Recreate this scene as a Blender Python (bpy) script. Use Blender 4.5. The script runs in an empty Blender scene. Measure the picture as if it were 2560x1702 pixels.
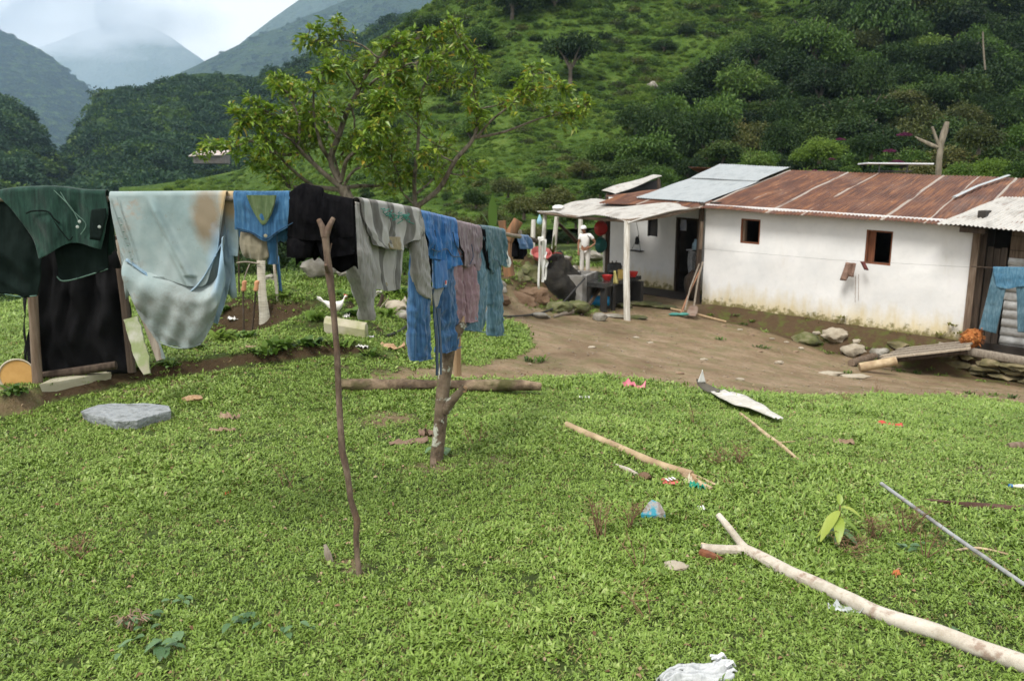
import bpy, bmesh, math, random
import numpy as np
from mathutils import Vector, Matrix, noise, Euler
R = random.Random(11)
NR = np.random.RandomState(5)
S = bpy.context.scene; COL = S.collection
F = 1950.0; PITCH = math.atan((851-480)/F); SP = math.sin(PITCH); CP = math.cos(PITCH); CZ = 1.7

def ray(u, v):
    xu = (u-1280)/F; w = (v-851)/F; k = CP-w*SP
    return xu/k, -(SP+w*CP)/k
def P(u, v, Y):
    a, b = ray(u, v)
    return Vector((a*Y, Y, CZ+b*Y))
def proj(x, y, z):
    """world -> photo coordinates, numpy arrays"""
    d = y*CP-(z-CZ)*SP
    return 1280+F*x/d, 851-F*(y*SP+(z-CZ)*CP)/d

# ---------------------------------------------------------------- numpy noise
def _h(ix, iy, s):
    n = (ix*374761393+iy*668265263+s*974634777) & 0x7fffffff
    n = ((n ^ (n >> 13))*1274126177) & 0x7fffffff
    return ((n ^ (n >> 16)) & 0xffff)/65535.0
def vnoise(x, y, s=0):
    x = np.asarray(x, float); y = np.asarray(y, float)
    ix = np.floor(x).astype(np.int64); iy = np.floor(y).astype(np.int64)
    fx = x-ix; fy = y-iy; fx = fx*fx*(3-2*fx); fy = fy*fy*(3-2*fy)
    a = _h(ix, iy, s); b = _h(ix+1, iy, s); c = _h(ix, iy+1, s); d = _h(ix+1, iy+1, s)
    return (a+(b-a)*fx)*(1-fy)+(c+(d-c)*fx)*fy
def fbm(x, y, s=0, o=4):
    t = 0; a = .5
    for i in range(o):
        t = t+a*(vnoise(np.asarray(x)*2**i, np.asarray(y)*2**i, s+i*17)-.5); a *= .5
    return t
def sst(a, b, x):
    t = np.clip((np.asarray(x, float)-a)/(b-a), 0, 1); return t*t*(3-2*t)

# ---------------------------------------------------------------- mesh builder
class MB:
    def __init__(s): s.v = []; s.f = []; s.uv = None; s.c = []
    def add(s, vs, fs):
        b = len(s.v); s.v += [tuple(p) for p in vs]; s.f += [tuple(b+i for i in q) for q in fs]
    def box(s, c, size, rz=0, rx=0, ry=0, M=None):
        M = M or Euler((rx, ry, rz)).to_matrix(); c = Vector(c); h = [q/2 for q in size]
        bv = min(h)*.12
        bm = bmesh.new(); bmesh.ops.create_cube(bm, size=1)
        for q in bm.verts: q.co = Vector((q.co.x*size[0], q.co.y*size[1], q.co.z*size[2]))
        if bv > .0008: bmesh.ops.bevel(bm, geom=bm.edges[:], offset=bv, segments=1, affect='EDGES')
        bm.verts.index_update()
        s.add([c+M@q.co for q in bm.verts], [[w.index for w in fc.verts] for fc in bm.faces]); bm.free()
    def tube(s, pts, rad, n=8, cap=True, rough=0, seed=0, flat=1.0):
        pts = [Vector(p) for p in pts]; N = len(pts)
        if not hasattr(rad, '__len__'): rad = [rad]*N
        if len(rad) != N: rad = list(np.interp(np.linspace(0, 1, N), np.linspace(0, 1, len(rad)), rad))
        up = None; vs = []
        for i, p in enumerate(pts):
            d = (pts[min(i+1, N-1)]-pts[max(i-1, 0)])
            d = d.normalized() if d.length > 1e-9 else Vector((0, 0, 1))
            if up is None: up = Vector((0, 0, 1)) if abs(d.z) < .9 else Vector((0, 1, 0))
            x = d.cross(up)
            x = x.normalized() if x.length > 1e-6 else Vector((1, 0, 0))
            up = x.cross(d).normalized()
            for k in range(n):
                a = 2*math.pi*k/n; r = rad[i]
                if rough: r *= 1+rough*noise.noise(Vector((p.x*9+math.cos(a)*1.7, p.y*9+math.sin(a)*1.7, p.z*9+seed)))
                vs.append(p+x*(math.cos(a)*r)+up*(math.sin(a)*r*flat))
        fs = [(i*n+k, i*n+(k+1) % n, (i+1)*n+(k+1) % n, (i+1)*n+k) for i in range(N-1) for k in range(n)]
        if cap: fs += [tuple(range(n))[::-1], tuple(range((N-1)*n, N*n))]
        s.add(vs, fs)
    def grid(s, rows):
        m = len(rows[0]); n = len(rows)
        s.add([p for r in rows for p in r], [(i*m+j, i*m+j+1, (i+1)*m+j+1, (i+1)*m+j) for i in range(n-1) for j in range(m-1)])
    def rings(s, rings, cap=True):
        n = len(rings[0]); N = len(rings)
        fs = [(i*n+k, i*n+(k+1) % n, (i+1)*n+(k+1) % n, (i+1)*n+k) for i in range(N-1) for k in range(n)]
        if cap: fs += [tuple(range(n))[::-1], tuple(range((N-1)*n, N*n))]
        s.add([p for r in rings for p in r], fs)
    def lathe(s, c, prof, n=20, M=None):
        c = Vector(c); M = M or Matrix.Identity(3)
        s.rings([[c+M@Vector((math.cos(2*math.pi*k/n)*r, math.sin(2*math.pi*k/n)*r, z)) for k in range(n)] for r, z in prof])
    def rock(s, c, size, seed=0, sub=3, amp=.35, flatbase=True, rz=0):
        bm = bmesh.new(); bmesh.ops.create_icosphere(bm, subdivisions=sub, radius=1)
        M = Euler((0, 0, rz)).to_matrix(); c = Vector(c); vs = []
        for q in bm.verts:
            p = q.co.copy(); o = Vector((seed*3.1, seed*1.7, 0))
            cell = noise.voronoi(p*1.3+o)[0][0]
            d = 1+amp*noise.noise(p*1.1+o)+amp*.5*noise.noise(p*2.7+o)+.16*amp*noise.noise(p*7+o)-amp*.5*(cell-.4)
            p = p*d
            p = Vector((p.x*size[0]/2, p.y*size[1]/2, p.z*size[2]/2)); vs.append(c+M@p)
        bm.verts.index_update(); s.add(vs, [[w.index for w in fc.verts] for fc in bm.faces]); bm.free()

def prop(o, label=None, cat=None, group=None, kind=None):
    if label: o['label'] = label
    if cat and not kind: kind = 'thing'
    if cat: o['category'] = cat
    if group: o['group'] = group
    if kind: o['kind'] = kind
    return o
def thing(name, label, cat, loc, group=None):
    o = bpy.data.objects.new(name, None); COL.objects.link(o); o.location = loc; o.empty_display_size = .1
    return prop(o, label, cat, group)
def wloc(o):
    v = Vector((0, 0, 0))
    while o is not None: v = v+Vector(o.location); o = o.parent
    return v
def obj(name, mb, mat, parent=None, smooth=True, label=None, cat=None, group=None, kind=None, center=True, solid=0, sub=0, attr=None, uv=None):
    if isinstance(mb, MB):
        me = bpy.data.meshes.new(name); me.from_pydata(mb.v, [], mb.f); me.validate()
        if mb.c and len(mb.c) == len(me.polygons):
            at = me.attributes.new('c', 'FLOAT', 'FACE'); at.data.foreach_set('value', mb.c)
    else: me = mb
    if smooth: me.polygons.foreach_set('use_smooth', [True]*len(me.polygons))
    if smooth and smooth != 'all':
        try: me.set_sharp_from_angle(angle=math.radians(42))
        except Exception: pass
    for m_ in (mat if isinstance(mat, (list, tuple)) else [mat]): me.materials.append(m_)
    o = bpy.data.objects.new(name, me); COL.objects.link(o)
    if parent is not None:
        o.parent = parent; o.location = -wloc(parent)
    elif center and len(me.vertices):
        a = np.empty(len(me.vertices)*3, 'f'); me.vertices.foreach_get('co', a); a = a.reshape(-1, 3)
        c = (a.min(0)+a.max(0))/2; c[2] = a[:, 2].min()
        a -= c; me.vertices.foreach_set('co', a.ravel()); o.location = [float(q) for q in c]; me.update()
    if solid:
        md = o.modifiers.new('thick', 'SOLIDIFY'); md.thickness = solid; md.offset = 0
    if sub:
        md = o.modifiers.new('sub', 'SUBSURF'); md.levels = sub; md.render_levels = sub
    return prop(o, label, cat, group, kind)
def clone(o, name=None):
    c = o.copy(); COL.objects.link(c)
    for ch in list(o.children):
        d = ch.copy(); COL.objects.link(d); d.parent = c
        for g in ch.children:
            e = g.copy(); COL.objects.link(e); e.parent = d
    return c
def cat_interp(pts, n):
    """Catmull-Rom through tuples"""
    pts = [np.array(p, float) for p in pts]; N = len(pts); out = []
    if N == 1: return [pts[0]]*n
    for i in range(n):
        t = i/(n-1)*(N-1); k = min(int(t), N-2); f = t-k
        p0 = pts[max(k-1, 0)]; p1 = pts[k]; p2 = pts[k+1]; p3 = pts[min(k+2, N-1)]
        out.append(.5*((2*p1)+(-p0+p2)*f+(2*p0-5*p1+4*p2-p3)*f*f+(-p0+3*p1-3*p2+p3)*f**3))
    return out

# ---------------------------------------------------------------- materials
class NT:
    def __init__(s, name):
        s.m = bpy.data.materials.new(name); s.m.use_nodes = True; s.t = s.m.node_tree; s.t.nodes.clear()
        s.out = s.n('ShaderNodeOutputMaterial')
    def n(s, typ, **k):
        q = s.t.nodes.new(typ)
        for a, b in k.items(): setattr(q, a, b)
        return q
    def l(s, a, b): s.t.links.new(a, b)
    def val(s, sock, v):
        if isinstance(v, (int, float)): sock.default_value = v
        elif isinstance(v, tuple): sock.default_value = (*v, 1) if len(v) == 3 and sock.type == 'RGBA' else v
        else: s.l(v, sock)
    def math(s, op, a, b=0, c=None, clamp=False):
        q = s.n('ShaderNodeMath', operation=op, use_clamp=clamp); s.val(q.inputs[0], a); s.val(q.inputs[1], b)
        if c is not None: s.val(q.inputs[2], c)
        return q.outputs[0]
    def mix(s, f, a, b, blend='MIX'):
        q = s.n('ShaderNodeMix', data_type='RGBA', blend_type=blend); s.val(q.inputs[0], f); s.val(q.inputs[6], a); s.val(q.inputs[7], b); return q.outputs[2]
    def ramp(s, f, stops, interp='LINEAR'):
        q = s.n('ShaderNodeValToRGB'); q.color_ramp.interpolation = interp; e = q.color_ramp.elements
        while len(e) < len(stops): e.new(.5)
        for i, (p, c) in enumerate(stops):
            e[i].position = p; e[i].color = (*c, 1) if isinstance(c, tuple) else (c, c, c, 1)
        s.val(q.inputs[0], f); return q.outputs[0]
    def coord(s, kind='Object', scale=(1, 1, 1), rot=(0, 0, 0)):
        q = s.n('ShaderNodeTexCoord'); mp = s.n('ShaderNodeMapping'); s.l(q.outputs[kind], mp.inputs[0])
        mp.inputs['Scale'].default_value = scale; mp.inputs['Rotation'].default_value = rot; return mp.outputs[0]
    def pos(s, scale=(1, 1, 1)):
        q = s.n('ShaderNodeNewGeometry'); mp = s.n('ShaderNodeMapping'); s.l(q.outputs['Position'], mp.inputs[0]); mp.inputs['Scale'].default_value = scale; return mp.outputs[0]
    def noise(s, vec, scale, detail=4, rough=.55, dist=0):
        q = s.n('ShaderNodeTexNoise'); s.l(vec, q.inputs['Vector']); q.inputs['Scale'].default_value = scale; q.inputs['Detail'].default_value = detail
        q.inputs['Roughness'].default_value = rough; q.inputs['Distortion'].default_value = dist; return q.outputs[0]
    def vor(s, vec, scale, out='Distance', feature='F1'):
        q = s.n('ShaderNodeTexVoronoi', feature=feature); s.l(vec, q.inputs['Vector']); q.inputs['Scale'].default_value = scale; return q.outputs[out]
    def attr(s, name, out='Fac'):
        q = s.n('ShaderNodeAttribute', attribute_name=name); return q.outputs[out]
    def rnd(s): return s.n('ShaderNodeObjectInfo').outputs['Random']
    def bump(s, h, strength=.4, dist=.01):
        q = s.n('ShaderNodeBump'); s.val(q.inputs['Height'], h); q.inputs['Strength'].default_value = strength; q.inputs['Distance'].default_value = dist; return q.outputs[0]
    def done(s, col, rough=.8, bump=None, spec=.3, metal=0, **k):
        b = s.n('ShaderNodeBsdfPrincipled'); s.val(b.inputs['Base Color'], col); s.val(b.inputs['Roughness'], rough); s.val(b.inputs['Metallic'], metal)
        b.inputs['Specular IOR Level'].default_value = spec
        if bump is not None: s.l(bump, b.inputs['Normal'])
        for a, v in k.items(): s.val(b.inputs[a.replace('_', ' ')], v)
        s.l(b.outputs[0], s.out.inputs[0]); s.bsdf = b
        return s.m

def plain(name, a, b=None, scale=6, rough=.75, stretch=(1, 1, 1), bump=.3, bscale=40, bdist=.004, spec=.3, detail=5, lo=.35, hi=.65, coord='Object', c=None, metal=0):
    """two or three tone noise material"""
    t = NT(name); b = b or tuple(x*.75 for x in a)
    vec = t.coord(coord, stretch); f = t.noise(vec, scale, detail)
    stops = [(lo, a), (hi, b)] if c is None else [(lo, a), ((lo+hi)/2, b), (hi, c)]
    col = t.ramp(f, stops)
    h = t.noise(vec, bscale, 4)
    return t.done(col, rough, t.bump(h, bump, bdist), spec, metal)

def foliage(name, cols, trans=.28, rough=.5, spec=.25, w=.55, big=0.0):
    t = NT(name)
    f = t.math('ADD', t.math('MULTIPLY', t.attr('c'), w), t.math('MULTIPLY', t.rnd(), 1-w))
    if big:
        nz = t.noise(t.pos((1, 1, 1)), big, 3)
        f = t.math('ADD', t.math('MULTIPLY', f, .6), t.math('MULTIPLY', nz, .5), clamp=True)
    n = len(cols); col = t.ramp(f, [(i/(n-1)*.9+.05, c) for i, c in enumerate(cols)])
    b = t.n('ShaderNodeBsdfPrincipled'); t.l(col, b.inputs['Base Color']); b.inputs['Roughness'].default_value = rough; b.inputs['Specular IOR Level'].default_value = spec
    tr = t.n('ShaderNodeBsdfTranslucent'); t.l(col, tr.inputs[0])
    mx = t.n('ShaderNodeMixShader'); mx.inputs[0].default_value = trans; t.l(b.outputs[0], mx.inputs[1]); t.l(tr.outputs[0], mx.inputs[2]); t.l(mx.outputs[0], t.out.inputs[0])
    return t.m

# ---------------------------------------------------------------- camera, world, sun
cam = bpy.data.cameras.new('camera'); co = bpy.data.objects.new('camera', cam); COL.objects.link(co); S.camera = co
cam.sensor_width = 36; cam.lens = F/2560*36; cam.clip_end = 15000; cam.clip_start = .05
co.location = (0, 0, CZ); co.rotation_euler = (math.pi/2-PITCH, 0, 0)
cam.dof.use_dof = True; cam.dof.focus_distance = 4.4; cam.dof.aperture_fstop = 4.0
S.view_settings.view_transform = 'Standard'; S.view_settings.look = 'None'; S.view_settings.exposure = EXPO = 0.5; S.view_settings.gamma = 1
SUN_EL = math.radians(58); SUN_AZ = math.radians(214)      # azimuth from +Y, clockwise: behind the left shoulder
sd = Vector((math.sin(SUN_AZ)*math.cos(SUN_EL), math.cos(SUN_AZ)*math.cos(SUN_EL), math.sin(SUN_EL)))
sun = bpy.data.lights.new('sun', 'SUN'); sun.energy = 2.8; sun.angle = math.radians(20); sun.color = (1, .96, .9)
so = bpy.data.objects.new('sun', sun); COL.objects.link(so); so.rotation_euler = sd.to_track_quat('Z', 'Y').to_euler()
W = bpy.data.worlds.new('World'); S.world = W; W.use_nodes = True
wt = W.node_tree; wt.nodes.clear()
def wn(typ, **k):
    q = wt.nodes.new(typ)
    for a, b in k.items(): setattr(q, a, b)
    return q
wo = wn('ShaderNodeOutputWorld'); bg = wn('ShaderNodeBackground'); wt.links.new(bg.outputs[0], wo.inputs[0]); bg.inputs[1].default_value = .12
sky = wn('ShaderNodeTexSky', sky_type='NISHITA'); sky.sun_disc = False; sky.sun_elevation = SUN_EL; sky.sun_rotation = SUN_AZ
tc = wn('ShaderNodeTexCoord'); mp = wn('ShaderNodeMapping'); wt.links.new(tc.outputs['Generated'], mp.inputs[0]); mp.inputs['Scale'].default_value = (1, 1, 2.2); mp.inputs['Location'].default_value = (.35, .1, 0)
nz = wn('ShaderNodeTexNoise'); wt.links.new(mp.outputs[0], nz.inputs['Vector']); nz.inputs['Scale'].default_value = 2.6; nz.inputs['Detail'].default_value = 6
rp = wn('ShaderNodeValToRGB'); wt.links.new(nz.outputs[0], rp.inputs[0])
e = rp.color_ramp.elements; e[0].position = .36; e[0].color = (6.9, 6.85, 6.8, 1); e[1].position = .5; e[1].color = (8.6, 8.3, 7.9, 1)
mx = wn('ShaderNodeMix', data_type='RGBA'); mx.inputs[0].default_value = .93; wt.links.new(sky.outputs[0], mx.inputs[6]); wt.links.new(rp.outputs[0], mx.inputs[7]); wt.links.new(mx.outputs[2], bg.inputs[0])
S.cycles.use_denoising = True
S.cycles.max_bounces = 6; S.cycles.diffuse_bounces = 3; S.cycles.transmission_bounces = 4; S.cycles.volume_bounces = 2; S.cycles.transparent_max_bounces = 8
S.cycles.caustics_reflective = False; S.cycles.caustics_refractive = False
S.cycles.use_adaptive_sampling = True; S.cycles.adaptive_threshold = .015
# ================================================================ GROUND
CTRL = [(0,1702,2.49),(640,1702,2.49),(1280,1702,2.49),(1920,1702,2.49),(2560,1702,2.49),(300,1445,3.24),(900,1445,3.24),(1700,1445,3.24),(2500,1445,3.24),
 (100,1165,4.66),(700,1165,4.68),(1200,1165,4.7),(1800,1165,4.7),(2500,1165,5.1),(200,1050,5.7),(700,1050,5.72),(1300,1050,5.8),(1750,1050,6.1),(2100,1100,5.5),(2500,1080,6.6),
 (300,930,7.0),(90,960,6.6),(60,880,8.2),(30,783,12),(550,840,8.7),(600,760,11),(650,690,14),(850,800,9.5),(900,900,7.35),(1100,980,6.6),(1000,840,9.4),(1000,760,12.2),
 (1300,930,8.0),(1200,840,10.2),(1250,790,13.5),(1150,720,15),(1350,800,15),(1568,800,16.2),(1700,860,13.4),(1700,920,9.9),(1700,975,7.8),(1420,800,15.3),
 (2100,930,13.5),(2100,962,11.0),(2100,1000,8.3),(2500,985,11.9),(2500,1000,10.4),(2500,1035,8.1),(1900,832,16.3),(1800,802,17.3),(2050,882,15.5),(2150,910,14.6),(1468,672,30),(1450,640,34),(2300,938,14.3),(2450,954,14.0),(2560,968,13.6)]
_c = np.array([list(P(*q)) for q in CTRL]+[[-9,2,0],[9,2,0],[-6,-6,0],[6,-6,.05],[0,-6,0],[-20,12,-.4],[22,12,-2.2],[-12,8,0],[14,8,-1.0],[20,24,-2],[-12,20,-.9],[-2,20,-.5]])
def _k(r2): return r2*np.log(r2+1e-9)
_n = len(_c); _A = np.zeros((_n+3, _n+3)); _A[:_n,:_n] = _k(((_c[:,None,:2]-_c[None,:,:2])**2).sum(-1))+np.eye(_n)*.08
_A[:_n,_n:] = np.c_[np.ones(_n), _c[:,:2]]; _A[_n:,:_n] = _A[:_n,_n:].T
_w = np.linalg.solve(_A, np.r_[_c[:,2], 0, 0, 0])
def H0(x, y):
    x = np.asarray(x, float); y = np.asarray(y, float)
    yy = np.minimum(y, 24+(y-24)*.15*(y > 24)); xx = np.clip(x, -14, 20)
    z = _w[_n]+_w[_n+1]*xx+_w[_n+2]*yy
    for i in range(_n): z = z+_w[i]*_k((xx-_c[i,0])**2+(yy-_c[i,1])**2)
    # far field: pasture behind the house, falling ground behind the knoll at the left
    far = -1.15+.025*(y-30)+.25*fbm(x*.2, y*.2, 3)
    s = sst(-6, 1, x)
    far = far*s+(1-s)*(-1.6+.02*(y-24))
    b = sst(17, 26, y)*s+(1-s)*sst(13.5, 19, y)
    return z*(1-b)+far*b
# house frame: corner, wall direction (to the right, nearing), direction into the house
HC = Vector((4.54, 18.5, -.88)); HD = Vector((.782, -.623, 0)); HN = Vector((.623, .782, 0)); TILT = -.05
def hp(t, b, z): return HC+HD*t+HN*b+Vector((0, 0, z+TILT*t))
def tb(x, y):
    dx = np.asarray(x)-HC.x; dy = np.asarray(y)-HC.y
    return dx*HD.x+dy*HD.y, dx*HN.x+dy*HN.y
def hpx(u, v, b=0.0):
    """photo point on the vertical plane b -> (t, z)"""
    a, k = ray(u, v); q = HC+HN*b
    Y = (q.x*HN.x+q.y*HN.y)/(a*HN.x+HN.y); p = Vector((a*Y, Y, CZ+k*Y))
    t = (p-HC).dot(HD); return t, p.z-HC.z-TILT*t
def zpt(u, v, z=0.0):
    a, b = ray(u, v); Y = (z-CZ)/b; return a*Y, Y
_bk = sorted([zpt(*q) for q in ((-300,1075),(0,1050),(120,1018),(300,985),(430,968),(560,952),(700,940),(860,922))])
_bx = np.array([q[0] for q in _bk]); _by = np.array([q[1] for q in _bk])
BUMPS = []
def bump_at(u, v, z, rx, ry, h, rot=0, pw=6):
    x, y = zpt(u, v, z); BUMPS.append((x, y, rx, ry, h, rot, pw))
bump_at(735, 815, .15, .8, .55, .3, -.1, 10)     # grassy hump with an earth face
bump_at(745, 778, .15, .6, .3, -.3, 0, 6); bump_at(840, 850, .12, .45, .3, .16, .2, 6); bump_at(1000, 770, .0, .8, .5, .22, .1, 5); bump_at(930, 715, .1, .8, .6, .2, 0, 5)
bump_at(570, 850, .1, .5, .3, -.2, .2, 6)
bump_at(480, 800, .15, .6, .5, .1, .2, 4)
BUMPS += [(.45, 17.6, .62, .8, .8, 0, 5), (-.25, 16.8, .6, .8, .5, 0, 4), (-1.0, 16.4, .7, .8, .25, 0, 4)]
BUMPS += [(-5.4, 11.2, .9, .9, .1, 0, 3)]
def H(x, y):
    x = np.asarray(x, float); y = np.asarray(y, float)
    z = H0(x, y)
    yb = np.interp(x, _bx, _by)+.07*fbm(x*3, y*0, 21)*2
    z = z+.13*sst(0, .16, y-yb)*(1-sst(-1.6, -.9, x))*(1-sst(3, 6, y-yb))
    for (cx, cy, rx, ry, h, ro, pw) in BUMPS:
        dx = x-cx; dy = y-cy; c, s = math.cos(ro), math.sin(ro)
        r = np.sqrt(((dx*c+dy*s)/rx)**2+((-dx*s+dy*c)/ry)**2)*(1+.5*fbm(x*1.6, y*1.6, 9))
        z = z+h/(1+r**pw)
    t, b = tb(x, y)
    hz = HC.z+TILT*t-.02-.05*fbm(x*4, y*4, 2)
    inside = sst(-.75, -.12, b+.35*fbm(x*1.8, y*1.8, 4))*sst(-.4, .2, t)*(1-sst(5.4, 5.9, t))*(1-sst(9, 11, b))
    gal = sst(-2.4, -1.2, b+.3*fbm(x*1.5, y*1.5, 8))*sst(-3.6, -2.6, t)*(1-sst(.2, .5, t))*(1-sst(9, 11, b))*.85
    k = np.maximum(inside, gal)
    z = z*(1-k)+np.minimum(hz, hz)*k
    z = z+.05*fbm(x*.9, y*.9, 1)*sst(2, 5, y)+.028*fbm(x*4.3, y*4.3, 6)
    return z
def h1(x, y): return float(H(np.array([x]), np.array([y]))[0])
_ys = np.geomspace(1.4, 62, 1400)
def G(u, v):
    """photo point -> where that ray meets the ground"""
    a, b = ray(u, v); zz = CZ+b*_ys; g = H(a*_ys, _ys); i = int(np.argmax(zz < g))
    if zz[i] >= g[i]: i = len(_ys)-1
    Y = _ys[i]
    if i > 0:
        d0 = zz[i-1]-g[i-1]; d1 = zz[i]-g[i]; Y = _ys[i-1]+(_ys[i]-_ys[i-1])*d0/max(d0-d1, 1e-9)
    return Vector((a*Y, Y, h1(a*Y, Y)))
def inpoly(u, v, poly):
    u = np.asarray(u); v = np.asarray(v); r = np.zeros(u.shape, bool); n = len(poly)
    for i in range(n):
        x1, y1 = poly[i]; x2, y2 = poly[(i+1) % n]
        c = ((y1 > v) != (y2 > v)); r ^= c & (u < (x2-x1)*(v-y1)/((y2-y1) if y2 != y1 else 1e-9)+x1)
    return r
YARD = [(2900,1040),(2560,1012),(2350,995),(2171,993),(1954,993),(1737,977),(1620,955),(1520,945),(1357,946),(1250,950),(1050,952),(910,948),(925,930),(1060,922),(1180,915),(1330,870),(1318,830),(1285,805),(1190,795),(1130,770),(1180,700),(1300,640),(1440,660),(1600,690),(1760,690),(2300,760),(2900,800)]
def dirt_mask(x, y):
    """1 where the yard is bare earth; a fixed place on the ground"""
    z = H0(x, y); u, v = proj(x, y, z)
    wv = 26*fbm(x*2.2, y*2.2, 31)+10*fbm(x*9, y*9, 33)
    ok = (y > 2)
    m = np.zeros(x.shape)
    for dv, wgt in ((-7, .25), (-2, .25), (3, .25), (8, .25)):
        m += wgt*inpoly(u+wv*1.3, v+wv*.8+dv, YARD)
    m = m*ok
    yb = np.interp(x, _bx, _by)
    path = sst(-.55, -.3, y-yb+.5*fbm(x*2, y*2, 41))*(1-sst(-.1, .06, y-yb))*(1-sst(-1.6, -1.0, x))
    m = np.maximum(m, path*.6*sst(.53, .62, .5+fbm(x*2.2, y*2.2, 44)))
    m = np.maximum(m, .0*sst(.23, .3, fbm(x*1.9, y*1.9, 71)+.35*fbm(x*8, y*8, 72))*ok*(y < 9))
    m = m*(1-.9*(1-sst(.7, 1.3, np.hypot((x-.25)/1.5, (y-17.1)/1.35)+.5*fbm(x*2, y*2, 61))))
    t_, b_ = tb(x, y); m = m*(1-.95*sst(-1.05, -.8, b_+.3*fbm(x*3, y*3, 64))*(1-sst(.2, .4, b_))*sst(-.1, .4, t_)*(1-sst(9, 9.5, t_)))
    for (pu, pv, ru, rv, s) in ((960,1050,85,22,.8),(1235,1150,60,18,.5),(2060,1105,70,12,.5),(1830,1205,60,22,.35),(2210,1150,60,16,.5),(2480,1170,80,16,.6),(2000,1010,70,12,.6),(880,1415,40,26,.6),(1090,1170,80,20,.5),(2470,1380,70,24,.6),(2120,1345,90,30,.5),(30,1020,90,26,.7)):
        r = ((u-pu)/ru)**2+((v-pv)/rv)**2
        m = np.maximum(m, s*(1-sst(.3, 1.2, r+1.2*fbm(x*5, y*5, 47)))*ok)
    return np.clip(m, 0, 1)
def axis(segs):
    out = []
    for a, b, st in segs: out += list(np.arange(a, b-1e-9, st))
    return np.array(out+[segs[-1][1]])
gx = axis([(-70,-20,4),(-20,-9,.7),(-9,-5,.2),(-5,6,.06),(6,11,.11),(11,24,.6),(24,90,4)])
gy = axis([(-14,1,.8),(1,2.2,.12),(2.2,8,.05),(8,14,.08),(14,22,.13),(22,36,.5),(36,72,2)])
GX, GY = np.meshgrid(gx, gy); GZ = H(GX.ravel(), GY.ravel()); DM = dirt_mask(GX.ravel(), GY.ravel())
gm = bpy.data.meshes.new('ground'); nx, ny = len(gx), len(gy)
ii, jj = np.meshgrid(np.arange(nx-1), np.arange(ny-1)); q = (jj*nx+ii).ravel()
_t, _b = tb(GX.ravel(), GY.ravel()); SOILM = np.maximum(sst(-1.15, -.85, _b+.3*fbm(GX.ravel()*3, GY.ravel()*3, 64))*(1-sst(.2, .4, _b))*sst(-.3, .3, _t)*(1-sst(9, 9.5, _t)), 1-sst(.8, 1.25, np.hypot((GX.ravel()-.25)/1.5, (GY.ravel()-17.1)/1.3)+.5*fbm(GX.ravel()*2, GY.ravel()*2, 61)))
gm.from_pydata(np.c_[GX.ravel(), GY.ravel(), GZ].tolist(), [], np.c_[q, q+1, q+nx+1, q+nx].tolist())
at = gm.attributes.new('dirt', 'FLOAT', 'POINT'); at.data.foreach_set('value', DM.astype('f'))
at = gm.attributes.new('soil', 'FLOAT', 'POINT'); at.data.foreach_set('value', SOILM.astype('f'))
t = NT('earth_and_turf'); vec = t.coord('Object')
n1 = t.noise(vec, 1.3, 5); n2 = t.noise(vec, 14, 6, .65); n3 = t.noise(vec, 70, 3)
dirt = t.ramp(n1, [(.3, (.15, .102, .06)), (.5, (.22, .158, .098)), (.7, (.28, .21, .138))])
dirt = t.mix(t.math('MULTIPLY', t.ramp(n2, [(.5, 0.0), (.66, 1.0)]), .5), dirt, (.085, .052, .03))
dirt = t.mix(t.math('MULTIPLY', t.ramp(t.noise(vec, 2.4, 6, .7), [(.48, 0.0), (.62, 1.0)]), .55), dirt, (.115, .12, .045))
dirt = t.mix(t.math('MULTIPLY', t.ramp(t.noise(vec, 5, 6, .75), [(.56, 0.0), (.64, 1.0)]), .6), dirt, (.1, .064, .038))
dirt = t.mix(t.ramp(n3, [(.66, 0.0), (.72, .7)]), dirt, (.3, .25, .18))
soil = t.mix(n2, (.028, .018, .01), (.07, .048, .025))
turf = t.ramp(t.math('ADD', t.math('MULTIPLY', n2, .6), t.math('MULTIPLY', n1, .4)), [(.35, (.02, .028, .008)), (.5, (.04, .06, .014)), (.62, (.08, .11, .03))])
gn = t.n('ShaderNodeNewGeometry'); sx = t.n('ShaderNodeSeparateXYZ'); t.l(gn.outputs['Normal'], sx.inputs[0])
steep = t.ramp(t.math('ADD', sx.outputs[2], t.math('MULTIPLY', t.math('SUBTRACT', n2, .5), .25)), [(.74, 1.0), (.87, 0.0)])
turf = t.mix(steep, turf, soil)
banksoil = t.mix(t.ramp(t.noise(vec, 3.5, 6, .7), [(.5, 0.0), (.62, .85)]), t.mix(n2, (.04, .024, .013), (.1, .065, .036)), (.07, .085, .018))
turf = t.mix(t.attr('soil'), turf, banksoil)
col = t.mix(t.attr('dirt'), turf, dirt)
hgt = t.math('ADD', n2, t.math('MULTIPLY', n3, .4))
M_ground = t.done(col, .92, t.bump(hgt, .8, .03), .15)
ground = obj('ground', gm, M_ground, center=False, kind='structure', smooth='all')

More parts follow.
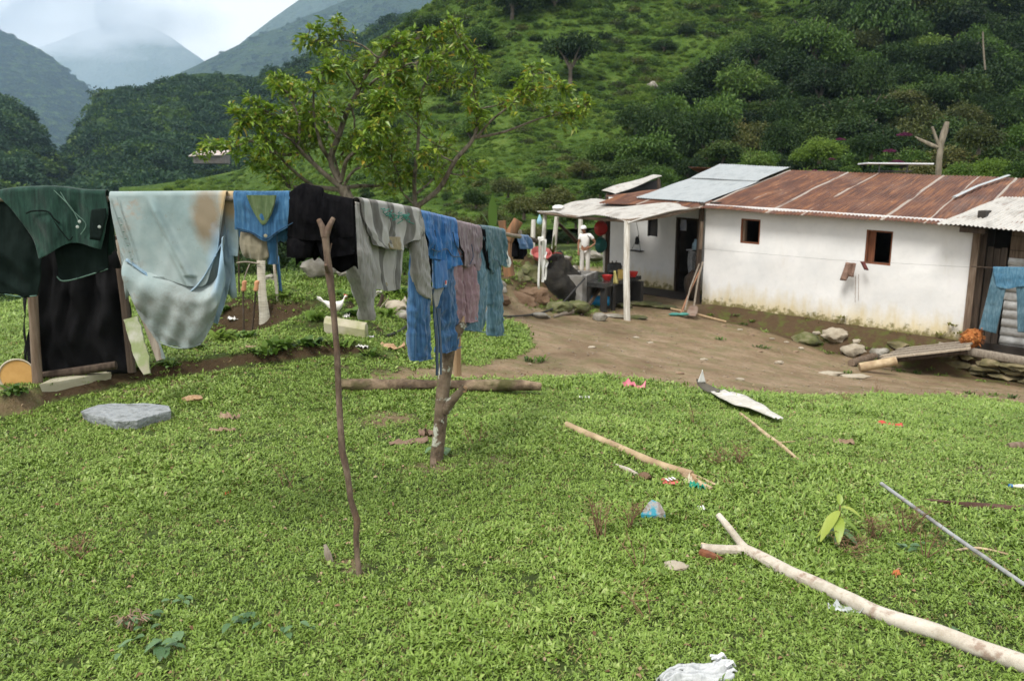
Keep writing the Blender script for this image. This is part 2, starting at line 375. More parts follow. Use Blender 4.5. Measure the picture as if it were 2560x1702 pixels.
# ---------------------------------------------------------------- scatter (stuff only)
def scatter(name, pts, rots, scl, variants, label, cat, mats=None):
    col = bpy.data.collections.new(name+'_kinds')          # not linked to the scene: only the instances draw
    for i, me in enumerate(variants):
        o = bpy.data.objects.new(name+'_piece', me); col.objects.link(o)
    me = bpy.data.meshes.new(name); n = len(pts); me.vertices.add(n); me.vertices.foreach_set('co', np.asarray(pts, 'f').ravel())
    a = me.attributes.new('rot', 'FLOAT_VECTOR', 'POINT'); a.data.foreach_set('vector', np.asarray(rots, 'f').ravel())
    a = me.attributes.new('scl', 'FLOAT', 'POINT'); a.data.foreach_set('value', np.asarray(scl, 'f'))
    a = me.attributes.new('pick', 'INT', 'POINT'); a.data.foreach_set('value', NR.randint(0, len(variants), n).astype('i'))
    ng = bpy.data.node_groups.new(name, 'GeometryNodeTree')
    ng.interface.new_socket('Geometry', in_out='INPUT', socket_type='NodeSocketGeometry'); ng.interface.new_socket('Geometry', in_out='OUTPUT', socket_type='NodeSocketGeometry')
    N = ng.nodes; i = N.new('NodeGroupInput'); o = N.new('NodeGroupOutput'); ip = N.new('GeometryNodeInstanceOnPoints'); ci = N.new('GeometryNodeCollectionInfo')
    ci.inputs[0].default_value = col; ci.inputs[1].default_value = True; ci.inputs[2].default_value = True
    def na(nm, ty):
        q = N.new('GeometryNodeInputNamedAttribute'); q.data_type = ty; q.inputs[0].default_value = nm; return q.outputs[0]
    er = N.new('FunctionNodeEulerToRotation'); L = ng.links.new
    L(na('rot', 'FLOAT_VECTOR'), er.inputs[0]); L(i.outputs[0], ip.inputs['Points']); L(ci.outputs[0], ip.inputs['Instance']); ip.inputs['Pick Instance'].default_value = True
    L(na('pick', 'INT'), ip.inputs['Instance Index']); L(er.outputs[0], ip.inputs['Rotation']); L(na('scl', 'FLOAT'), ip.inputs['Scale']); L(ip.outputs[0], o.inputs[0])
    ob = bpy.data.objects.new(name, me); COL.objects.link(ob); md = ob.modifiers.new('scatter', 'NODES'); md.node_group = ng
    return prop(ob, label, cat, None, 'stuff')
def blade_mesh(name, n, lo, hi, wid, spread, mat, tilt=(.3, 1.15), seed=0):
    r = random.Random(seed); mb = MB()
    for _ in range(n):
        a = r.uniform(0, 6.283); tl = r.uniform(*tilt); L = r.uniform(lo, hi); w = wid*r.uniform(.7, 1.25)
        d = Vector((math.cos(a), math.sin(a), 0)); sd_ = Vector((-math.sin(a), math.cos(a), 0))
        b = Vector((r.gauss(0, spread), r.gauss(0, spread), -.004)); u1 = d*math.sin(tl*.7)+Vector((0, 0, math.cos(tl*.7))); u2 = d*math.sin(min(tl*1.5, 1.9))+Vector((0, 0, math.cos(min(tl*1.5, 1.9))))
        m_ = b+u1*L*.5; e_ = m_+u2*L*.5
        mb.add([b-sd_*w*.3, b+sd_*w*.3, m_+sd_*w*.5, m_-sd_*w*.5, e_], [(0, 1, 2, 3), (3, 2, 4)])
        q = min(1, max(0, r.gauss(.5, .25))); mb.c += [q, q]
    me = bpy.data.meshes.new(name); me.from_pydata(mb.v, [], mb.f); me.materials.append(mat)
    a = me.attributes.new('c', 'FLOAT', 'FACE'); a.data.foreach_set('value', mb.c)
    return me
M_grass = foliage('lawn_blades', [(.022,.04,.008),(.082,.135,.02),(.155,.245,.038),(.235,.335,.07),(.34,.4,.15)], .14, .42, .3, .85, big=.5)
M_straw = foliage('dry_blades', [(.15,.1,.045),(.26,.2,.1),(.16,.17,.05)], .15, .7, .1)
tufts = [blade_mesh('tuft', 13, .025, .06, .0115, .03, M_grass, tilt=(.45, 1.3), seed=i) for i in range(7)]+[blade_mesh('tuft', 9, .022, .05, .007, .022, M_straw, seed=70+i) for i in range(1)]+[blade_mesh('tuft', 7, .03, .06, .026, .03, M_grass, tilt=(.6, 1.35), seed=80)]
def lawn_points(y0, y1, dens, ext=.96, xmin=-99, xmax=99):
    n = int(dens*ext*2*(y1*y1-y0*y0)/2)
    y = np.sqrt(NR.uniform(y0*y0, y1*y1, n)); x = NR.uniform(-ext, ext, n)*y
    k = (x > xmin) & (x < xmax); x = x[k]; y = y[k]
    dm = dirt_mask(x, y); z = H(x, y); e_ = .06
    sl = np.hypot((H(x+e_, y)-z)/e_, (H(x, y+e_)-z)/e_)
    thin = .8+.7*fbm(x*1.7, y*1.7, 77)+.8*fbm(x*6, y*6, 79)
    keep = (NR.rand(len(x)) > dm*1.02) & (NR.rand(len(x)) > sst(.5, 1.1, sl)*.85) & (NR.rand(len(x)) < thin)
    t, b = tb(x, y); keep &= ~((t > -3.3) & (t < 9) & (b > -1.0+.35*fbm(x*4, y*4, 93)*2) & (b < 9))
    return x[keep], y[keep], z[keep]
gp = []; gs = []
for (a, b, dn, sc) in ((1.7, 4.2, 2500, .51), (4.2, 7.0, 1900, .55), (7, 10.5, 1100, .68), (10.5, 17, 420, 1.1), (17, 36, 60, 2.0)):
    x, y, z = lawn_points(a, b, dn); gp.append(np.c_[x, y, z]); gs.append(sc*NR.uniform(.7, 1.3, len(x))*(1+.5*(fbm(x*1.1, y*1.1, 55) > .08)))
gp = np.concatenate(gp); gs = np.concatenate(gs)
rt = np.c_[NR.normal(0, .12, len(gp)), NR.normal(0, .12, len(gp)), NR.uniform(0, 6.28, len(gp))]
scatter('grass', gp, rt, gs, tufts, 'short bright green grass covering the sloping lawn and the humps behind it', 'grass')
print('grass', len(gp))

# dead leaves in the lawn, grit on the yard
def litter(n, y0, y1, ok):
    y = np.sqrt(NR.uniform(y0*y0, y1*y1, n)); x = NR.uniform(-.84, .84, n)*y; d = dirt_mask(x, y); t_, b_ = tb(x, y); k = ok(d) & ~((t_ > -3) & (b_ > -.4)); x = x[k]; y = y[k]; return np.c_[x, y, H(x, y)]
M_litter = foliage('dead_leaf_litter', [(.07,.04,.025),(.16,.09,.05),(.28,.19,.11),(.36,.28,.18)], .1, .8, .15, .2)
lv = [blade_mesh('dead_leaf', 1, .03, .06, .022, .0, M_litter, tilt=(1.2, 1.5), seed=500+i) for i in range(4)]
q = np.concatenate([litter(7000, 2, 9, lambda d: NR.rand(len(d)) < .6), litter(900, 6, 17, lambda d: d > .4)]); q[:, 2] += .012
scatter('leaf_litter', q, np.c_[NR.normal(0, .3, (len(q), 2)), NR.uniform(0, 6.28, len(q))], NR.uniform(.25, .8, len(q)), lv, 'dead brown leaves and chips strewn over lawn and yard', 'leaf litter')
def pebble_mesh(sd_):
    f = MB(); f.rock((0, 0, .3), (2, 1.5, 1.0), sd_, 1, .4); me = bpy.data.meshes.new('grit'); me.from_pydata(f.v, [], f.f); me.materials.append(M_grit); return me
M_grit = plain('grit', (.3, .24, .17), (.17, .13, .09), .4, .9, c=(.4, .36, .3))
q = litter(5200, 7, 19, lambda d: d > .6)
scatter('gravel', q, np.c_[np.zeros((len(q), 2)), NR.uniform(0, 6.28, len(q))], .006+.022*NR.rand(len(q))**3, [pebble_mesh(i) for i in range(4)], 'small grit and pebbles on the bare earth yard', 'gravel')
# ================================================================ HILLS
class Hill:
    def __init__(s, prof, vb, Db, Dr, amp, nscale, mat, name='hill', nu=150, ns=60, curve=1.0, seed=0, ramp_=0):
        s.pu = np.array([p[0] for p in prof], float); s.pv = np.array([p[1] for p in prof], float)
        s.vb, s.Db, s.Dr, s.amp, s.ns_, s.curve, s.seed = vb, Db, Dr, amp, nscale, curve, seed
        u = np.linspace(s.pu[0], s.pu[-1], nu); ss = np.linspace(0, 1, ns)
        U, SS = np.meshgrid(u, ss); X, Y, Z = s.xyz(U.ravel(), SS.ravel())
        X = X.reshape(ns, nu); Y = Y.reshape(ns, nu); Z = Z.reshape(ns, nu)
        bk = []
        for k in range(1, 7):       # far side of the ridge
            f = 1+.09*k; bk.append((X[-1]*f, Y[-1]*f, Z[-1]-(abs(s.Dr)*.05*k)))
        X = np.vstack([X]+[b[0][None] for b in bk]); Y = np.vstack([Y]+[b[1][None] for b in bk]); Z = np.vstack([Z]+[b[2][None] for b in bk])
        n = X.shape[0]; ii, jj = np.meshgrid(np.arange(nu-1), np.arange(n-1)); q = (jj*nu+ii).ravel()
        me = bpy.data.meshes.new(name); me.from_pydata(np.c_[X.ravel(), Y.ravel(), Z.ravel()].tolist(), [], np.c_[q, q+1, q+nu+1, q+nu].tolist())
        s.o = obj(name, me, mat, center=False, kind='structure', smooth='all')
    def xyz(s, u, ss):
        vr = np.interp(u, s.pu, s.pv); v = s.vb+(vr-s.vb)*ss; D = s.Db+(s.Dr-s.Db)*ss**s.curve
        xu = (u-1280)/F; w = (v-851)/F; k = CP-w*SP
        X = xu/k*D; Y = D; Z = CZ-(SP+w*CP)/k*D
        Z = Z+s.amp*fbm(X/s.ns_, Y/s.ns_, s.seed, 5)*2*(.25+.75*np.sin(np.pi*np.clip(ss, 0.02, .98)))
        X = X+s.amp*fbm(Z/s.ns_*1.4, Y/s.ns_, s.seed+5, 3)*.8
        return X, Y, Z
    def at(s, u, v):
        u = np.atleast_1d(np.asarray(u, float)); v = np.atleast_1d(np.asarray(v, float))
        vr = np.interp(u, s.pu, s.pv); ss = (v-s.vb)/(vr-s.vb); return np.c_[s.xyz(u, ss)], ss

def hillmat(name, cols, sc, bumpd):
    t = NT(name); vec = t.pos(); a = t.noise(vec, sc, 6, .65); b = t.noise(vec, sc*5, 5, .6); c = t.vor(vec, sc*7)
    f = t.math('ADD', t.math('MULTIPLY', a, .65), t.math('MULTIPLY', b, .35)); n = len(cols)
    col = t.ramp(f, [(.34+.32*i/(n-1), k) for i, k in enumerate(cols)])
    h = t.math('ADD', b, t.math('MULTIPLY', c, -.5))
    return t.done(col, .95, t.bump(h, .9, bumpd), .05)
MH_slope = hillmat('hillside_scrub', [(.02,.04,.009),(.04,.075,.014),(.065,.11,.02),(.1,.14,.032)], .3, .6)
MH_wood = hillmat('woodland_floor', [(.012,.026,.008),(.025,.05,.012),(.04,.07,.016)], .1, 2.0)
MH_far = hillmat('far_mountain', [(.012,.024,.01),(.022,.042,.015),(.04,.062,.02)], .012, 14.0)
MH_vfar = hillmat('distant_mountain', [(.03,.045,.02),(.045,.065,.03),(.06,.08,.035)], .006, 24.0)
h1_ = Hill([(300,470),(420,452),(520,438),(620,415),(720,330),(820,205),(930,92),(1010,45),(1100,-8),(1250,-70),(1500,-110),(2000,-130),(2600,-140),(3300,-140)], 566, 40, 118, 3.4, 17, MH_slope, nu=220, ns=90, seed=3)
h2_ = Hill([(-100,520),(60,505),(130,440),(165,375),(205,318),(232,240),(250,224),(350,214),(430,196),(500,190),(620,200),(700,170),(800,120),(900,80),(1000,40),(1150,10)], 540, 150, 340, 11, 43, MH_wood, nu=170, ns=70, seed=11)
h3_ = Hill([(-900,40),(-500,120),(-200,200),(0,240),(60,300),(100,360),(140,430),(180,500),(215,540)], 560, 130, 260, 10, 40, MH_wood, nu=100, ns=60, seed=17)
h4_ = Hill([(120,330),(300,250),(410,203),(504,156),(560,128),(625,95),(727,57),(858,0),(1000,-60),(1300,-120)], 470, 900, 1750, 34, 180, MH_far, nu=170, ns=70, seed=23)
h5_ = Hill([(-1000,-250),(-500,-120),(-200,-20),(0,82),(60,108),(130,145),(180,190),(215,212),(240,236),(262,300),(300,400)], 480, 1050, 1700, 38, 190, MH_far, nu=150, ns=70, seed=29)
h6_ = Hill([(380,260),(480,200),(560,142),(625,88),(690,40),(760,-4),(900,-80),(1300,-180)], 420, 2200, 2900, 44, 300, MH_vfar, nu=100, ns=50, seed=31)
h7_ = Hill([(-400,120),(-100,110),(60,130),(130,105),(200,78),(260,64),(330,60),(385,72),(430,98),(465,124),(505,150),(560,190),(700,240)], 360, 4400, 5200, 45, 500, MH_vfar, nu=120, ns=50, seed=37)

# ---------------------------------------------------------------- foliage meshes
def leaf_quads(cs, ds, L, Wd, droop=.25):
    """cs centres, ds unit directions -> bent diamond leaves"""
    n = len(cs); up = np.array([0, 0, 1.0]); sd_ = np.cross(ds, up+NR.normal(0, .5, (n, 3))); sd_ /= np.linalg.norm(sd_, axis=1)[:, None]+1e-9
    L = np.broadcast_to(L, n)[:, None]; Wd = np.broadcast_to(Wd, n)[:, None]
    base = cs; mid = cs+ds*L*.5; tip = cs+ds*L+np.array([0, 0, -1])*L*droop
    v = np.stack([base, mid+sd_*Wd*.5, tip, mid-sd_*Wd*.5], 1).reshape(-1, 3)
    f = np.arange(n*4).reshape(n, 4)
    f = np.concatenate([f[:, [0, 1, 2]], f[:, [0, 2, 3]]], 1).reshape(-1, 3)
    return v, f
def crown_mesh(name, nb, nl, L, shape=(1, 1, .7), seed=0, mat=None, spread=.62, rb=(.25, .45), trunk=False):
    global NR
    old = NR; NR = np.random.RandomState(seed)
    cs = []; ds = []; tone = []
    for i in range(nb):
        d = NR.normal(size=3); d /= np.linalg.norm(d); d[2] = abs(d[2])*.9-.15
        c = d*np.array(shape)*spread*NR.uniform(.45, 1.1); r = NR.uniform(*rb); m = int(nl*NR.uniform(.7, 1.3))
        dd = NR.normal(size=(m, 3)); dd /= np.linalg.norm(dd, axis=1)[:, None]; dd[:, 2] = np.where(dd[:, 2] < -.2, -dd[:, 2]*.6, dd[:, 2])
        pp = c+dd*r*NR.uniform(.55, 1.05, (m, 1))*np.array([1, 1, .75])
        o = dd+NR.normal(0, .55, (m, 3)); o[:, 2] -= .15; o /= np.linalg.norm(o, axis=1)[:, None]
        cs.append(pp); ds.append(o); tone.append(np.clip(NR.normal(NR.uniform(.2, .8), .16, m), 0, 1))
    cs = np.concatenate(cs); ds = np.concatenate(ds); tone = np.concatenate(tone); cs[:, 2] -= cs[:, 2].min()
    v, f = leaf_quads(cs, ds, L*NR.uniform(.6, 1.3, len(cs)), L*.5*NR.uniform(.7, 1.2, len(cs)))
    me = bpy.data.meshes.new(name); me.from_pydata(v.tolist(), [], f.tolist())
    a = me.attributes.new('c', 'FLOAT', 'FACE'); a.data.foreach_set('value', np.repeat(tone, 2).astype('f'))
    if mat: me.materials.append(mat)
    NR = old
    return me
F_dark = foliage('forest_leaves_dark', [(.006,.015,.004),(.015,.035,.008),(.032,.066,.013),(.08,.12,.026)], .2, .55, .2, .45)
F_mid = foliage('forest_leaves', [(.016,.038,.008),(.042,.09,.013),(.08,.15,.022),(.14,.2,.038)], .25, .5, .25, .5)
F_light = foliage('scrub_leaves', [(.045,.085,.015),(.09,.16,.026),(.14,.22,.036),(.22,.28,.07)], .42, .6, .15, .4, big=.07)
F_blue = foliage('forest_leaves_cool', [(.011,.034,.016),(.026,.064,.028),(.048,.098,.038)], .2, .6, .2, .5)
F_olive = foliage('olive_leaves', [(.02,.03,.008),(.045,.062,.013),(.08,.095,.02),(.13,.115,.035)], .22, .5, .3, .5)
M_bark = plain('bark', (.075,.06,.045), (.14,.12,.095), 9, .9, (1,1,.3), .7, 30, .02)
M_palebark = plain('pale_bark', (.24,.21,.16), (.13,.11,.08), 9, .9, (1,1,.3), .5, 30, .02)
crowns = [crown_mesh('crown', 26, 230, .088, (1, 1, .8), 100+i, rb=(.22, .42)) for i in range(5)]+[crown_mesh('crown', 16, 230, .088, (1.15, 1.15, .42), 120+i, rb=(.22, .36)) for i in range(2)]
def trunk_mesh(seed, h=1.0):
    r = random.Random(seed); mb = MB()
    top = Vector((r.uniform(-.12, .12), r.uniform(-.12, .12), h)); mb.tube([(0, 0, -.25), (r.uniform(-.04, .04), 0, h*.45), top], [.085, .065, .045], 7, rough=.2)
    for k in range(4):
        a = k*1.57+r.uniform(-.5, .5); mb.tube([(top.x*.7, top.y*.7, h*.7), (math.cos(a)*.3, math.sin(a)*.3, h+.25), (math.cos(a)*.55, math.sin(a)*.55, h+.55)], [.04, .028, .012], 5)
    me = bpy.data.meshes.new('trunk'); me.from_pydata(mb.v, [], mb.f); return me
trunks = [trunk_mesh(i) for i in range(4)]
for m_ in trunks: m_.materials.append(M_bark)
for m_ in crowns: m_.materials.append(F_mid)
def tree(x, y, z, rad, mat, label, group, name='forest_tree', kind=None, lift=.55, cat='tree', bark=M_bark, tall=1.0):
    tr = thing(name, label, cat, (x, y, z), group); tr.rotation_euler = (R.gauss(0, .04), R.gauss(0, .04), R.uniform(0, 6.28))
    c = bpy.data.objects.new('crown', crowns[R.randrange(5) if kind is None else kind]); COL.objects.link(c); c.parent = tr; c.scale = (rad*R.uniform(.85, 1.15), rad*R.uniform(.85, 1.15), rad*tall*R.uniform(.9, 1.2)); c.location = (0, 0, lift*rad)
    c.material_slots[0].link = 'OBJECT'; c.material_slots[0].material = mat
    k = bpy.data.objects.new('trunk', trunks[R.randrange(4)]); COL.objects.link(k); k.parent = tr; k.scale = (rad*.8, rad*.8, rad*max(lift*(1.3 if kind != 5 else .75), .3))
    k.material_slots[0].link = 'OBJECT'; k.material_slots[0].material = bark
    return tr
# forest on the steep hillside behind the house: every tree a thing
def forest_edge(v): return np.interp(v, [-100, 0, 100, 200, 300, 380, 480], [1990, 1950, 1840, 1700, 1580, 1480, 1400])
for row, v in enumerate(np.arange(-60, 480, 36)):
    step = 112 if v > 150 else 98
    for u in np.arange(1120+(row % 2)*step/2, 2800, step):
        uu = u+R.uniform(-26, 26); vv = v+R.uniform(-12, 12)
        if uu < forest_edge(vv): continue
        p, s_ = h1_.at(uu, vv+22); p = p[0]
        D = p[1]; edge = uu-forest_edge(vv)
        rad = (R.uniform(62, 112) if edge > 90 else R.uniform(36, 66))*D/F
        m_ = F_dark if R.random() < .72 else (F_mid if R.random() < .6 else F_olive)
        if edge < 110 and R.random() < .6: m_ = F_mid
        dk = {'forest_leaves_dark': 'dark leaved', 'forest_leaves': 'mid green', 'olive_leaves': 'olive tinged'}[m_.name]
        where = 'at the edge of the open slope' if edge < 110 else ('just above the tin roof' if vv > 330 else ('high on the steep wooded hillside' if vv < 130 else 'on the steep wooded hillside'))
        tree(p[0], p[1], p[2]-.2*rad, rad, m_, f'{dk} broadleaf tree in the dense forest {where}', 'trees of the forest on the hillside behind the house', lift=R.uniform(.2, .6), tall=R.choice([.85, 1, 1.1, 1.45]))
# bushes along the foot of the open slope
for (u, v, D, r, m_) in [(1150,520,33,75,F_olive),(1235,500,34,70,F_olive),(1310,470,36,70,F_olive),(1385,455,37,62,F_olive),(1440,500,34,60,F_dark),(1190,455,38,55,F_dark),(1270,430,42,55,F_olive),(1360,420,44,50,F_mid),(1500,430,42,60,F_mid),(1575,420,42,60,F_mid),(1640,405,44,58,F_mid),(1100,540,30,58,F_dark),(1330,540,31,52,F_olive),(1420,550,30,42,F_dark),(1490,555,32,45,F_dark),(1050,500,36,62,F_dark)]:
    p = P(u, v+r*.75, D)
    tree(p.x, p.y, p.z-.4, r*D/F, m_, ('rust tipped coffee bush' if m_ is F_olive else 'dark green bush' if m_ is F_dark else 'fresh green bush')+' in the thicket at the foot of the open slope', 'thicket bushes at the foot of the slope', 'bush', lift=.12, cat='bush')
# bushes in the hollow behind the grassy knoll
for (u, v, D, r) in [(560,640,23,60),(640,600,24,66),(700,640,22,62),(760,590,25,66),(820,640,22,60),(880,600,24,64),(950,640,22,56),(1010,600,24,60),(30,690,20,80),(-60,660,21,90),(480,690,22,55),(400,660,24,62),(300,640,26,70),(1080,620,24,46),(150,640,25,80),(620,545,30,60),(760,530,31,58),(1000,545,30,55),(560,600,27,80),(680,590,28,85),(800,585,29,85),(930,590,28,80),(1040,580,30,70),(470,630,25,80),(350,600,29,90),(200,600,30,100),(40,620,28,110),(620,660,20,52),(740,650,19.5,50),(880,650,20,52)]:
    p = P(u, v+r*.7, D); m_ = [F_dark, F_dark, F_mid][R.randrange(3)]
    tree(p.x, p.y, p.z-.5, r*D/F, m_, ('dark' if m_ is F_dark else 'brighter')+' leafy bush in the hollow behind the grassy knoll', 'bushes behind the knoll', 'bush', lift=.1, cat='bush')
# single trees on the open slope
for (u, v, r, m_, kd, lf, lab) in [(1435,150,95,F_dark,5,.85,'flat topped umbrella tree standing alone on the open slope'),(1600,300,78,F_dark,1,.4,'grey green tree on the open slope above the small tin roof'),(1660,100,38,F_dark,2,.4,'small dark round tree high on the open slope'),(1715,80,26,F_dark,3,.4,'smallest dark tree high on the open slope'),
    (1060,70,62,F_dark,0,.5,'tall dark tree on the ridge above the fruit tree'),(1200,110,70,F_mid,1,.3,'tree at the upper left of the open slope, left of the umbrella tree'),(1270,40,80,F_dark,3,.4,'dark tree high above the umbrella tree'),(1380,20,70,F_mid,2,.3,'mid green tree at the top of the open slope'),(1130,210,70,F_mid,4,.3,'green tree behind the right side of the fruit tree'),(1300,200,60,F_mid,0,.3,'bushy tree left below the umbrella tree'),(1180,300,56,F_mid,2,.25,'low green tree behind the fruit tree branches'),
    (980,150,60,F_dark,1,.4,'dark tree on the ridge behind the fruit tree'),(930,250,60,F_dark,3,.4,'dark tree below the ridge behind the fruit tree'),(1050,400,60,F_dark,2,.3,'shadowy tree behind the fork of the second fruit tree')]:
    p, s_ = h1_.at(u, v+r*.5); p = p[0]
    tree(p[0], p[1], p[2]-.3, r*p[1]/F, m_, lab, None, 'hillside_tree', kd, lf)
# stuff: scrub on the open slope and the woods on the far hills
def clump(name, nb, nl, L, seed, mat, shape=(1, 1, .6)): return crown_mesh(name, nb, nl, L, shape, seed, mat, rb=(.3, .5))
scrubs = [clump('scrub', 5, 40, .34, 200+i, F_light) for i in range(5)]+[clump('scrub', 5, 40, .34, 210+i, F_mid) for i in range(1)]
u = NR.uniform(420, 2000, 14000); v = NR.uniform(-60, 545, 14000)
pts, ss = h1_.at(u, v); k = (ss > .02) & (ss < .99) & (u < forest_edge(v)+140) & ((u > 1040) | (v > np.interp(u, h1_.pu, h1_.pv))) & (NR.rand(14000) < .35+1.6*np.clip(fbm(u/90, v/60, 88)+.25, 0, 1))
pts = pts[k]; D = pts[:, 1]; sc = NR.uniform(5, 13, len(pts))*D/F*(1+.5*(fbm(u[k]/130, v[k]/90, 90) > .05)); pts[:, 2] -= sc*.15
scatter('scrub', pts, np.c_[np.zeros((len(pts), 2)), NR.uniform(0, 6.28, len(pts))], sc, scrubs, 'light green scrub and ferns covering the open slope left of the forest', 'scrub')
thick = [clump('thicket', 7, 90, .17, 250+i, [F_mid, F_dark, F_mid, F_olive][i]) for i in range(4)]
u = NR.uniform(900, 1980, 2000); v = NR.uniform(-70, 540, 2000); pts, ss = h1_.at(u, v); k = (ss > .02) & (ss < .98) & (u < forest_edge(v)+60) & (NR.rand(2000) < np.clip(.12+2.2*fbm(u/120, v/70, 95)+.5*sst(170, 20, v)+.5*sst(1250, 1050, u)+.45*sst(380, 470, v), .02, .95)); pts = pts[k]; sc = NR.uniform(13, 34, len(pts))*pts[:, 1]/F; pts[:, 2] -= sc*.2
scatter('thicket', pts, np.c_[np.zeros((len(pts), 2)), NR.uniform(0, 6.28, len(pts))], sc, thick, 'patches of taller dark scrub on the open slope', 'scrub')
unders = [clump('undergrowth', 8, 90, .16, 300+i, F_dark) for i in range(4)]+[clump('undergrowth', 8, 90, .16, 310+i, F_mid) for i in range(1)]
u = NR.uniform(1350, 2900, 1700); v = NR.uniform(-80, 520, 1700); pts, ss = h1_.at(u, v); k = (ss > .02) & (u > forest_edge(v)+20); pts = pts[k]; sc = NR.uniform(26, 46, len(pts))*pts[:, 1]/F; pts[:, 2] -= sc*.2
scatter('undergrowth', pts, np.c_[np.zeros((len(pts), 2)), NR.uniform(0, 6.28, len(pts))], sc, unders, 'dark undergrowth filling the forest between the trees', 'undergrowth')
woods = [clump('wood', 7, 50, .24, 400+i, F_mid, (1, 1, .8)) for i in range(2)]+[clump('wood', 7, 50, .24, 410+i, F_blue, (1, 1, .9)) for i in range(3)]
def far_wood(hill, n, lo, hi, label, urange, seed, minv=-50, vs=woods, patch=0.0):
    u = NR.uniform(*urange, n); ss = NR.uniform(.02, 1.0, n)
    X = np.c_[hill.xyz(u, ss)]; sc = NR.uniform(lo, hi, n); X[:, 2] -= sc*.35
    if patch:
        k = fbm(X[:, 0]/30, X[:, 1]/30, seed) > -patch; X = X[k]; sc = sc[k]
    uu, vv_ = proj(X[:, 0], X[:, 1], X[:, 2]); k = ~((uu > 455) & (uu < 575) & (vv_ > 386) & (vv_ < 440) & (X[:, 1] < 235)); X = X[k]; sc = sc[k]
    n = len(X)
    scatter('wood', X, np.c_[np.zeros((n, 2)), NR.uniform(0, 6.28, n)], sc, vs, label, 'wood')
far_wood(h2_, 2800, 2.8, 6.6, 'woodland covering the middle hill left of the fruit tree', (-60, 1150), 5)
far_wood(h3_, 1000, 2.8, 6.2, 'dark woodland on the near hill at the left edge of the valley', (-500, 215), 6)
far_wood(h4_, 5200, 4.5, 12, 'scrubby woodland on the long blue green slope', (120, 1250), 7, patch=.02)
far_wood(h5_, 2600, 6.5, 14, 'blue woodland on the steep mountain left of the valley', (-300, 290), 8)
# ================================================================ HOUSE
def plaster():
    t = NT('whitewash'); vec = t.pos(); uvz = t.attr('hgt')
    n = t.noise(vec, 1.1, 6, .65); n2 = t.noise(vec, 9, 5, .65); n3 = t.noise(t.pos((1, 1, .25)), 5, 5, .7)
    col = t.ramp(n, [(.3, (.6, .61, .61)), (.55, (.7, .7, .69)), (.7, (.65, .65, .66))])
    col = t.mix(t.math('MULTIPLY', t.ramp(n2, [(.55, 0.0), (.75, 1.0)]), .28), col, (.5, .5, .5))
    col = t.mix(t.math('MULTIPLY', t.ramp(n3, [(.6, 0.0), (.72, 1.0)]), .2), col, (.55, .5, .4))
    low = t.math('ADD', uvz, t.math('MULTIPLY', t.math('SUBTRACT', n3, .5), .9))
    low = t.math('ADD', low, t.math('MULTIPLY', t.math('SUBTRACT', n, .5), .5))
    col = t.mix(t.ramp(low, [(.05, .85), (.22, .5), (.5, 0.0)]), col, (.56, .47, .27))
    col = t.mix(t.ramp(t.math('ADD', uvz, t.math('MULTIPLY', t.math('SUBTRACT', n2, .5), .7)), [(0.0, .9), (.12, 0.0)]), col, (.16, .14, .05))
    return t.done(col, .9, t.bump(t.math('ADD', n2, n), .35, .012), .1)
M_white = plaster()
def wood(name, a, b, sc=5, stretch=(6, 6, .6), rough=.85, bump=.5): return plain(name, a, b, sc, rough, stretch, bump, 22, .008)
M_wood = wood('brown_wood', (.11, .075, .05), (.2, .15, .11))
M_dkwood = wood('dark_wood', (.035, .024, .017), (.08, .058, .042))
M_grey = wood('weathered_wood', (.27, .235, .19), (.16, .13, .1))
M_redwood = wood('reddish_wood', (.2, .075, .035), (.11, .045, .025))
M_whitepost = wood('whitewashed_post', (.66, .65, .6), (.42, .39, .33))
M_black = plain('soot_and_shade_black', (.012, .012, .013), (.028, .026, .024), 5, .6, spec=.4)
M_conc = plain('stained_concrete', (.33, .33, .32), (.2, .19, .175), 3.5, .9, bump=.5, c=(.12, .11, .09), lo=.3, hi=.72)
M_stone = plain('grey_stone', (.34, .32, .28), (.2, .185, .155), 5, .9, bump=.7, bscale=14, bdist=.03, c=(.14, .13, .09), lo=.3, hi=.7)
M_moss = plain('mossy_stone', (.2, .18, .11), (.09, .1, .035), 4, .95, bump=.8, bscale=14, bdist=.03, c=(.05, .045, .03), lo=.3, hi=.7)
M_earth = plain('dug_earth', (.1, .06, .035), (.19, .125, .078), 5, .95, bump=.8, bscale=12, bdist=.04)
M_interior = plain('dim_interior', (.06, .05, .042), (.035, .03, .026), 3, .95)

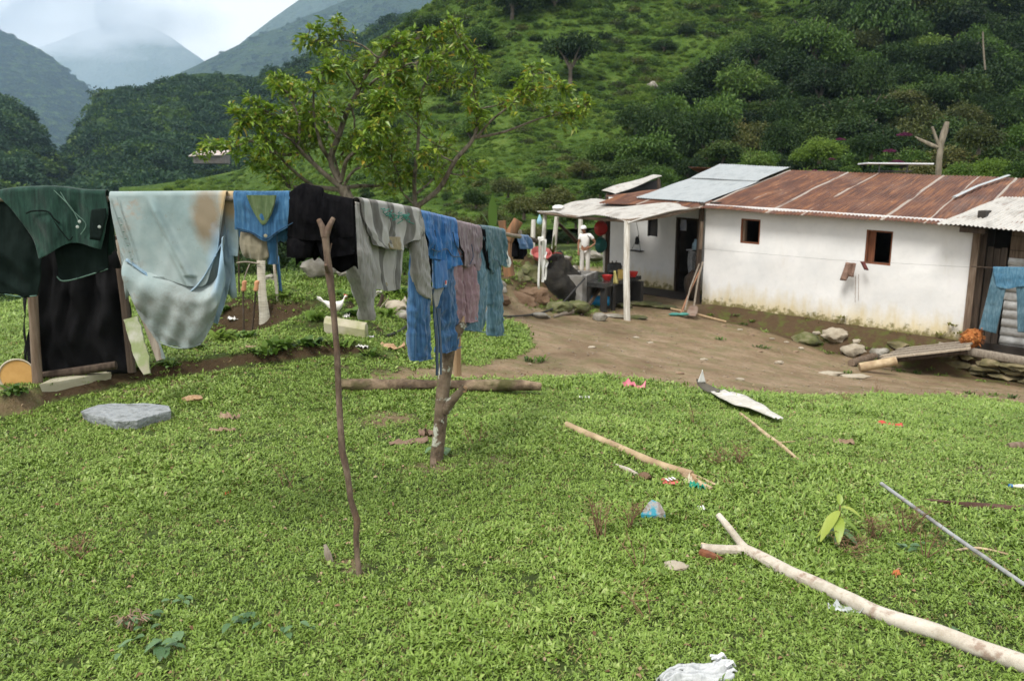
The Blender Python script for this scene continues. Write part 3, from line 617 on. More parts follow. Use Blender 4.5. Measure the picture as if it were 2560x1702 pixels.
def wall_mesh(t0, t1, zt, b0, b1, holes, dt=.14, z0=-.25, lump=.012, seed=0, zb=None):
    """plaster wall in the house frame with openings; returns mesh with height attribute"""
    ts = sorted(set([round(x, 4) for x in list(np.linspace(t0, t1, max(2, int((t1-t0)/dt)+1)))]+[round(h[0], 4) for h in holes]+[round(h[1], 4) for h in holes]))
    zs = sorted(set([round(x, 4) for x in list(np.linspace(z0, zt, int((zt-z0)/dt)+1))]+[round(h[2], 4) for h in holes]+[round(h[3], 4) for h in holes]))
    mb = MB(); hh = []; idx = {}
    def vert(i, j, bk):
        k = (i, j, bk)
        if k not in idx:
            t, z = ts[i], zs[j]; b = b1 if bk else b0
            ed = any(abs(t-h[q]) < 1e-3 for h in holes for q in (0, 1)) or any(abs(z-h[q]) < 1e-3 for h in holes for q in (2, 3))
            if not bk: b += lump*2*noise.noise(Vector((t*1.4, z*1.4, seed)))+lump*.8*noise.noise(Vector((t*5, z*5, seed)))*(0.4 if ed else 1)
            p = hp(t, b, z); idx[k] = len(mb.v); mb.v.append(tuple(p)); hh.append(z)
        return idx[k]
    inh = lambda t, z: any(h[0] < t < h[1] and h[2] < z < h[3] for h in holes)
    nt, nz_ = len(ts)-1, len(zs)-1
    solid = [[not inh((ts[i]+ts[i+1])/2, (zs[j]+zs[j+1])/2) for j in range(nz_)] for i in range(nt)]
    for i in range(nt):
        for j in range(nz_):
            if not solid[i][j]: continue
            mb.f.append((vert(i, j, 0), vert(i+1, j, 0), vert(i+1, j+1, 0), vert(i, j+1, 0)))
            mb.f.append((vert(i, j, 1), vert(i, j+1, 1), vert(i+1, j+1, 1), vert(i+1, j, 1)))
            for di, dj, a, c in ((-1, 0, (0, 0), (0, 1)), (1, 0, (1, 1), (1, 0)), (0, -1, (1, 0), (0, 0)), (0, 1, (0, 1), (1, 1))):
                x, y = i+di, j+dj
                if not (0 <= x < nt and 0 <= y < nz_) or not solid[x][y]:
                    mb.f.append((vert(i+a[0], j+a[1], 0), vert(i+c[0], j+c[1], 0), vert(i+c[0], j+c[1], 1), vert(i+a[0], j+a[1], 1)))
    me = bpy.data.meshes.new('wall'); me.from_pydata(mb.v, [], mb.f)
    a = me.attributes.new('hgt', 'FLOAT', 'POINT'); a.data.foreach_set('value', hh)
    bm = bmesh.new(); bm.from_mesh(me); bmesh.ops.recalc_face_normals(bm, faces=bm.faces[:]); bm.to_mesh(me); bm.free()
    return me
house = thing('farmhouse', 'low whitewashed farmhouse with a rusty corrugated roof and two small black windows', 'house', hp(2.8, 2.5, 0))
def hole(pts, b=0):
    q = [hpx(u, v, b) for u, v in pts]; return (min(x[0] for x in q), max(x[0] for x in q), min(x[1] for x in q), max(x[1] for x in q))
WIN1 = hole([(1853, 546), (1898, 612)]); WIN2 = hole([(2167, 574), (2226, 665)])
T1 = hpx(2424, 700)[0]
TG = hpx(1519, 600, 1.3)[0]
obj('front_wall', wall_mesh(0, T1, 2.3, 0, .22, [WIN1, WIN2]), M_white, house, label='white front wall with two black window openings')
gd = hole([(1692, 543), (1741, 719)], 1.3); gw = hole([(1621, 540), (1643, 592)], 1.3)
obj('veranda_wall', wall_mesh(TG, .2, 2.3, 1.3, 1.5, [(gd[0], gd[1], -.26, gd[3]), gw], seed=5), M_white, house, label='shaded white wall under the veranda roof with a dark doorway')
def hbox(mb, t0, t1, b0, b1, z0, z1):
    vs = [hp(t, b, z) for t in (t0, t1) for b in (b0, b1) for z in (z0, z1)]
    mb.add(vs, [(0, 1, 3, 2), (4, 6, 7, 5), (0, 4, 5, 1), (2, 3, 7, 6), (0, 2, 6, 4), (1, 5, 7, 3)])
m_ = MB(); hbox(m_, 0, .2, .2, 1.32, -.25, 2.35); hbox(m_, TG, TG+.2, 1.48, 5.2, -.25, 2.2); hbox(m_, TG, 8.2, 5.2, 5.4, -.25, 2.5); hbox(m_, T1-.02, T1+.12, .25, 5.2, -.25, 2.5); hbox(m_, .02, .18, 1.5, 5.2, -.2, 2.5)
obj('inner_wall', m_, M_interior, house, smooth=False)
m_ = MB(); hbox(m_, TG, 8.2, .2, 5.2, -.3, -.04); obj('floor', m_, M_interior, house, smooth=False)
# window linings and frames
for (a, b, c, d), nm in ((WIN1, 'left'), (WIN2, 'right')):
    f = MB(); w = .035; y0, y1 = .02, .2
    for q in ((a, a+w, c, d), (b-w, b, c, d), (a+w, b-w, d-w, d), (a+w, b-w, c, c+w)): hbox(f, q[0], q[1], y0, y1, q[2], q[3])
    fr = obj('window_frame', f, M_redwood, house, smooth=False)
    if nm == 'right':
        f = MB(); hbox(f, a+w, a+w+.13, .1, .13, c+w, d-w); obj('shutter', f, M_redwood, fr, smooth=False)
    else:
        f = MB(); hbox(f, a+w, a+w+.05, .06, .18, c+w, d-w); obj('shutter', f, M_wood, fr, smooth=False)
f = MB(); a, b, c, d = gd
for q in ((a, a+.05, -.1, d), (b-.05, b, -.1, d), (a+.05, b-.05, d-.05, d)): hbox(f, q[0], q[1], 1.27, 1.45, q[2], q[3])
obj('door_frame', f, M_dkwood, house, smooth=False)
f = MB(); a, b, c, d = gw; hbox(f, a, b, 1.36, 1.4, c, d); hbox(f, a, a+.03, 1.28, 1.36, c, d); hbox(f, b-.03, b, 1.28, 1.36, c, d); hbox(f, a+.03, b-.03, 1.28, 1.36, d-.03, d); obj('window', f, M_black, house, smooth=False)
# corner post of the veranda and step blocks
f = MB(); q = hpx(1757, 520, -.03); f.tube([hp(-.1, -.06, -.1), hp(-.11, -.05, 1.1), hp(-.08, -.05, 2.32)], [.075, .07, .065], 8, rough=.1)
obj('corner_post', f, M_dkwood, house)
f = MB(); f.tube([hp(-.05, -.1, 1.25), hp(-.04, -.1, 1.9)], [.045, .045], 6); obj('post_facing', f, M_wood, house)
# roofs: corrugated iron
def rust():
    t = NT('rusty_corrugated_iron'); q = t.n('ShaderNodeUVMap', uv_map='UVMap'); mp = t.n('ShaderNodeMapping'); t.l(q.outputs[0], mp.inputs[0]); mp.inputs['Scale'].default_value = (1.15, .34, 1)
    vec = mp.outputs[0]; n = t.noise(vec, 2.6, 6, .65); 
    mp2 = t.n('ShaderNodeMapping'); t.l(q.outputs[0], mp2.inputs[0]); mp2.inputs['Scale'].default_value = (5.5, .32, 1); n2 = t.noise(mp2.outputs[0], 2.2, 4, .6)
    col = t.ramp(n, [(.3, (.062, .027, .018)), (.47, (.098, .041, .025)), (.6, (.135, .058, .032)), (.72, (.2, .095, .045))])
    col = t.mix(t.math('MULTIPLY', t.ramp(n2, [(.5, 0.0), (.66, 1.0)]), .65), col, (.27, .115, .045))
    col = t.mix(t.math('MULTIPLY', t.ramp(t.noise(vec, .9, 5, .7), [(.52, 0.0), (.68, 1.0)]), .28), col, (.2, .165, .145))
    sx = t.n('ShaderNodeSeparateXYZ'); t.l(q.outputs[0], sx.inputs[0])
    # pale overlaps between sheets
    wob = t.math('MULTIPLY', t.math('SUBTRACT', n, .5), .1)
    fr = t.math('FRACT', t.math('ADD', t.math('DIVIDE', sx.outputs[0], .79), wob)); cell = t.math('FLOOR', t.math('DIVIDE', sx.outputs[0], .79))
    wn_ = t.n('ShaderNodeTexWhiteNoise', noise_dimensions='1D'); t.l(cell, wn_.inputs['W'])
    line = t.math('MULTIPLY', t.math('LESS_THAN', fr, .06), t.math('GREATER_THAN', wn_.outputs[0], .3))
    brk = t.ramp(t.noise(mp2.outputs[0], 1.5, 3), [(.36, 0.0), (.44, 1.0)])
    col = t.mix(t.math('MULTIPLY', line, brk), col, (.33, .29, .25))
    b2 = t.math('MULTIPLY', t.ramp(t.noise(vec, 11, 4, .7), [(.62, 0.0), (.68, 1.0)]), t.ramp(n2, [(.5, 0.0), (.58, 1.0)]))
    col = t.mix(t.math('MULTIPLY', b2, .8), col, (.42, .28, .16))
    return t.done(col, .72, t.bump(t.noise(vec, 30, 4), .2, .004), .3)
M_rust = rust()
def zinc(name, a, b, c, rusty=.3):
    t = NT(name); q = t.n('ShaderNodeUVMap', uv_map='UVMap'); mp = t.n('ShaderNodeMapping'); t.l(q.outputs[0], mp.inputs[0]); mp.inputs['Scale'].default_value = (2, .6, 1)
    n = t.noise(mp.outputs[0], 1.6, 6, .65); col = t.ramp(n, [(.32, a), (.5, b), (.68, c)])
    n2 = t.noise(mp.outputs[0], 3.2, 5, .7); col = t.mix(t.math('MULTIPLY', t.ramp(n2, [(.58, 0.0), (.7, 1.0)]), rusty), col, (.25, .1, .05))
    return t.done(col, .5, t.bump(t.noise(mp.outputs[0], 20, 3), .2, .004), .4, .15)
M_zinc = zinc('zinc_sheet', (.3, .325, .335), (.37, .395, .4), (.25, .275, .285), .0)
M_oldzinc = zinc('weathered_zinc', (.36, .34, .31), (.48, .46, .42), (.26, .24, .21), .45)
def sheet(name, corner, mat, parent, nv=14, per=.076, amp=.012, wave=0.0, label=None, seed=0, edge=0.0, uvs=1.0, **k):
    """corrugated sheet between 4 corners: eave-left, eave-right, ridge-right, ridge-left"""
    A, B, C_, D_ = [Vector(q) for q in corner]; Wd = max((B-A).length, (C_-D_).length); Hh = ((D_-A).length+(C_-B).length)/2
    nu = max(8, int(Wd/per*8)); nrm = (B-A).cross(D_-A).normalized(); me = bpy.data.meshes.new(name); vs = []; uv = []
    if nrm.z < 0: nrm = -nrm
    for j in range(nv+1):
        f = j/nv
        for i in range(nu+1):
            g = i/nu; e_ = edge*noise.noise(Vector((g*Wd*1.4, seed, 0)))*(1-f); ff = f+e_/Hh
            p = (A*(1-g)+B*g)*(1-ff)+(D_*(1-g)+C_*g)*ff
            p = p+nrm*(amp*math.cos(2*math.pi*g*Wd/per)+wave*noise.noise(Vector((g*Wd*.8, f*Hh*.7, seed))))
            vs.append(p); uv.append((g*Wd*uvs+seed*.37, f*Hh))
    m = nu+1; fs = [(j*m+i, j*m+i+1, (j+1)*m+i+1, (j+1)*m+i) for j in range(nv) for i in range(nu)]
    me.from_pydata([tuple(p) for p in vs], [], fs); ul = me.uv_layers.new(name='UVMap')
    arr = np.array(uv, 'f'); li = np.empty(len(me.loops), 'i'); me.loops.foreach_get('vertex_index', li); ul.data.foreach_set('uv', arr[li].ravel())
    return obj(name, me, mat, parent, smooth=False, solid=.004, label=label, **k)
rz = lambda b: 2.27+.168*b      # main roof height above the floor line
def rp_(t, b, up=0): return hp(t, b, rz(b)+up)
roof = sheet('roof', [rp_(-.06, -.32), rp_(8.3, -.32), rp_(8.3, 5.5), rp_(-.02, 5.5)], M_rust, house, label='rusty red brown corrugated roof with pale overlaps', wave=.03)
sheet('rear_roof', [hp(-3.2, 10, 2.2), hp(8.3, 10, 2.2), rp_(8.3, 5.52, -.02), rp_(-3.2, 5.52, -.02)], M_rust, house)
za, zb_ = -1.95, .04
sheet('zinc_roof', [rp_(za, .15, .05), rp_(-.1, .1, .05), rp_(.0, 3.2, .05), rp_(za, 3.2, .05)], M_zinc, house, label='pale zinc roof sheets beside the rusty roof', wave=.02, seed=2)
sheet('zinc_roof', [rp_(za+.05, 3.05, .08), rp_(.0, 3.05, .08), rp_(-.02, 5.52, .08), rp_(za-.2, 5.5, .1)], M_zinc, house, label='upper pale zinc roof sheets at the ridge', wave=.02, seed=3)
sheet('patched_roof', [rp_(-2.6, -.55, .0), rp_(-.06, -.3, .01), rp_(-.06, .5, .025), rp_(-2.6, .6, .025)], M_rust, house, label='rust striped strip of roof between zinc and veranda', wave=.03, seed=8)
sheet('side_roof', [hp(-3.3, .9, 2.3), hp(-1.9, .9, 2.36), hp(-1.9, 5.6, 2.9), hp(-3.2, 5.6, 2.6)], M_rust, house, label='low rusty roof at the left back', wave=.04, seed=9)
# small raised roof at the back left
ro = thing('lean_to_roof', 'small crooked raised tin roof behind the veranda with a black gap under it', 'roof', P(1590, 480, 23.6))
sheet('tin_sheet', [P(1537, 485, 23.0), P(1655, 442, 24.4), P(1632, 437, 25.4), P(1503, 477, 24.2)], M_oldzinc, ro, wave=.05, seed=4)
f = MB(); f.grid([[P(1512, 498, 23.6), P(1655, 480, 24.6)], [P(1515, 484, 23.7), P(1650, 448, 24.8)]]); obj('gap_shade_sheet', f, M_black, ro, smooth=False, solid=.03)  # black sheet put in for the shade in the gap under the roof
f = MB(); f.tube([P(1648, 476, 24.2), P(1646, 447, 24.3)], .05, 6); f.tube([P(1518, 500, 23.3), P(1520, 484, 23.3)], .05, 6); obj('post', f, M_dkwood, ro)
# right-hand sheet over the kitchen door
sheet('grey_roof', [rp_(hpx(2345, 545, -.5)[0], -.55, .05), rp_(8.4, -.6, .02), rp_(8.4, 2.6, .06), rp_(hpx(2470, 478, 1.5)[0]+.15, 2.5, .06)], M_oldzinc, house, label='weathered grey sheet laid over the right end of the roof', wave=.05, seed=5, edge=.1)
f = MB(); f.tube([rp_(4.75, 2.2, .07), rp_(4.95, 3.6, .08), rp_(5.35, 5.3, .08)], [.05, .045, .05], 6, flat=.4); obj('ridge_strip', f, M_zinc, house)
f = MB(); hbox(f, T1-.2, T1+.22, -.4, -.02, 2.1, 2.2); obj('rafter_end', f, M_dkwood, house, smooth=False)
# door bay on the right
f = MB(); hbox(f, T1-.02, T1+.1, -.04, .16, -.2, 2.28); obj('door_post', f, M_wood, house, smooth=False, label='reddish brown post at the right end of the white wall')
f = MB(); hbox(f, T1+.1, T1+.2, .1, .2, -.2, 2.25); obj('door_jamb', f, M_dkwood, house, smooth=False)
tdr = hpx(2508, 740, .35)[0]; zdt = hpx(2480, 617, .35)[1]
f = MB(); n = 3
for i in range(n):
    w = (tdr-T1-.2)/n; hbox(f, T1+.2+i*w, T1+.2+(i+1)*w-.012, .34+.01*(i % 2), .38+.01*(i % 2), -.15, zdt-.03*(i == 1))
obj('plank_door', f, wood('scuffed_planks', (.13, .1, .078), (.06, .047, .038), 4, (5, 5, .5)), house, smooth=False, label='scuffed plank half door in shade')
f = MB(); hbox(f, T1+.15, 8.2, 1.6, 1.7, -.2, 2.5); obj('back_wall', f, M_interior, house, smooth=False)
f = MB()
for i in range(3): hbox(f, tdr+.02, 8.2, .36+.01*i, .4+.01*i, zdt-.3+.27*i, zdt-.04+.27*i)
obj('board_wall', f, M_wood, house, smooth=False)
f = MB(); zz = -.2; k = 0
while zz < zdt-.32:
    hgt = .17; a = 0
    f.tube([hp(tdr+.02+q*.3, .42+.02*noise.noise(Vector((q*.9, zz*7, 0))), zz+hgt/2) for q in range(7)], [hgt*.53]*7, 10, rough=.12, seed=zz*9); zz += hgt; k += 1
obj('log_wall', f, plain('limewashed_logs', (.7, .7, .69), (.45, .44, .42), 7, .9, bump=.6, bscale=18, bdist=.02), house, label='whitewashed stacked logs beside the door')
f = MB(); f.tube([hp(T1-.35, -.42, -.12), hp(T1+.8, -.34, -.16), hp(8.4, -.3, -.2)], [.09, .085, .085], 8, rough=.12); obj('sill_log', f, M_grey, house)
M_tanmoss = plain('mossy_tan_stone', (.26, .21, .13), (.13, .115, .055), 4, .95, bump=.8, bscale=14, bdist=.03, c=(.06, .05, .035), lo=.3, hi=.7)
# foundation of loose stones: one dry wall
f = MB(); r = random.Random(5)
for z in (-.27, -.4, -.53, -.66):
    tt = T1-1.3+r.uniform(-.2, .1)-(.0 if z > -.5 else .3)
    while tt < 8.6:
        w = r.uniform(.24, .52); p = hp(tt+w/2, -.34+r.uniform(-.08, .06)-(z+.27)*.12, z+r.uniform(-.03, .03)); f.rock(p, (w*1.08, .36, r.uniform(.12, .18)), seed=r.randrange(99), sub=2, amp=.45, rz=-.67+r.uniform(-.15, .15)); tt += w
fo = obj('stone_wall', f, M_tanmoss, None, label='mossy dry stone foundation under the door bay at the right', cat='wall')
f = MB(); hbox(f, T1-1.0, 8.6, -.12, .3, -1.3, -.22); obj('earth_core', f, M_earth, fo, smooth=False)
# television aerial plate on the ridge
an = thing('solar_panel', 'thin white flat panel on a small metal stand on the ridge of the rusty roof', 'panel', rp_(2.6, 5.4))
c = P(2238, 410, 21.6); f = MB(); f.box(c, (1.72, .7, .035), -.05, ry=.012); obj('panel', f, plain('panel_white', (.72, .75, .77), (.6, .63, .66), 3, .4), an)
f = MB()
for du in (-42, 26): f.tube([c+Vector((du/F*21.6, -.1, 0)), c+Vector((du/F*21.6, -.1, -.24))], .022, 6)
f.tube([c+Vector((-.5, -.1, -.2)), c+Vector((.42, -.1, -.2))], .02, 6); obj('stand', f, plain('dull_metal', (.16, .17, .18), (.1, .1, .11), 5, .5, metal=.4), an)

# ---------------------------------------------------------------- veranda
ve = thing('veranda_roof', 'sagging grey corrugated veranda roof carried on thin poles at the left of the house', 'veranda', P(1568, 800, 16.2))
sheet('roof_sheet', [P(1343, 529, 19.6), P(1575, 549, 16.1), P(1748, 512, 18.35), P(1476, 499, 22.2)], M_oldzinc, ve, wave=.11, seed=6, edge=.12, nv=18)
f = MB(); g0 = G(1568, 800); f.tube([g0-Vector((0, 0, .1)), P(1566, 680, 16.2), P(1568, 552, 16.25)], [.07, .066, .062], 10, rough=.05); obj('post', f, M_whitepost, ve, label='whitewashed front pole')
f = MB(); f.tube([P(1352, 690, 19.2), P(1358, 610, 19.3), P(1363, 533, 19.5)], [.055, .05, .05], 8, rough=.05); obj('post', f, M_whitepost, ve, label='leaning pale left pole')
f = MB(); f.tube([P(1513, 690, 20.4), P(1512, 545, 20.4)], [.06, .055], 8); obj('post', f, M_whitepost, ve); f = MB(); f.box(P(1519, 618, 20.3), (.09, .09, 1.55), -.67); obj('post', f, M_dkwood, ve, smooth=False)
f = MB(); f.tube([P(1570, 553, 16.3), P(1660, 540, 17.4), P(1752, 518, 18.5)], .045, 6, rough=.1); f.tube([P(1350, 532, 19.5), P(1460, 545, 17.8), P(1568, 552, 16.4)], .04, 6, rough=.1); obj('beam', f, M_wood, ve)
f = MB(); f.rock(P(1396, 520, 19.6), (.32, .26, .15), 3, 2); obj('boulder', f, plain('white_rock', (.7, .7, .68), (.55, .54, .5), 4, .8), label='white stone weighing down the veranda roof at its left end', cat='stone')
# pans on the pole
def pan(u, v, Y, r, mat, lab, inner=None, tilt=(0, 0)):
    c = P(u, v, Y); M = Euler((math.pi/2+tilt[0], 0, tilt[1])).to_matrix(); mb = MB()
    mb.lathe(c, [(.01, 0), (r*.7, 0), (r*.95, -.06), (r, -.1), (r*1.05, -.1), (r*.98, -.05), (r*.72, .012), (.01, .012)][::-1], 20, M); o = obj('basin', mb, mat, label=lab, cat='basin'); return o
M_red = plain('red_enamel', (.42, .03, .025), (.38, .02, .02), 3, .35, spec=.5, bump=.05); M_green = plain('green_enamel', (.015, .13, .12), (.01, .09, .09), 3, .35, spec=.5, bump=.05)
pan(1507, 571, 20.1, .19, M_red, 'red enamel basin hung high on the veranda pole', tilt=(0, .5)); pan(1508, 613, 20.1, .2, M_green, 'green enamel basin hung on the pole below the red one', tilt=(0, .8))
# lamp on a little shelf
la = thing('wall_shelf', 'black shelf hung by cords on the veranda wall', 'shelf', hp(*[hpx(1592, 625, 1.25)[0], 1.25, hpx(1592, 625, 1.25)[1]]))
a, z = hpx(1592, 627, 1.2); f = MB(); hbox(f, a-.17, a+.17, 1.08, 1.3, z-.012, z+.012); obj('board', f, M_black, la, smooth=False)
f = MB(); f.tube([hp(a-.14, 1.15, z), hp(a, 1.28, z+.42)], .006, 5); f.tube([hp(a+.14, 1.15, z), hp(a+.06, 1.2, z+.3), hp(a, 1.28, z+.4)], .006, 5); f.tube([hp(a, 1.28, z+.4), hp(a-.14, 1.29, z+.95)], .005, 4); obj('cord', f, M_black, la)
f = MB(); f.lathe(hp(a+.02, 1.16, z+.17), [(.045, 0), (.06, .03), (.05, .16), (.03, .19), (.035, .21)], 12); obj('lantern', f, M_black, label='small black lantern hanging over the wall shelf', cat='lantern')
# cloth and wire by the door
cl = MB(); q = hpx(1708, 545, 1.42); rows = []
for i in range(8):
    t0, z0 = hpx(1701, 541+i*5, 1.42); t1_, _ = hpx(1716, 541+i*5, 1.42); rows.append([hp(t0+(t1_-t0)*j/5, 1.42+.02*math.sin(j*2+i), z0) for j in range(6)])
cl.grid(rows); obj('cloth', cl, plain('pale_blue_cloth', (.42, .5, .68), (.6, .62, .68), 4, .9), label='pale blue cloth hanging inside the dark doorway', cat='cloth', solid=.01)
cl = MB(); r = random.Random(3)
for k in range(7):
    u0 = 1721+k*2.2; pts = []
    for i in range(15):
        a = i/14*math.pi*2; pts.append(P(u0+3+7*math.sin(a)*(.6+.1*k), 655-30*math.cos(a)+r.uniform(-1, 1)+k*.8, 19.1))
    cl.tube(pts, .005, 4)
cl.tube([P(1716, 625, 19.1), P(1738, 624, 19.1)], .015, 5)
obj('wire_coil', cl, plain('galvanised_wire', (.5, .52, .54), (.38, .4, .42), 4, .45), label='hank of pale wire hanging in the doorway', cat='wire')
cl = MB(); c = P(1739, 612, 18.7); cl.lathe(c+Vector((0, 0, -.13)), [(.05, 0), (.085, .05), (.08, .15), (.04, .2), (.035, .26)], 12); cl.tube([c+Vector((.06, 0, .06)), c+Vector((.13, 0, 0)), c+Vector((.08, 0, -.1))], .015, 6)
obj('jug', cl, plain('blue_grey_plastic', (.12, .2, .26), (.22, .3, .36), 5, .5), label='blue grey jug hanging on the corner post beside the doorway', cat='jug')
cl = MB(); cl.rock(P(1730, 712, 18.9), (.42, .4, .72), 8, 2, .2); obj('stump', cl, M_dkwood, label='dark stump standing in front of the veranda doorway', cat='stump')
# tools leaning at the corner
sh = thing('shovel', 'rusty shovel leaning against the corner post with its blade on the ground', 'shovel', G(1735, 785))
g0 = G(1735, 783); f = MB(); f.tube([P(1757, 655, 18.25), P(1745, 700, 17.9), P(1734, 770, 17.4)], .022, 7); obj('handle', f, M_grey, sh)
f = MB(); b0 = P(1734, 764, 17.35); rows = []
for i in range(6):
    c = b0.lerp(P(1728, 790, 17.0), i/5); w = [.07, .115, .12, .12, .115, .09][i]; rows.append([c+Vector((w*(j/4*2-1), .03*(1-(j/2-1)**2), 0)) for j in range(5)])
f.grid(rows); obj('blade', f, plain('rusty_steel', (.17, .11, .08), (.26, .2, .16), 6, .6, metal=.3), sh, solid=.006)
f = MB(); f.tube([P(1752, 672, 18.2), P(1728, 720, 17.6), P(1702, 784, 17.0)], [.024, .022, .024], 7, rough=.1); obj('stick', f, wood('tan_stick', (.3, .16, .09), (.2, .1, .06)), label='reddish stick leaning beside the shovel', cat='stick')
f = MB(); f.tube([P(1748, 660, 18.3), P(1725, 722, 17.5), P(1712, 776, 17.1)], [.018, .018, .02], 6, rough=.1); obj('stick', f, M_grey, label='thin grey stick leaning behind the reddish one', cat='stick')
f = MB(); a, b = G(1676, 778), G(1815, 808); f.tube([a+Vector((0, 0, .06)), (a+b)/2+Vector((0, 0, .06)), b+Vector((0, 0, .03))], .024, 7, rough=.1); obj('stick', f, wood('straw_pole', (.42, .31, .19), (.3, .21, .12)), label='long tan stick lying along the foot of the house corner', cat='stick')
f = MB(); g0 = G(1697, 790); f.rings([[g0+Vector((x*.2+.02*math.cos(a), .07*math.cos(a)*k, .04+.04*math.sin(a)*k)) for a in np.linspace(0, 6.28, 9)[:-1]] for x, k in ((-1.1, .2), (-.8, .9), (-.3, 1), (0, .6), (.3, 1), (.8, .9), (1.1, .2))]); obj('rag', f, plain('teal_cloth', (.04, .17, .15), (.07, .24, .2), 6, .8), label='teal rag lying on the earth by the shovel', cat='rag')
# wash place
wt_ = thing('wash_tank', 'grey concrete wash tank with a black slab top beside the veranda pole', 'tank', G(1480, 790))
dd, nn = HD, Vector((.623, .782, 0)); o0 = P(1466, 765, 16.9); o0.z = h1(o0.x, o0.y)-.05; ztop = P(1466, 690, 16.9).z
f = MB(); dl = Vector((-.95, .32, 0)).normalized(); db = Vector((.32, .95, 0)).normalized()
def fbox(mb, o, ax, ay, lx, ly, z0, z1):
    vs = [Vector((o.x, o.y, 0))+ax*(lx*i)+ay*(ly*j)+Vector((0, 0, z)) for i in (0, 1) for j in (0, 1) for z in (z0, z1)]
    mb.add(vs, [(0, 1, 3, 2), (4, 6, 7, 5), (0, 4, 5, 1), (2, 3, 7, 6), (0, 2, 6, 4), (1, 5, 7, 3)])
fbox(f, o0, dl, db, .5, .12, o0.z, ztop); fbox(f, o0+dl*.38, dl, db, .12, 1.1, o0.z, ztop+.002); fbox(f, o0+db*1.0, dl, db, .5, .12, o0.z, ztop+.001); fbox(f, o0, dl, db, .1, 1.1, o0.z+.001, ztop+.003)
obj('basin_wall', f, M_conc, wt_, smooth=False)
sl0 = P(1460, 692, 17.0); e1 = P(1508, 706, 16.6); e2 = P(1603, 700, 18.3); e3 = P(1490, 684, 19.2)
f = MB(); top = [sl0, e1, e2, e3]; zt = sum(p.z for p in top)/4; tp = [Vector((p.x, p.y, zt)) for p in top]; f.add(tp+[p-Vector((0, 0, .09)) for p in tp], [(0, 1, 2, 3), (7, 6, 5, 4), (0, 4, 5, 1), (1, 5, 6, 2), (2, 6, 7, 3), (3, 7, 4, 0)])
t_ = NT('wet_black_slab'); vec = t_.coord('Object'); ms = t_.done(t_.mix(t_.noise(vec, 4, 4), (.015, .016, .017), (.05, .05, .048)), t_.ramp(t_.noise(vec, 3, 3), [(.4, .1), (.6, .45)]), t_.bump(t_.noise(vec, 20, 3), .15, .005), .5)
obj('slab', f, ms, wt_, smooth=False)
for (u, v, Y, w) in ((1510, 712, 16.75, .12), (1534, 716, 17.2, .05), (1592, 708, 18.0, .3)):
    p = P(u, v, Y); zb = h1(p.x, p.y)-.05; f = MB(); f.box((p.x, p.y, (zb+zt-.09)/2), (w, .12, zt-.09-zb), -.67); obj('leg', f, M_black, wt_, smooth=False)
f = MB(); p0, p1 = e1.lerp(e2, .25), e2; nb_ = Vector((-.5, .86, 0)); zb = min(h1(p0.x, p0.y), h1(p1.x, p1.y))-.05; f.add([Vector((q.x, q.y, z))+nb_*.3 for q in (p0, p1) for z in (zb, zt-.1)], [(0, 2, 3, 1)]); obj('skirt_wall', f, M_black, wt_, smooth=False, solid=.06)
def bowl(u, v, Y, r, h, mat, nm, lab, z=None, cat=None):
    c = P(u, v, Y); c.z = zt if z is None else z; mb = MB(); mb.lathe(c, [(.01, .004), (r*.6, .004), (r*.85, h*.5), (r, h), (r*.93, h), (r*.8, h*.5), (r*.5, .02), (.01, .02)], 18); return obj(nm, mb, mat, label=lab, cat=cat or nm)
bowl(1518, 692, 17.3, .12, .12, M_red, 'bowl', 'bright red plastic bowl on the wash slab'); bowl(1580, 694, 18.0, .14, .13, M_red, 'bowl', 'red bowl behind the veranda pole on the wash slab')
f = MB(); c = P(1554, 690, 17.7); c.z = zt; f.lathe(c, [(.01, .003), (.09, .003), (.095, .2), (.085, .2), (.08, .02), (.01, .02)], 16); f.tube([c+Vector((.09, 0, .16)), c+Vector((.15, 0, .12)), c+Vector((.09, 0, .05))], .012, 6); obj('mug', f, plain('mustard_enamel', (.38, .27, .08), (.28, .19, .05), 4, .5), label='mustard yellow mug on the wash slab', cat='mug')
f = MB(); c = P(1536, 690, 18.6); c.z = zt; f.lathe(c, [(.08, 0), (.17, .05), (.18, .2), (.15, .26), (.16, .27)], 16); obj('cooking_pot', f, M_black, label='sooty cooking pot at the back of the wash slab', cat='pot')
f = MB()
for du in (-12, -2, 8): f.tube([P(1533+du*.6, 678, 18.0), P(1533+du, 652, 18.0)], .012, 5)
f.tube([P(1522, 680, 18.0), P(1545, 679, 18.0)], .05, 6); obj('utensil_rack', f, M_black, label='black forks and ladles standing in a rack behind the red bowl', cat='utensils')
f = MB(); rows = []
for i in range(8):
    v = 677+i*4.6; w = [4, 5, 6, 7, 8, 10, 11, 12][i]; rows.append([P(1537+i*.4+(j/4-.5)*w, v, 16.75+.03*math.sin(j*1.9)) for j in range(5)])
f.grid(rows); obj('cloth', f, plain('yellow_cloth', (.4, .36, .12), (.5, .45, .2), 6, .9), label='yellow cloth hanging over the edge of the wash slab', cat='cloth', solid=.012)
f = MB(); g0 = G(1494, 768); f.tube([g0+Vector((-.22, .1, .14)), g0+Vector((-.16, .08, .14)), g0+Vector((.18, 0, .14)), g0+Vector((.26, -.02, .14))], [.05, .12, .12, .1], 12); obj('canister', f, plain('bright_blue_plastic', (.01, .2, .45), (.015, .26, .52), 4, .35, spec=.5), label='bright blue plastic canister lying under the wash slab', cat='canister')
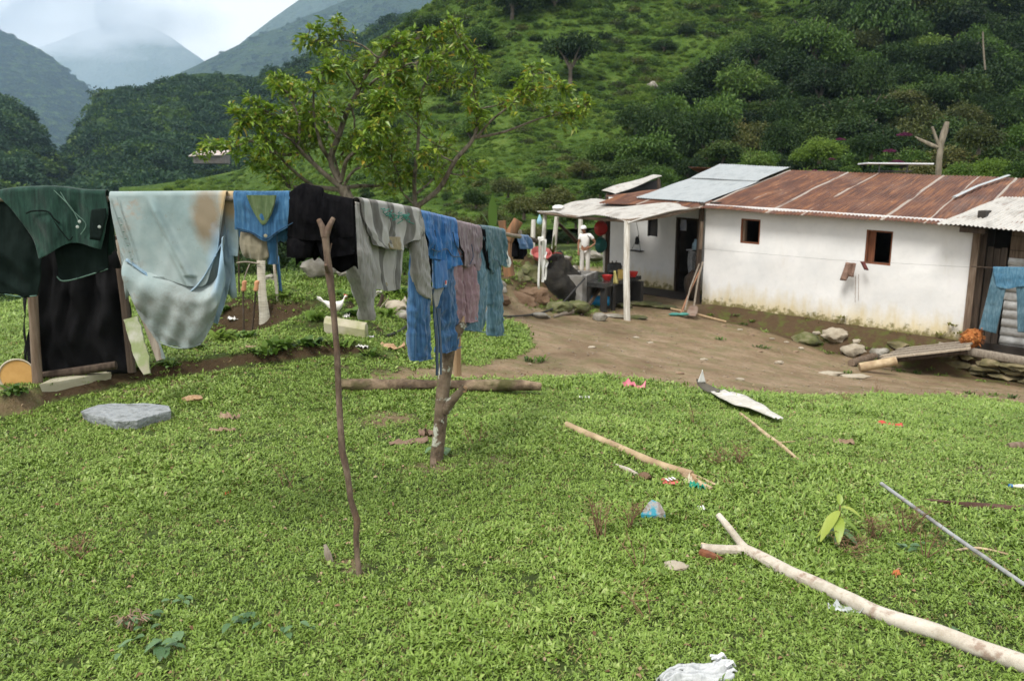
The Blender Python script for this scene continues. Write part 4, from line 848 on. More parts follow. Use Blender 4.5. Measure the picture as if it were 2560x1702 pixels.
# hose
f = MB(); hp_ = [P(1462, 696, 16.8), P(1440, 720, 16.4), P(1405, 758, 15.9)]+[G(u, v)+Vector((0, 0, .03)) for u, v in ((1370, 780), (1330, 790), (1270, 795), (1200, 790), (1120, 798))]
f.tube([Vector(q) for q in cat_interp(hp_, 40)], .018, 6); obj('hose', f, M_black, label='black hose curving from the wash tank across the earth', cat='hose')
f = MB(); f.tube([Vector(q) for q in cat_interp([G(970, 845)+Vector((0,0,.03)), G(1000, 833)+Vector((0,0,.03)), G(1030, 812)+Vector((0,0,.04))], 12)], .014, 6); obj('hose', f, M_black, label='short length of dark hose in the grass behind the jeans', cat='hose')
f = MB(); a, b, c = G(1385, 795), G(1430, 786), G(1462, 770); f.tube([a+Vector((0, 0, .03)), b+Vector((0, 0, .07)), c+Vector((0, 0, .06))], [.02, .06, .04], 7, rough=.4); obj('driftwood', f, M_grey, label='pale split branch lying before the wash tank', cat='branch')
f = MB(); f.tube([P(1498, 722, 17.4), P(1480, 752, 16.9), G(1452, 790)], [.05, .04, .03], 6, rough=.2); obj('branch', f, M_dkwood, label='dark branch leaning under the wash slab', cat='branch')
for (u, v, sx, sy, sz, lab, mt) in ((1500, 802, .3, .22, .2, 'squarish stone on the earth in front of the wash place', M_stone), (1540, 795, .5, .28, .1, 'flat pale stone at the foot of the white veranda pole', M_stone), (1595, 798, .45, .3, .1, 'flat grey stone right of the white veranda pole', M_moss), (1610, 765, .9, .45, .14, 'long stone slab under the veranda', M_moss), (1560, 770, .4, .3, .14, 'dark stone below the wash slab', M_moss), (1660, 770, .7, .4, .08, 'low paving slab before the veranda door', M_moss)):
    g0 = G(u, v); f = MB(); f.rock(g0+Vector((0, .05, sz*.35)), (sx, sy, sz), u, 2, .3, rz=-.4); obj('stone', f, mt, label=lab, cat='stone')
# line along the wall with rags
f = MB(); f.tube([hp(-.6, -.12, hpx(1700, 608, -.1)[1]), hp(0, -.14, hpx(1757, 622, -.14)[1]), hp(3, -.2, hpx(2125, 654, -.2)[1]-.0), hp(T1, -.14, hpx(2424, 668, -.14)[1])], .002, 4); obj('wire', f, M_black, label='thin wire strung along the white front wall', cat='wire')
f = MB(); M_rag = plain('brown_rag', (.26, .17, .13), (.14, .085, .065), 7, .95, bump=.6); tt, zz = hpx(2134, 655, -.2); rows = []
for i in range(9):
    rows.append([hp(tt-.15+.035*j+(.012*i if j < 2 else .004*i)*(-1), -.21+.03*math.sin(j*1.7+i*.3), zz-.02-i*.048*(1 if j < 3 else .75)) for j in range(7)])
f.grid(rows); obj('rag', f, M_rag, label='tattered brown rag on the wire beside the right window', cat='rag', solid=.012)
f = MB(); rows = [[hp(tt+.13+.02*j+.016*i, -.21+.02*math.sin(j*2), zz+.03-i*.028) for j in range(5)] for i in range(7)]; f.grid(rows); obj('rag', f, plain('maroon_rag', (.16, .05, .045), (.09, .03, .03), 7, .95), label='small maroon rag on the wire at the window corner', cat='rag', solid=.012)
for k, (u, v0, v1) in enumerate(((2139, 690, 756), (2147, 685, 752))):
    f = MB(); a = hpx(u, v0, -.2); b = hpx(u-1, v1, -.2); f.tube([hp(a[0], -.2, a[1]), hp(b[0], -.2, b[1])], .005, 4); obj('string', f, M_rag, label=('left' if k == 0 else 'right')+' of two strings dangling below the brown rag on the white wall', cat='string')
# jeans at the door
dj = thing('jeans', 'faded blue jeans hanging over a line in front of the plank door', 'jeans', hp(tdr, -.3, .2))
# ================================================================ WASHING
class Plane:
    def __init__(s, A, B):
        s.A, s.B = Vector(A), Vector(B); d = s.B-s.A; s.d = Vector((d.x, d.y, 0)).normalized(); s.n = Vector((s.d.y, -s.d.x, 0))
        if (Vector((0, 0, 0))-Vector((s.A.x, s.A.y, 0))).dot(s.n) < 0: s.n = -s.n
    def hit(s, u, v):
        a, b = ray(u, v); Y = (s.A.x*s.n.x+s.A.y*s.n.y)/(a*s.n.x+s.n.y); return Vector((a*Y, Y, CZ+b*Y))
    def st(s, p): return (p-Vector((s.A.x, s.A.y, 0))).dot(s.d)
PL = Plane(P(-150, 498, 3.36), P(830, 498, 3.42))
PR = Plane(P(812, 492, 3.42), P(1292, 588, 6.3))
PD = Plane(hp(T1-.5, -.32, 1.6), hp(T1+2.5, -.32, 1.5))
def resample(pts, n):
    pts = [np.array(p, float) for p in pts]
    if len(pts) == 2: return [pts[0]+(pts[1]-pts[0])*i/(n-1) for i in range(n)]
    return cat_interp(pts, n)
def fabric(name, a, b, weave=260, streak=1.0, c=None, fade=None, rough=.92, sheen=.2, scale=5, spec=.15):
    t = NT(name); vec = t.coord('Object'); v2 = t.coord('Object', (34, 34, 2.6)); n = t.noise(vec, scale, 6, .65); n2 = t.noise(v2, 2.2, 5, .65)
    f = t.math('ADD', t.math('MULTIPLY', n, .55), t.math('MULTIPLY', n2, .45))
    st = [(.34, a), (.62, b)] if c is None else [(.34, a), (.5, b), (.66, c)]
    col = t.ramp(f, st)
    if fade: col = t.mix(t.math('MULTIPLY', t.ramp(n2, [(.5, 0.0), (.75, 1.0)]), .25*streak), col, fade)
    col = t.mix(t.math('MULTIPLY', t.ramp(n2, [(.3, 1.0), (.46, 0.0)]), .3), col, tuple(q*.45 for q in a))
    h = t.math('ADD', t.math('MULTIPLY', t.noise(vec, 34, 5, .6), 1.0), t.math('MULTIPLY', t.noise(vec, weave, 2), .25))
    return t.done(col, rough, t.bump(h, .45, .006), spec, Sheen_Weight=sheen)
def drape(name, rows, plane, off, mat, parent, nr=56, nc=40, amp=.02, fx=7.0, seed=0, bulge=0.0, back=0.0, wrap=False, fold=None, solid=.004, label=None, rag=0.0, offs=None, tight=.25, uvcol=False):
    """cloth hanging from a pole; rows are photo points on the pole's own vertical plane. back: length hanging behind; bulge: a leg's roundness"""
    R_ = [resample(r, nc) for r in rows]; cols = [cat_interp([r[j] for r in R_], nr) for j in range(nc)]
    offf = None if offs is None else [float(q[0]) for q in cat_interp([(o,) for o in offs], nr)]
    def point(i, j, side=1):
        u, v = cols[j][i]; p = plane.hit(u, v); s = plane.st(p); g = i/(nr-1); x = j/(nc-1)
        k = tight+(1-tight)*min(1, g*1.8)
        w = noise.noise(Vector((s*fx+seed, p.z*fx*.22, seed*1.3))); w = (1-2*abs(w))*.6+.8*noise.noise(Vector((s*fx*2.1, p.z*fx*.4, seed+7)))
        w2 = noise.noise(Vector((s*fx*1.1+p.z*fx*.9, p.z*fx*.9-s*3, seed+3)))
        w3 = 1-2.4*abs(noise.noise(Vector((s*fx*1.7+p.z*5.0, p.z*fx*1.1+seed, seed+13))))
        w4 = 1-2.2*abs(noise.noise(Vector((s*fx*3.6-p.z*3, p.z*fx*.8, seed+31)))); w5 = noise.noise(Vector((s*fx*5+p.z*9, p.z*fx*3.2, seed+41)))
        o = off+amp*k*(w+.5*w2+.4*w3)*side+min(amp, .02)*(.28*w4+.22*w5)*side+(offf[i] if offf else 0)
        if bulge: o += side*bulge*math.sin(math.pi*(.06+.88*x))**.8*(.35+.65*min(1, g*3))
        if rag and i == nr-1: p = p+Vector((0, 0, -rag*abs(noise.noise(Vector((s*60, seed, 0))))))
        if fold: o += fold(u, v, g, x)
        return p+plane.n*o, w
    mb = MB(); grid = [[point(i, j)[0] for j in range(nc)] for i in range(nr)]
    if wrap:      # over the pole and down behind
        top = grid[0]; ext = []
        zc = [p.z for p in top]
        for a in (150, 115, 80, 45, 15):
            pass
        for k_ in range(1, 6):
            an = math.pi*k_/5; ext.append([p-plane.n*(.02*(1-math.cos(an)))+Vector((0, 0, .018*math.sin(an))) for p in top])
        nb = 10
        for k_ in range(1, nb+1):
            g = k_/nb; ext.append([top[j]-plane.n*(.04+amp*.8*g*noise.noise(Vector((j*.35, g*2, seed+20)))+.02*g)+Vector((0, 0, -back*g*(1+.12*noise.noise(Vector((j*.2, seed, 1)))))) for j in range(nc)])
        grid = ext[::-1]+grid
    if bulge:
        bk = [[point(i, j, -1)[0] for j in range(nc)][::-1] for i in range(nr)]
        mb.rings([grid[i]+bk[i] for i in range(nr)], cap=False)
    else: mb.grid(grid)
    o = obj(name, mb, mat, parent, smooth='all', label=label, solid=solid)
    return o
def seam(name, pts, plane, off, r, mat, parent, n=20, seed=0):
    mb = MB(); mb.tube([plane.hit(*p)+plane.n*off for p in cat_interp(pts, n)], r, 5); return obj(name, mb, mat, parent)
# pole and line
M_pole = wood('pole_wood', (.16, .13, .1), (.24, .2, .15))
po = MB(); po.tube([P(-260, 499, 3.36), P(0, 497, 3.37), P(300, 498, 3.4), P(575, 497, 3.42), P(812, 500, 3.42)], [.014, .0135, .013, .0125, .012], 10, rough=.06)
obj('clothes_pole', po, M_pole, label='thin grey brown pole carrying the dark green trousers and the pale cloth', cat='pole')
po = MB(); po.tube([P(806, 500, 3.42), P(900, 512, 3.74), P(1045, 541, 4.37), P(1195, 574, 5.4), P(1300, 592, 6.45)], [.012, .013, .014, .016, .016], 10, rough=.06)
obj('clothes_pole', po, M_pole, label='second thin pole running away under the striped shirt and the jeans', cat='pole')
# dark green trousers
F_green = fabric('dark_green_cotton', (.004, .017, .013), (.01, .036, .026), c=(.022, .062, .045), fade=(.035, .085, .062)); F_green2 = fabric('shaded_green_cotton', (.002, .006, .005), (.005, .012, .01), sheen=0)  # second green is a shaded copy: shade put into the cotton's colour
M_thread = plain('pale_thread', (.11, .19, .15), (.06, .11, .09), 20, .9)
g = thing('trousers', 'dark green trousers thrown over the left end of the pole', 'trousers', PL.hit(130, 740))
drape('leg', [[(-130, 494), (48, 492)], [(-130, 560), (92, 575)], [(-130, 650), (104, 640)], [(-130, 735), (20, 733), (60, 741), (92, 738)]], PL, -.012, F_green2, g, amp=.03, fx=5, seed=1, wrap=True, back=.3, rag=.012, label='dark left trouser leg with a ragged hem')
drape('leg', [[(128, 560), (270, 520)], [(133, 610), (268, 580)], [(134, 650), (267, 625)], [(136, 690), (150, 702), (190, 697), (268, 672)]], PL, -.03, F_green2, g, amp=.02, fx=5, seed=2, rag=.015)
drape('seat', [[(2, 486), (60, 478), (145, 476), (210, 484), (268, 485)], [(26, 508), (150, 512), (276, 524)], [(58, 545), (160, 548), (273, 560)], [(90, 595), (180, 586), (268, 596)], [(112, 645), (135, 634), (190, 606), (262, 622)]], PL, .02, F_green, g, nr=60, nc=60, amp=.022, fx=4.5, seed=3, wrap=True, back=.25, label='folded green seat and waistband')
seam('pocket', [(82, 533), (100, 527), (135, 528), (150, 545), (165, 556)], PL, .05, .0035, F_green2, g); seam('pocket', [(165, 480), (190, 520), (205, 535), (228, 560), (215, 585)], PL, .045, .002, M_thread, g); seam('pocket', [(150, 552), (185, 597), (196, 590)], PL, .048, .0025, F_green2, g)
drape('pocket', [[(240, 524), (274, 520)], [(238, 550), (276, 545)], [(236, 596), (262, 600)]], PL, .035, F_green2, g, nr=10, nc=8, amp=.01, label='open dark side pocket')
seam('hem', [(4, 733), (50, 741), (93, 739)], PL, .004, .003, M_thread, g); seam('hem', [(138, 692), (152, 703), (190, 697), (266, 673)], PL, -.014, .0032, M_thread, g)
seam('seam', [(150, 476), (175, 500), (196, 524), (214, 560)], PL, .048, .002, M_thread, g)
f = MB()
for (u, v) in ((214, 553), (209, 566), (263, 566)): f.lathe(PL.hit(u, v)+PL.n*.05, [(.001, .004), (.007, .003), (.007, 0)], 8, Euler((math.pi/2, 0, 0)).to_matrix())
obj('button', f, plain('tin', (.4, .45, .42), (.3, .33, .3), 5, .4, metal=.6), g)
# pale stained cloth
t = NT('pale_stained_cotton'); vec = t.coord('Object'); n = t.noise(vec, 3, 6, .65); n2 = t.noise(vec, 9, 6, .7)
col = t.ramp(n, [(.33, (.18, .25, .255)), (.5, (.26, .325, .325)), (.66, (.33, .385, .385))])
def blob(cx, cy, cz, sx_, sy_, sz_, lo=.5, hi=1.3, wob=.9):
    mp = t.n('ShaderNodeMapping'); q = t.n('ShaderNodeNewGeometry'); t.l(q.outputs['Position'], mp.inputs[0]); mp.inputs['Location'].default_value = (-cx/sx_, -cy/sy_, -cz/sz_); mp.inputs['Scale'].default_value = (1/sx_, 1/sy_, 1/sz_)
    ln = t.n('ShaderNodeVectorMath', operation='LENGTH'); t.l(mp.outputs[0], ln.inputs[0]); return t.ramp(t.math('ADD', ln.outputs['Value'], t.math('MULTIPLY', t.math('SUBTRACT', n2, .5), wob)), [(lo, 1.0), (hi if hi <= 1 else 1.0, 0.0)])
b1 = PL.hit(520, 545); col = t.mix(t.math('MULTIPLY', blob(b1.x, b1.y, b1.z, .085, .4, .16), .75), col, (.2, .13, .06))
b1 = PL.hit(572, 500); col = t.mix(t.math('MULTIPLY', blob(b1.x, b1.y, b1.z, .04, .4, .1), .8), col, (.42, .29, .13))
b1 = PL.hit(440, 800); col = t.mix(t.math('MULTIPLY', t.math('MULTIPLY', blob(b1.x, b1.y, b1.z, .3, .5, .2, lo=.6), t.ramp(t.noise(vec, 26, 7, .8), [(.3, .25), (.66, 1.0)])), .62), col, (.105, .09, .066))
b1 = PL.hit(330, 700); col = t.mix(t.math('MULTIPLY', t.math('MULTIPLY', blob(b1.x, b1.y, b1.z, .09, .5, .3), t.ramp(n2, [(.5, 0.0), (.62, 1.0)])), .7), col, (.2, .15, .1))
b1 = PL.hit(310, 520); col = t.mix(t.math('MULTIPLY', t.math('MULTIPLY', blob(b1.x, b1.y, b1.z, .12, .5, .14), t.ramp(n2, [(.53, 0.0), (.64, 1.0)])), .5), col, (.33, .2, .12))
b1 = PL.hit(560, 660); col = t.mix(t.math('MULTIPLY', blob(b1.x, b1.y, b1.z, .065, .5, .2, lo=.3), .7), col, (.25, .4, .56))
col = t.mix(t.math('MULTIPLY', t.ramp(t.noise(vec, 22, 4, .7), [(.62, 0.0), (.7, 1.0)]), .3), col, (.13, .11, .08))
M_pale = t.done(col, .93, t.bump(t.math('ADD', n2, t.math('MULTIPLY', t.noise(vec, 300, 2), .2)), .3, .005), .12, Sheen_Weight=.15)
F_lblue = fabric('pale_blue_lining', (.13, .22, .31), (.22, .32, .4), c=(.29, .37, .43))
g = thing('cloth', 'large pale stained blue green garment with a deep sagging fold over the pole', 'cloth', PL.hit(430, 890))
def crease(u, v, gg, x): return .03*math.exp(-((u-(378+(v-490)*.52))/9)**2)*(v < 690)*min(1, (v-488)/40)+.018*math.exp(-((u-(420+(v-600)*.5))/7)**2)*sst(590, 640, v)
drape('upper_cloth', [[(278, 490), (420, 489), (567, 488)], [(288, 550), (420, 555), (560, 545)], [(304, 620), (420, 640), (552, 610)], [(330, 672), (400, 690), (470, 712), (515, 712), (532, 672), (552, 612)]], PL, .012, M_pale, g, nr=70, nc=60, amp=.014, fx=3.2, seed=12, wrap=True, back=.45, fold=lambda u, v, a, b: float(crease(u, v, a, b)))
drape('pouch', [[(312, 640), (420, 690), (500, 716), (545, 690), (560, 590)], [(322, 680), (425, 725), (505, 748), (552, 712), (566, 600)], [(345, 740), (430, 785), (500, 790), (556, 752), (573, 668)], [(378, 800), (440, 835), (500, 834), (535, 792), (565, 720)], [(405, 852), (440, 862), (472, 866), (508, 856), (536, 806)]], PL, .01, M_pale, g, nr=70, nc=70, amp=.02, fx=5, seed=13, offs=[-.03, .035, .03, .01, .0], tight=.8, fold=lambda u, v, gg, x: .008*math.sin(gg*24+1.5*math.sin(x*3))*math.exp(-gg*3.2)*math.sin(math.pi*x)+.012*math.sin(u*.11+v*.05)*gg, label='sagging lower fold like a pouch')
drape('hem', [[(320, 640), (470, 720), (556, 600)], [(322, 650), (470, 732), (560, 610)]], PL, .0, F_lblue, g, nr=6, nc=40, amp=.004, offs=[-.005, .03])
drape('back_flap', [[(545, 489), (577, 489)], [(556, 545), (589, 575)], [(563, 600), (592, 610)], [(570, 640), (590, 642)]], PL, -.03, M_pale, g, amp=.01, seed=14, wrap=True, back=.1)
drape('back_flap', [[(556, 560), (566, 570)], [(545, 640), (577, 668)], [(530, 740), (556, 762)], [(522, 806), (540, 812)]], PL, -.03, F_lblue, g, amp=.014, fx=9, seed=15, label='pale blue inner side hanging behind')
drape('side_strip', [[(274, 490), (302, 490)], [(292, 560), (322, 565)], [(304, 640), (348, 650)], [(318, 690), (352, 692)]], PL, .0, M_pale, g, amp=.012, fx=10, seed=16, wrap=True, back=.3)
drape('side_strip', [[(318, 685), (352, 690)], [(345, 780), (384, 800)], [(398, 855), (412, 880)], [(405, 895), (414, 896)]], PL, .0, M_pale, g, amp=.012, fx=10, seed=17)
for pts, r_ in (([(280, 492), (304, 560), (322, 620), (350, 688)], .002), ([(300, 492), (322, 565), (348, 650)], .002), ([(345, 692), (370, 690), (415, 690)], .0022), ([(567, 490), (556, 545), (552, 600), (545, 640)], .0022), ([(405, 853), (440, 864), (472, 867), (508, 857)], .003)): seam('seam', pts, PL, .03, r_, M_pale, g)
f = MB()
for k in range(7): f.box(PL.hit(306+k*5.2, 545+k*17)+PL.n*.03, (.007, .004, .004))
obj('stitch', f, M_thread, g, smooth=False)
# denim with the green patch
F_denim = fabric('blue_denim', (.015, .055, .12), (.03, .1, .2), c=(.06, .16, .28), fade=(.15, .27, .38)); F_patch = fabric('green_patch_cloth', (.05, .085, .035), (.09, .13, .055), c=(.13, .17, .09), fade=(.34, .37, .26))
F_beige = fabric('beige_lining', (.14, .125, .085), (.23, .21, .15))
F_denimd = fabric('dark_denim', (.008, .02, .045), (.018, .045, .085), c=(.03, .07, .12))
g = thing('shorts', 'blue denim garment with a green patch folded over the pole', 'shorts', PL.hit(665, 660))
drape('waist', [[(588, 488), (660, 489), (727, 488)], [(592, 515), (668, 526), (737, 520)], [(594, 545), (668, 562), (746, 548)], [(595, 572), (635, 583), (671, 602), (700, 582), (745, 556)]], PL, .02, F_denim, g, amp=.02, fx=6, seed=21, wrap=True, back=.2, nr=46, nc=46)
drape('patch', [[(625, 488), (697, 488)], [(636, 515), (692, 512)], [(649, 540), (682, 538)], [(663, 559), (668, 559)]], PL, .044, F_patch, g, amp=.006, fx=9, seed=22, tight=.8, label='green triangular patch')
seam('patch_edge', [(625, 488), (636, 516), (650, 542), (666, 561), (682, 540), (692, 513), (697, 488)], PL, .046, .0022, F_patch, g)
drape('pocket', [[(604, 580), (664, 588)], [(602, 610), (668, 618)], [(614, 640), (672, 640)], [(640, 648), (664, 650)]], PL, -.006, F_beige, g, amp=.018, fx=9, seed=23, bulge=.03, label='beige pocket lining hanging out')
drape('leg', [[(594, 520), (606, 520)], [(595, 580), (640, 590)], [(600, 600), (640, 605)]], PL, -.01, F_denimd, g, amp=.01, seed=24)
drape('leg', [[(654, 590), (688, 588)], [(664, 625), (689, 625)], [(669, 660), (690, 661)]], PL, -.02, F_denim, g, amp=.01, seed=25, bulge=.02)
seam('waistband', [(595, 568), (635, 579), (671, 597), (700, 578), (744, 553)], PL, .045, .0022, F_denimd, g)
f = MB(); f.lathe(PL.hit(672, 588)+PL.n*.05, [(.001, .004), (.008, .003), (.008, 0)], 8, Euler((math.pi/2, 0, 0)).to_matrix()); obj('button', f, plain('brass', (.3, .28, .2), (.2, .18, .13), 5, .4, metal=.6), g)
# black shorts over the fork
F_blk = fabric('black_jersey_and_shade', (.003, .003, .004), (.006, .006, .007), c=(.01, .0095, .0105), sheen=0, spec=.02)
g = thing('shorts', 'plain black shorts hung over the fork of the prop stick', 'shorts', PL.hit(800, 640))
drape('seat', [[(727, 492), (758, 470), (778, 474), (806, 480), (816, 494), (886, 508)], [(729, 520), (762, 510), (815, 522), (889, 545)], [(725, 560), (800, 570), (890, 570)], [(722, 590), (790, 600), (888, 590)]], PL, .016, F_blk, g, amp=.034, fx=5, seed=31, wrap=True, back=.3, nr=50, nc=50)
drape('leg', [[(723, 575), (800, 585)], [(721, 612), (788, 606)], [(720, 642), (778, 643)]], PL, .0, F_blk, g, amp=.02, seed=32, bulge=.03)
drape('leg', [[(785, 580), (889, 570)], [(795, 604), (887, 606)], [(812, 652), (838, 642), (884, 635)]], PL, .0, F_blk, g, amp=.02, seed=33, bulge=.03)
# striped shirt
t = NT('striped_knit'); vec = t.coord('Object'); n = t.noise(vec, 6, 5, .6); st = t.attr('stripe')
tone = t.ramp(st, [(.0, 0.0), (.001, 0.0), (.44, .0), (.5, 1.0), (.94, 1.0), (1.0, 0.0)])
col = t.mix(tone, t.ramp(n, [(.35, (.075, .072, .064)), (.65, (.12, .115, .105))]), t.ramp(n, [(.35, (.26, .255, .24)), (.65, (.37, .365, .345))]))
F_stripe = t.done(col, .95, t.bump(t.math('ADD', t.noise(vec, 40, 4), t.math('MULTIPLY', t.noise(vec, 300, 2), .3)), .35, .005), .1, Sheen_Weight=.2)
F_knit = fabric('grey_knit', (.15, .145, .13), (.22, .215, .2), c=(.3, .295, .28)); F_khaki = fabric('khaki_collar', (.16, .13, .07), (.24, .2, .12))
def stripes(o, nc, nr, n, phase=0):
    me = o.data; a = me.attributes.new('stripe', 'FLOAT', 'POINT'); N = len(me.vertices); a.data.foreach_set('value', [((((i % nc)/(nc-1))*n+phase) % 1.0) for i in range(N)])
g = thing('shirt', 'grey vertically striped knit shirt hanging over the second pole', 'shirt', PR.hit(960, 740))
stripes(drape('body', [[(918, 520), (1010, 530)], [(922, 610), (1020, 600)], [(924, 690), (1010, 690)], [(935, 720), (975, 728), (1002, 722)]], PR, -.03, F_stripe, g, amp=.018, fx=5, seed=41, nc=40, nr=44), 40, 44, 2.4, .2)
stripes(drape('front', [[(887, 503), (960, 514), (1040, 529)], [(898, 560), (965, 565), (1044, 570)], [(910, 590), (960, 606), (1042, 592)], [(917, 612), (940, 618), (957, 622), (975, 610), (988, 626), (1004, 606), (1036, 598)]], PR, .02, F_stripe, g, amp=.028, fx=5, seed=42, wrap=True, back=.2, nr=50, nc=60), 60, 50, 4.1, .1)
drape('sleeve', [[(886, 505), (910, 512)], [(872, 590), (918, 600)], [(866, 637), (926, 640)], [(884, 692), (932, 690)], [(906, 762), (930, 752)], [(915, 800), (922, 800)]], PR, -.002, F_knit, g, amp=.02, fx=9, seed=43, bulge=.025)
drape('sleeve', [[(1030, 530), (1044, 534)], [(1027, 600), (1052, 596)], [(1030, 680), (1060, 665)], [(1038, 730), (1066, 742)], [(1050, 745), (1064, 746)]], PR, .012, F_knit, g, amp=.018, fx=9, seed=44, bulge=.022)
drape('collar', [[(950, 592), (985, 592)], [(952, 604), (988, 612)], [(957, 622), (989, 626)]], PR, .03, F_khaki, g, nr=12, nc=14, amp=.012, seed=45, fx=14); drape('waist_hem', [[(926, 706), (1006, 706)], [(932, 724), (1002, 724)]], PR, -.026, F_khaki, g, nr=8, nc=24, amp=.012, seed=46)
f = MB(); r = random.Random(8)
for k in range(26):
    u0 = r.uniform(930, 1010); v0 = 514+(u0-890)*.19+r.uniform(-3, 14); f.tube([PR.hit(u0+r.uniform(-5, 5)*q, v0+q*r.uniform(0, 5))+PR.n*.045 for q in range(4)], .0022, 4)
obj('embroidery', f, plain('teal_thread', (.03, .16, .12), (.05, .22, .17), 9, .9), g, label='teal embroidery on the shoulders')
# blue jeans
F_bright = fabric('bright_blue_denim', (.01, .06, .19), (.02, .11, .3), c=(.05, .17, .38), fade=(.12, .27, .45)); F_bluemid = fabric('mid_blue_denim', (.014, .046, .115), (.03, .088, .19), c=(.06, .15, .28), fade=(.15, .26, .4))
def trousers(label, parts, seat_mat, leg_mat, seed, seat, legs, base, pock=()):
    g = thing('jeans', label, 'trousers', PR.hit(*base))
    for k, l in enumerate(legs): drape('leg', l, PR, -.012, leg_mat, g, amp=.02, fx=11, seed=seed+k*3, bulge=.032, nr=90, nc=34)
    drape('seat', seat, PR, .022, seat_mat, g, amp=.024, fx=9, seed=seed+9, wrap=True, back=.2, nr=60, nc=48)
    for p in pock: seam('pocket', p, PR, .052, .003, F_denimd, g)
    for l in legs:
        e_ = l[-1]; seam('hem', [e_[0], e_[-1]], PR, .03, .0035, leg_mat, g)
    return g
g = trousers('bright blue jeans with a dark inside, folded over the pole beside the striped shirt', 0, F_bright, F_bluemid, 51,
    [[(1043, 533), (1085, 542), (1128, 552)], [(1048, 570), (1090, 576), (1131, 585)], [(1054, 605), (1092, 618), (1134, 622)], [(1060, 645), (1085, 652), (1100, 676), (1112, 668), (1138, 662)]],
    [[[(1036, 600), (1080, 600)], [(1033, 690), (1074, 680)], [(1033, 790), (1070, 785)], [(1034, 868), (1070, 862)], [(1036, 902), (1070, 895)]], [[(1085, 610), (1134, 600)], [(1093, 690), (1132, 680)], [(1096, 770), (1136, 760)], [(1103, 840), (1141, 828)], [(1104, 882), (1143, 866)]]], (1090, 905), [[(1058, 622), (1075, 628), (1096, 622), (1112, 640), (1136, 640)], [(1066, 575), (1068, 600), (1062, 640)], [(1112, 580), (1120, 612), (1136, 632)]])
drape('fly', [[(1070, 650), (1108, 650)], [(1069, 690), (1106, 690)], [(1072, 722), (1102, 716)]], PR, .034, F_bright, g, nr=20, nc=14, amp=.012, seed=57); drape('inside', [[(1058, 600), (1072, 610)], [(1060, 660), (1071, 660)], [(1066, 730), (1072, 728)]], PR, .015, F_blk, g, nr=14, nc=6, amp=.006, seed=58)  # black inside strip stands for the shade within the folded jeans
drape('lining', [[(1071, 720), (1102, 716)], [(1074, 745), (1090, 742)], [(1078, 768), (1084, 766)]], PR, .02, F_knit, g, nr=10, nc=8, amp=.006)
for k, (a, b) in enumerate((((1072, 722), (1082, 938)), ((1083, 770), (1091, 936)))): drape('strap', [[a, (a[0]+9, a[1])], [((a[0]+b[0])/2-2, 800), ((a[0]+b[0])/2+5, 800)], [(b[0]-2, 870), (b[0]+5, 870)], [b, (b[0]+5, b[1])]], PR, .02, F_denimd, g, nr=30, nc=6, amp=.006, seed=60+k)
f = MB(); c = PR.hit(1092, 706)+PR.n*.058; f.box(c, (.026, .003, .026), rz=math.atan2(PR.d.y, PR.d.x)); obj('label', f, plain('white_tag', (.7, .68, .66), (.6, .58, .56), 5, .8), g, smooth=False)
f = MB(); c = PR.hit(1091, 705)+PR.n*.0605; f.box(c, (.014, .003, .022), rz=math.atan2(PR.d.y, PR.d.x)); obj('label', f, plain('red_tag', (.5, .03, .03), (.4, .02, .02), 5, .8), g, smooth=False)
# mauve trousers
F_mauve = fabric('mauve_cotton', (.09, .062, .075), (.155, .115, .13), c=(.22, .17, .185), fade=(.28, .23, .24)); F_mauve2 = fabric('dusty_pink_cotton', (.17, .105, .12), (.24, .155, .175), c=(.28, .19, .21))
trousers('dusty mauve trousers on the pole between the bright blue jeans and the teal ones', 0, F_mauve, F_mauve2, 71,
    [[(1129, 556), (1196, 571)], [(1132, 595), (1196, 600)], [(1140, 635), (1162, 640), (1195, 640)], [(1140, 664), (1160, 668), (1175, 655), (1178, 676), (1192, 672)]],
    [[[(1126, 580), (1156, 600)], [(1127, 670), (1152, 670)], [(1131, 750), (1154, 750)], [(1136, 822), (1156, 816)]], [[(1158, 610), (1192, 610)], [(1159, 680), (1190, 680)], [(1161, 750), (1192, 745)], [(1163, 806), (1188, 802)]]], (1160, 825), [[(1160, 610), (1164, 640), (1156, 660)]])
# teal jeans
F_teal = fabric('teal_denim', (.02, .055, .07), (.038, .095, .12), c=(.08, .165, .195), fade=(.18, .28, .31)); F_teal2 = fabric('pale_teal_denim', (.035, .085, .115), (.065, .135, .18), c=(.13, .22, .27), fade=(.24, .35, .4))
g = trousers('crumpled teal blue jeans at the far end of the second pole', 0, F_teal, F_teal2, 81,
    [[(1194, 569), (1225, 572), (1254, 578)], [(1198, 600), (1228, 605), (1256, 605)], [(1206, 640), (1230, 640), (1257, 640)], [(1212, 670), (1222, 686), (1238, 664), (1257, 668)]],
    [[[(1192, 580), (1216, 600)], [(1190, 670), (1214, 680)], [(1184, 750), (1210, 745)], [(1168, 826), (1202, 830)]], [[(1222, 620), (1254, 610)], [(1225, 690), (1249, 680)], [(1228, 765), (1252, 758)], [(1232, 840), (1254, 836)]]], (1215, 840), [[(1218, 648), (1228, 652), (1236, 668)], [(1244, 628), (1252, 640), (1254, 660)]])
drape('inside', [[(1194, 572), (1202, 574)], [(1198, 620), (1206, 625)], [(1206, 670), (1213, 676)]], PR, .03, F_blk, g, nr=14, nc=5, amp=.005)  # shade inside the teal jeans, put in as a black strip
F_sock = fabric('white_cotton', (.5, .49, .46), (.66, .65, .62), c=(.56, .55, .52))
g = thing('sock', 'long white sock hanging on the pole right of the teal jeans', 'sock', PR.hit(1265, 668))
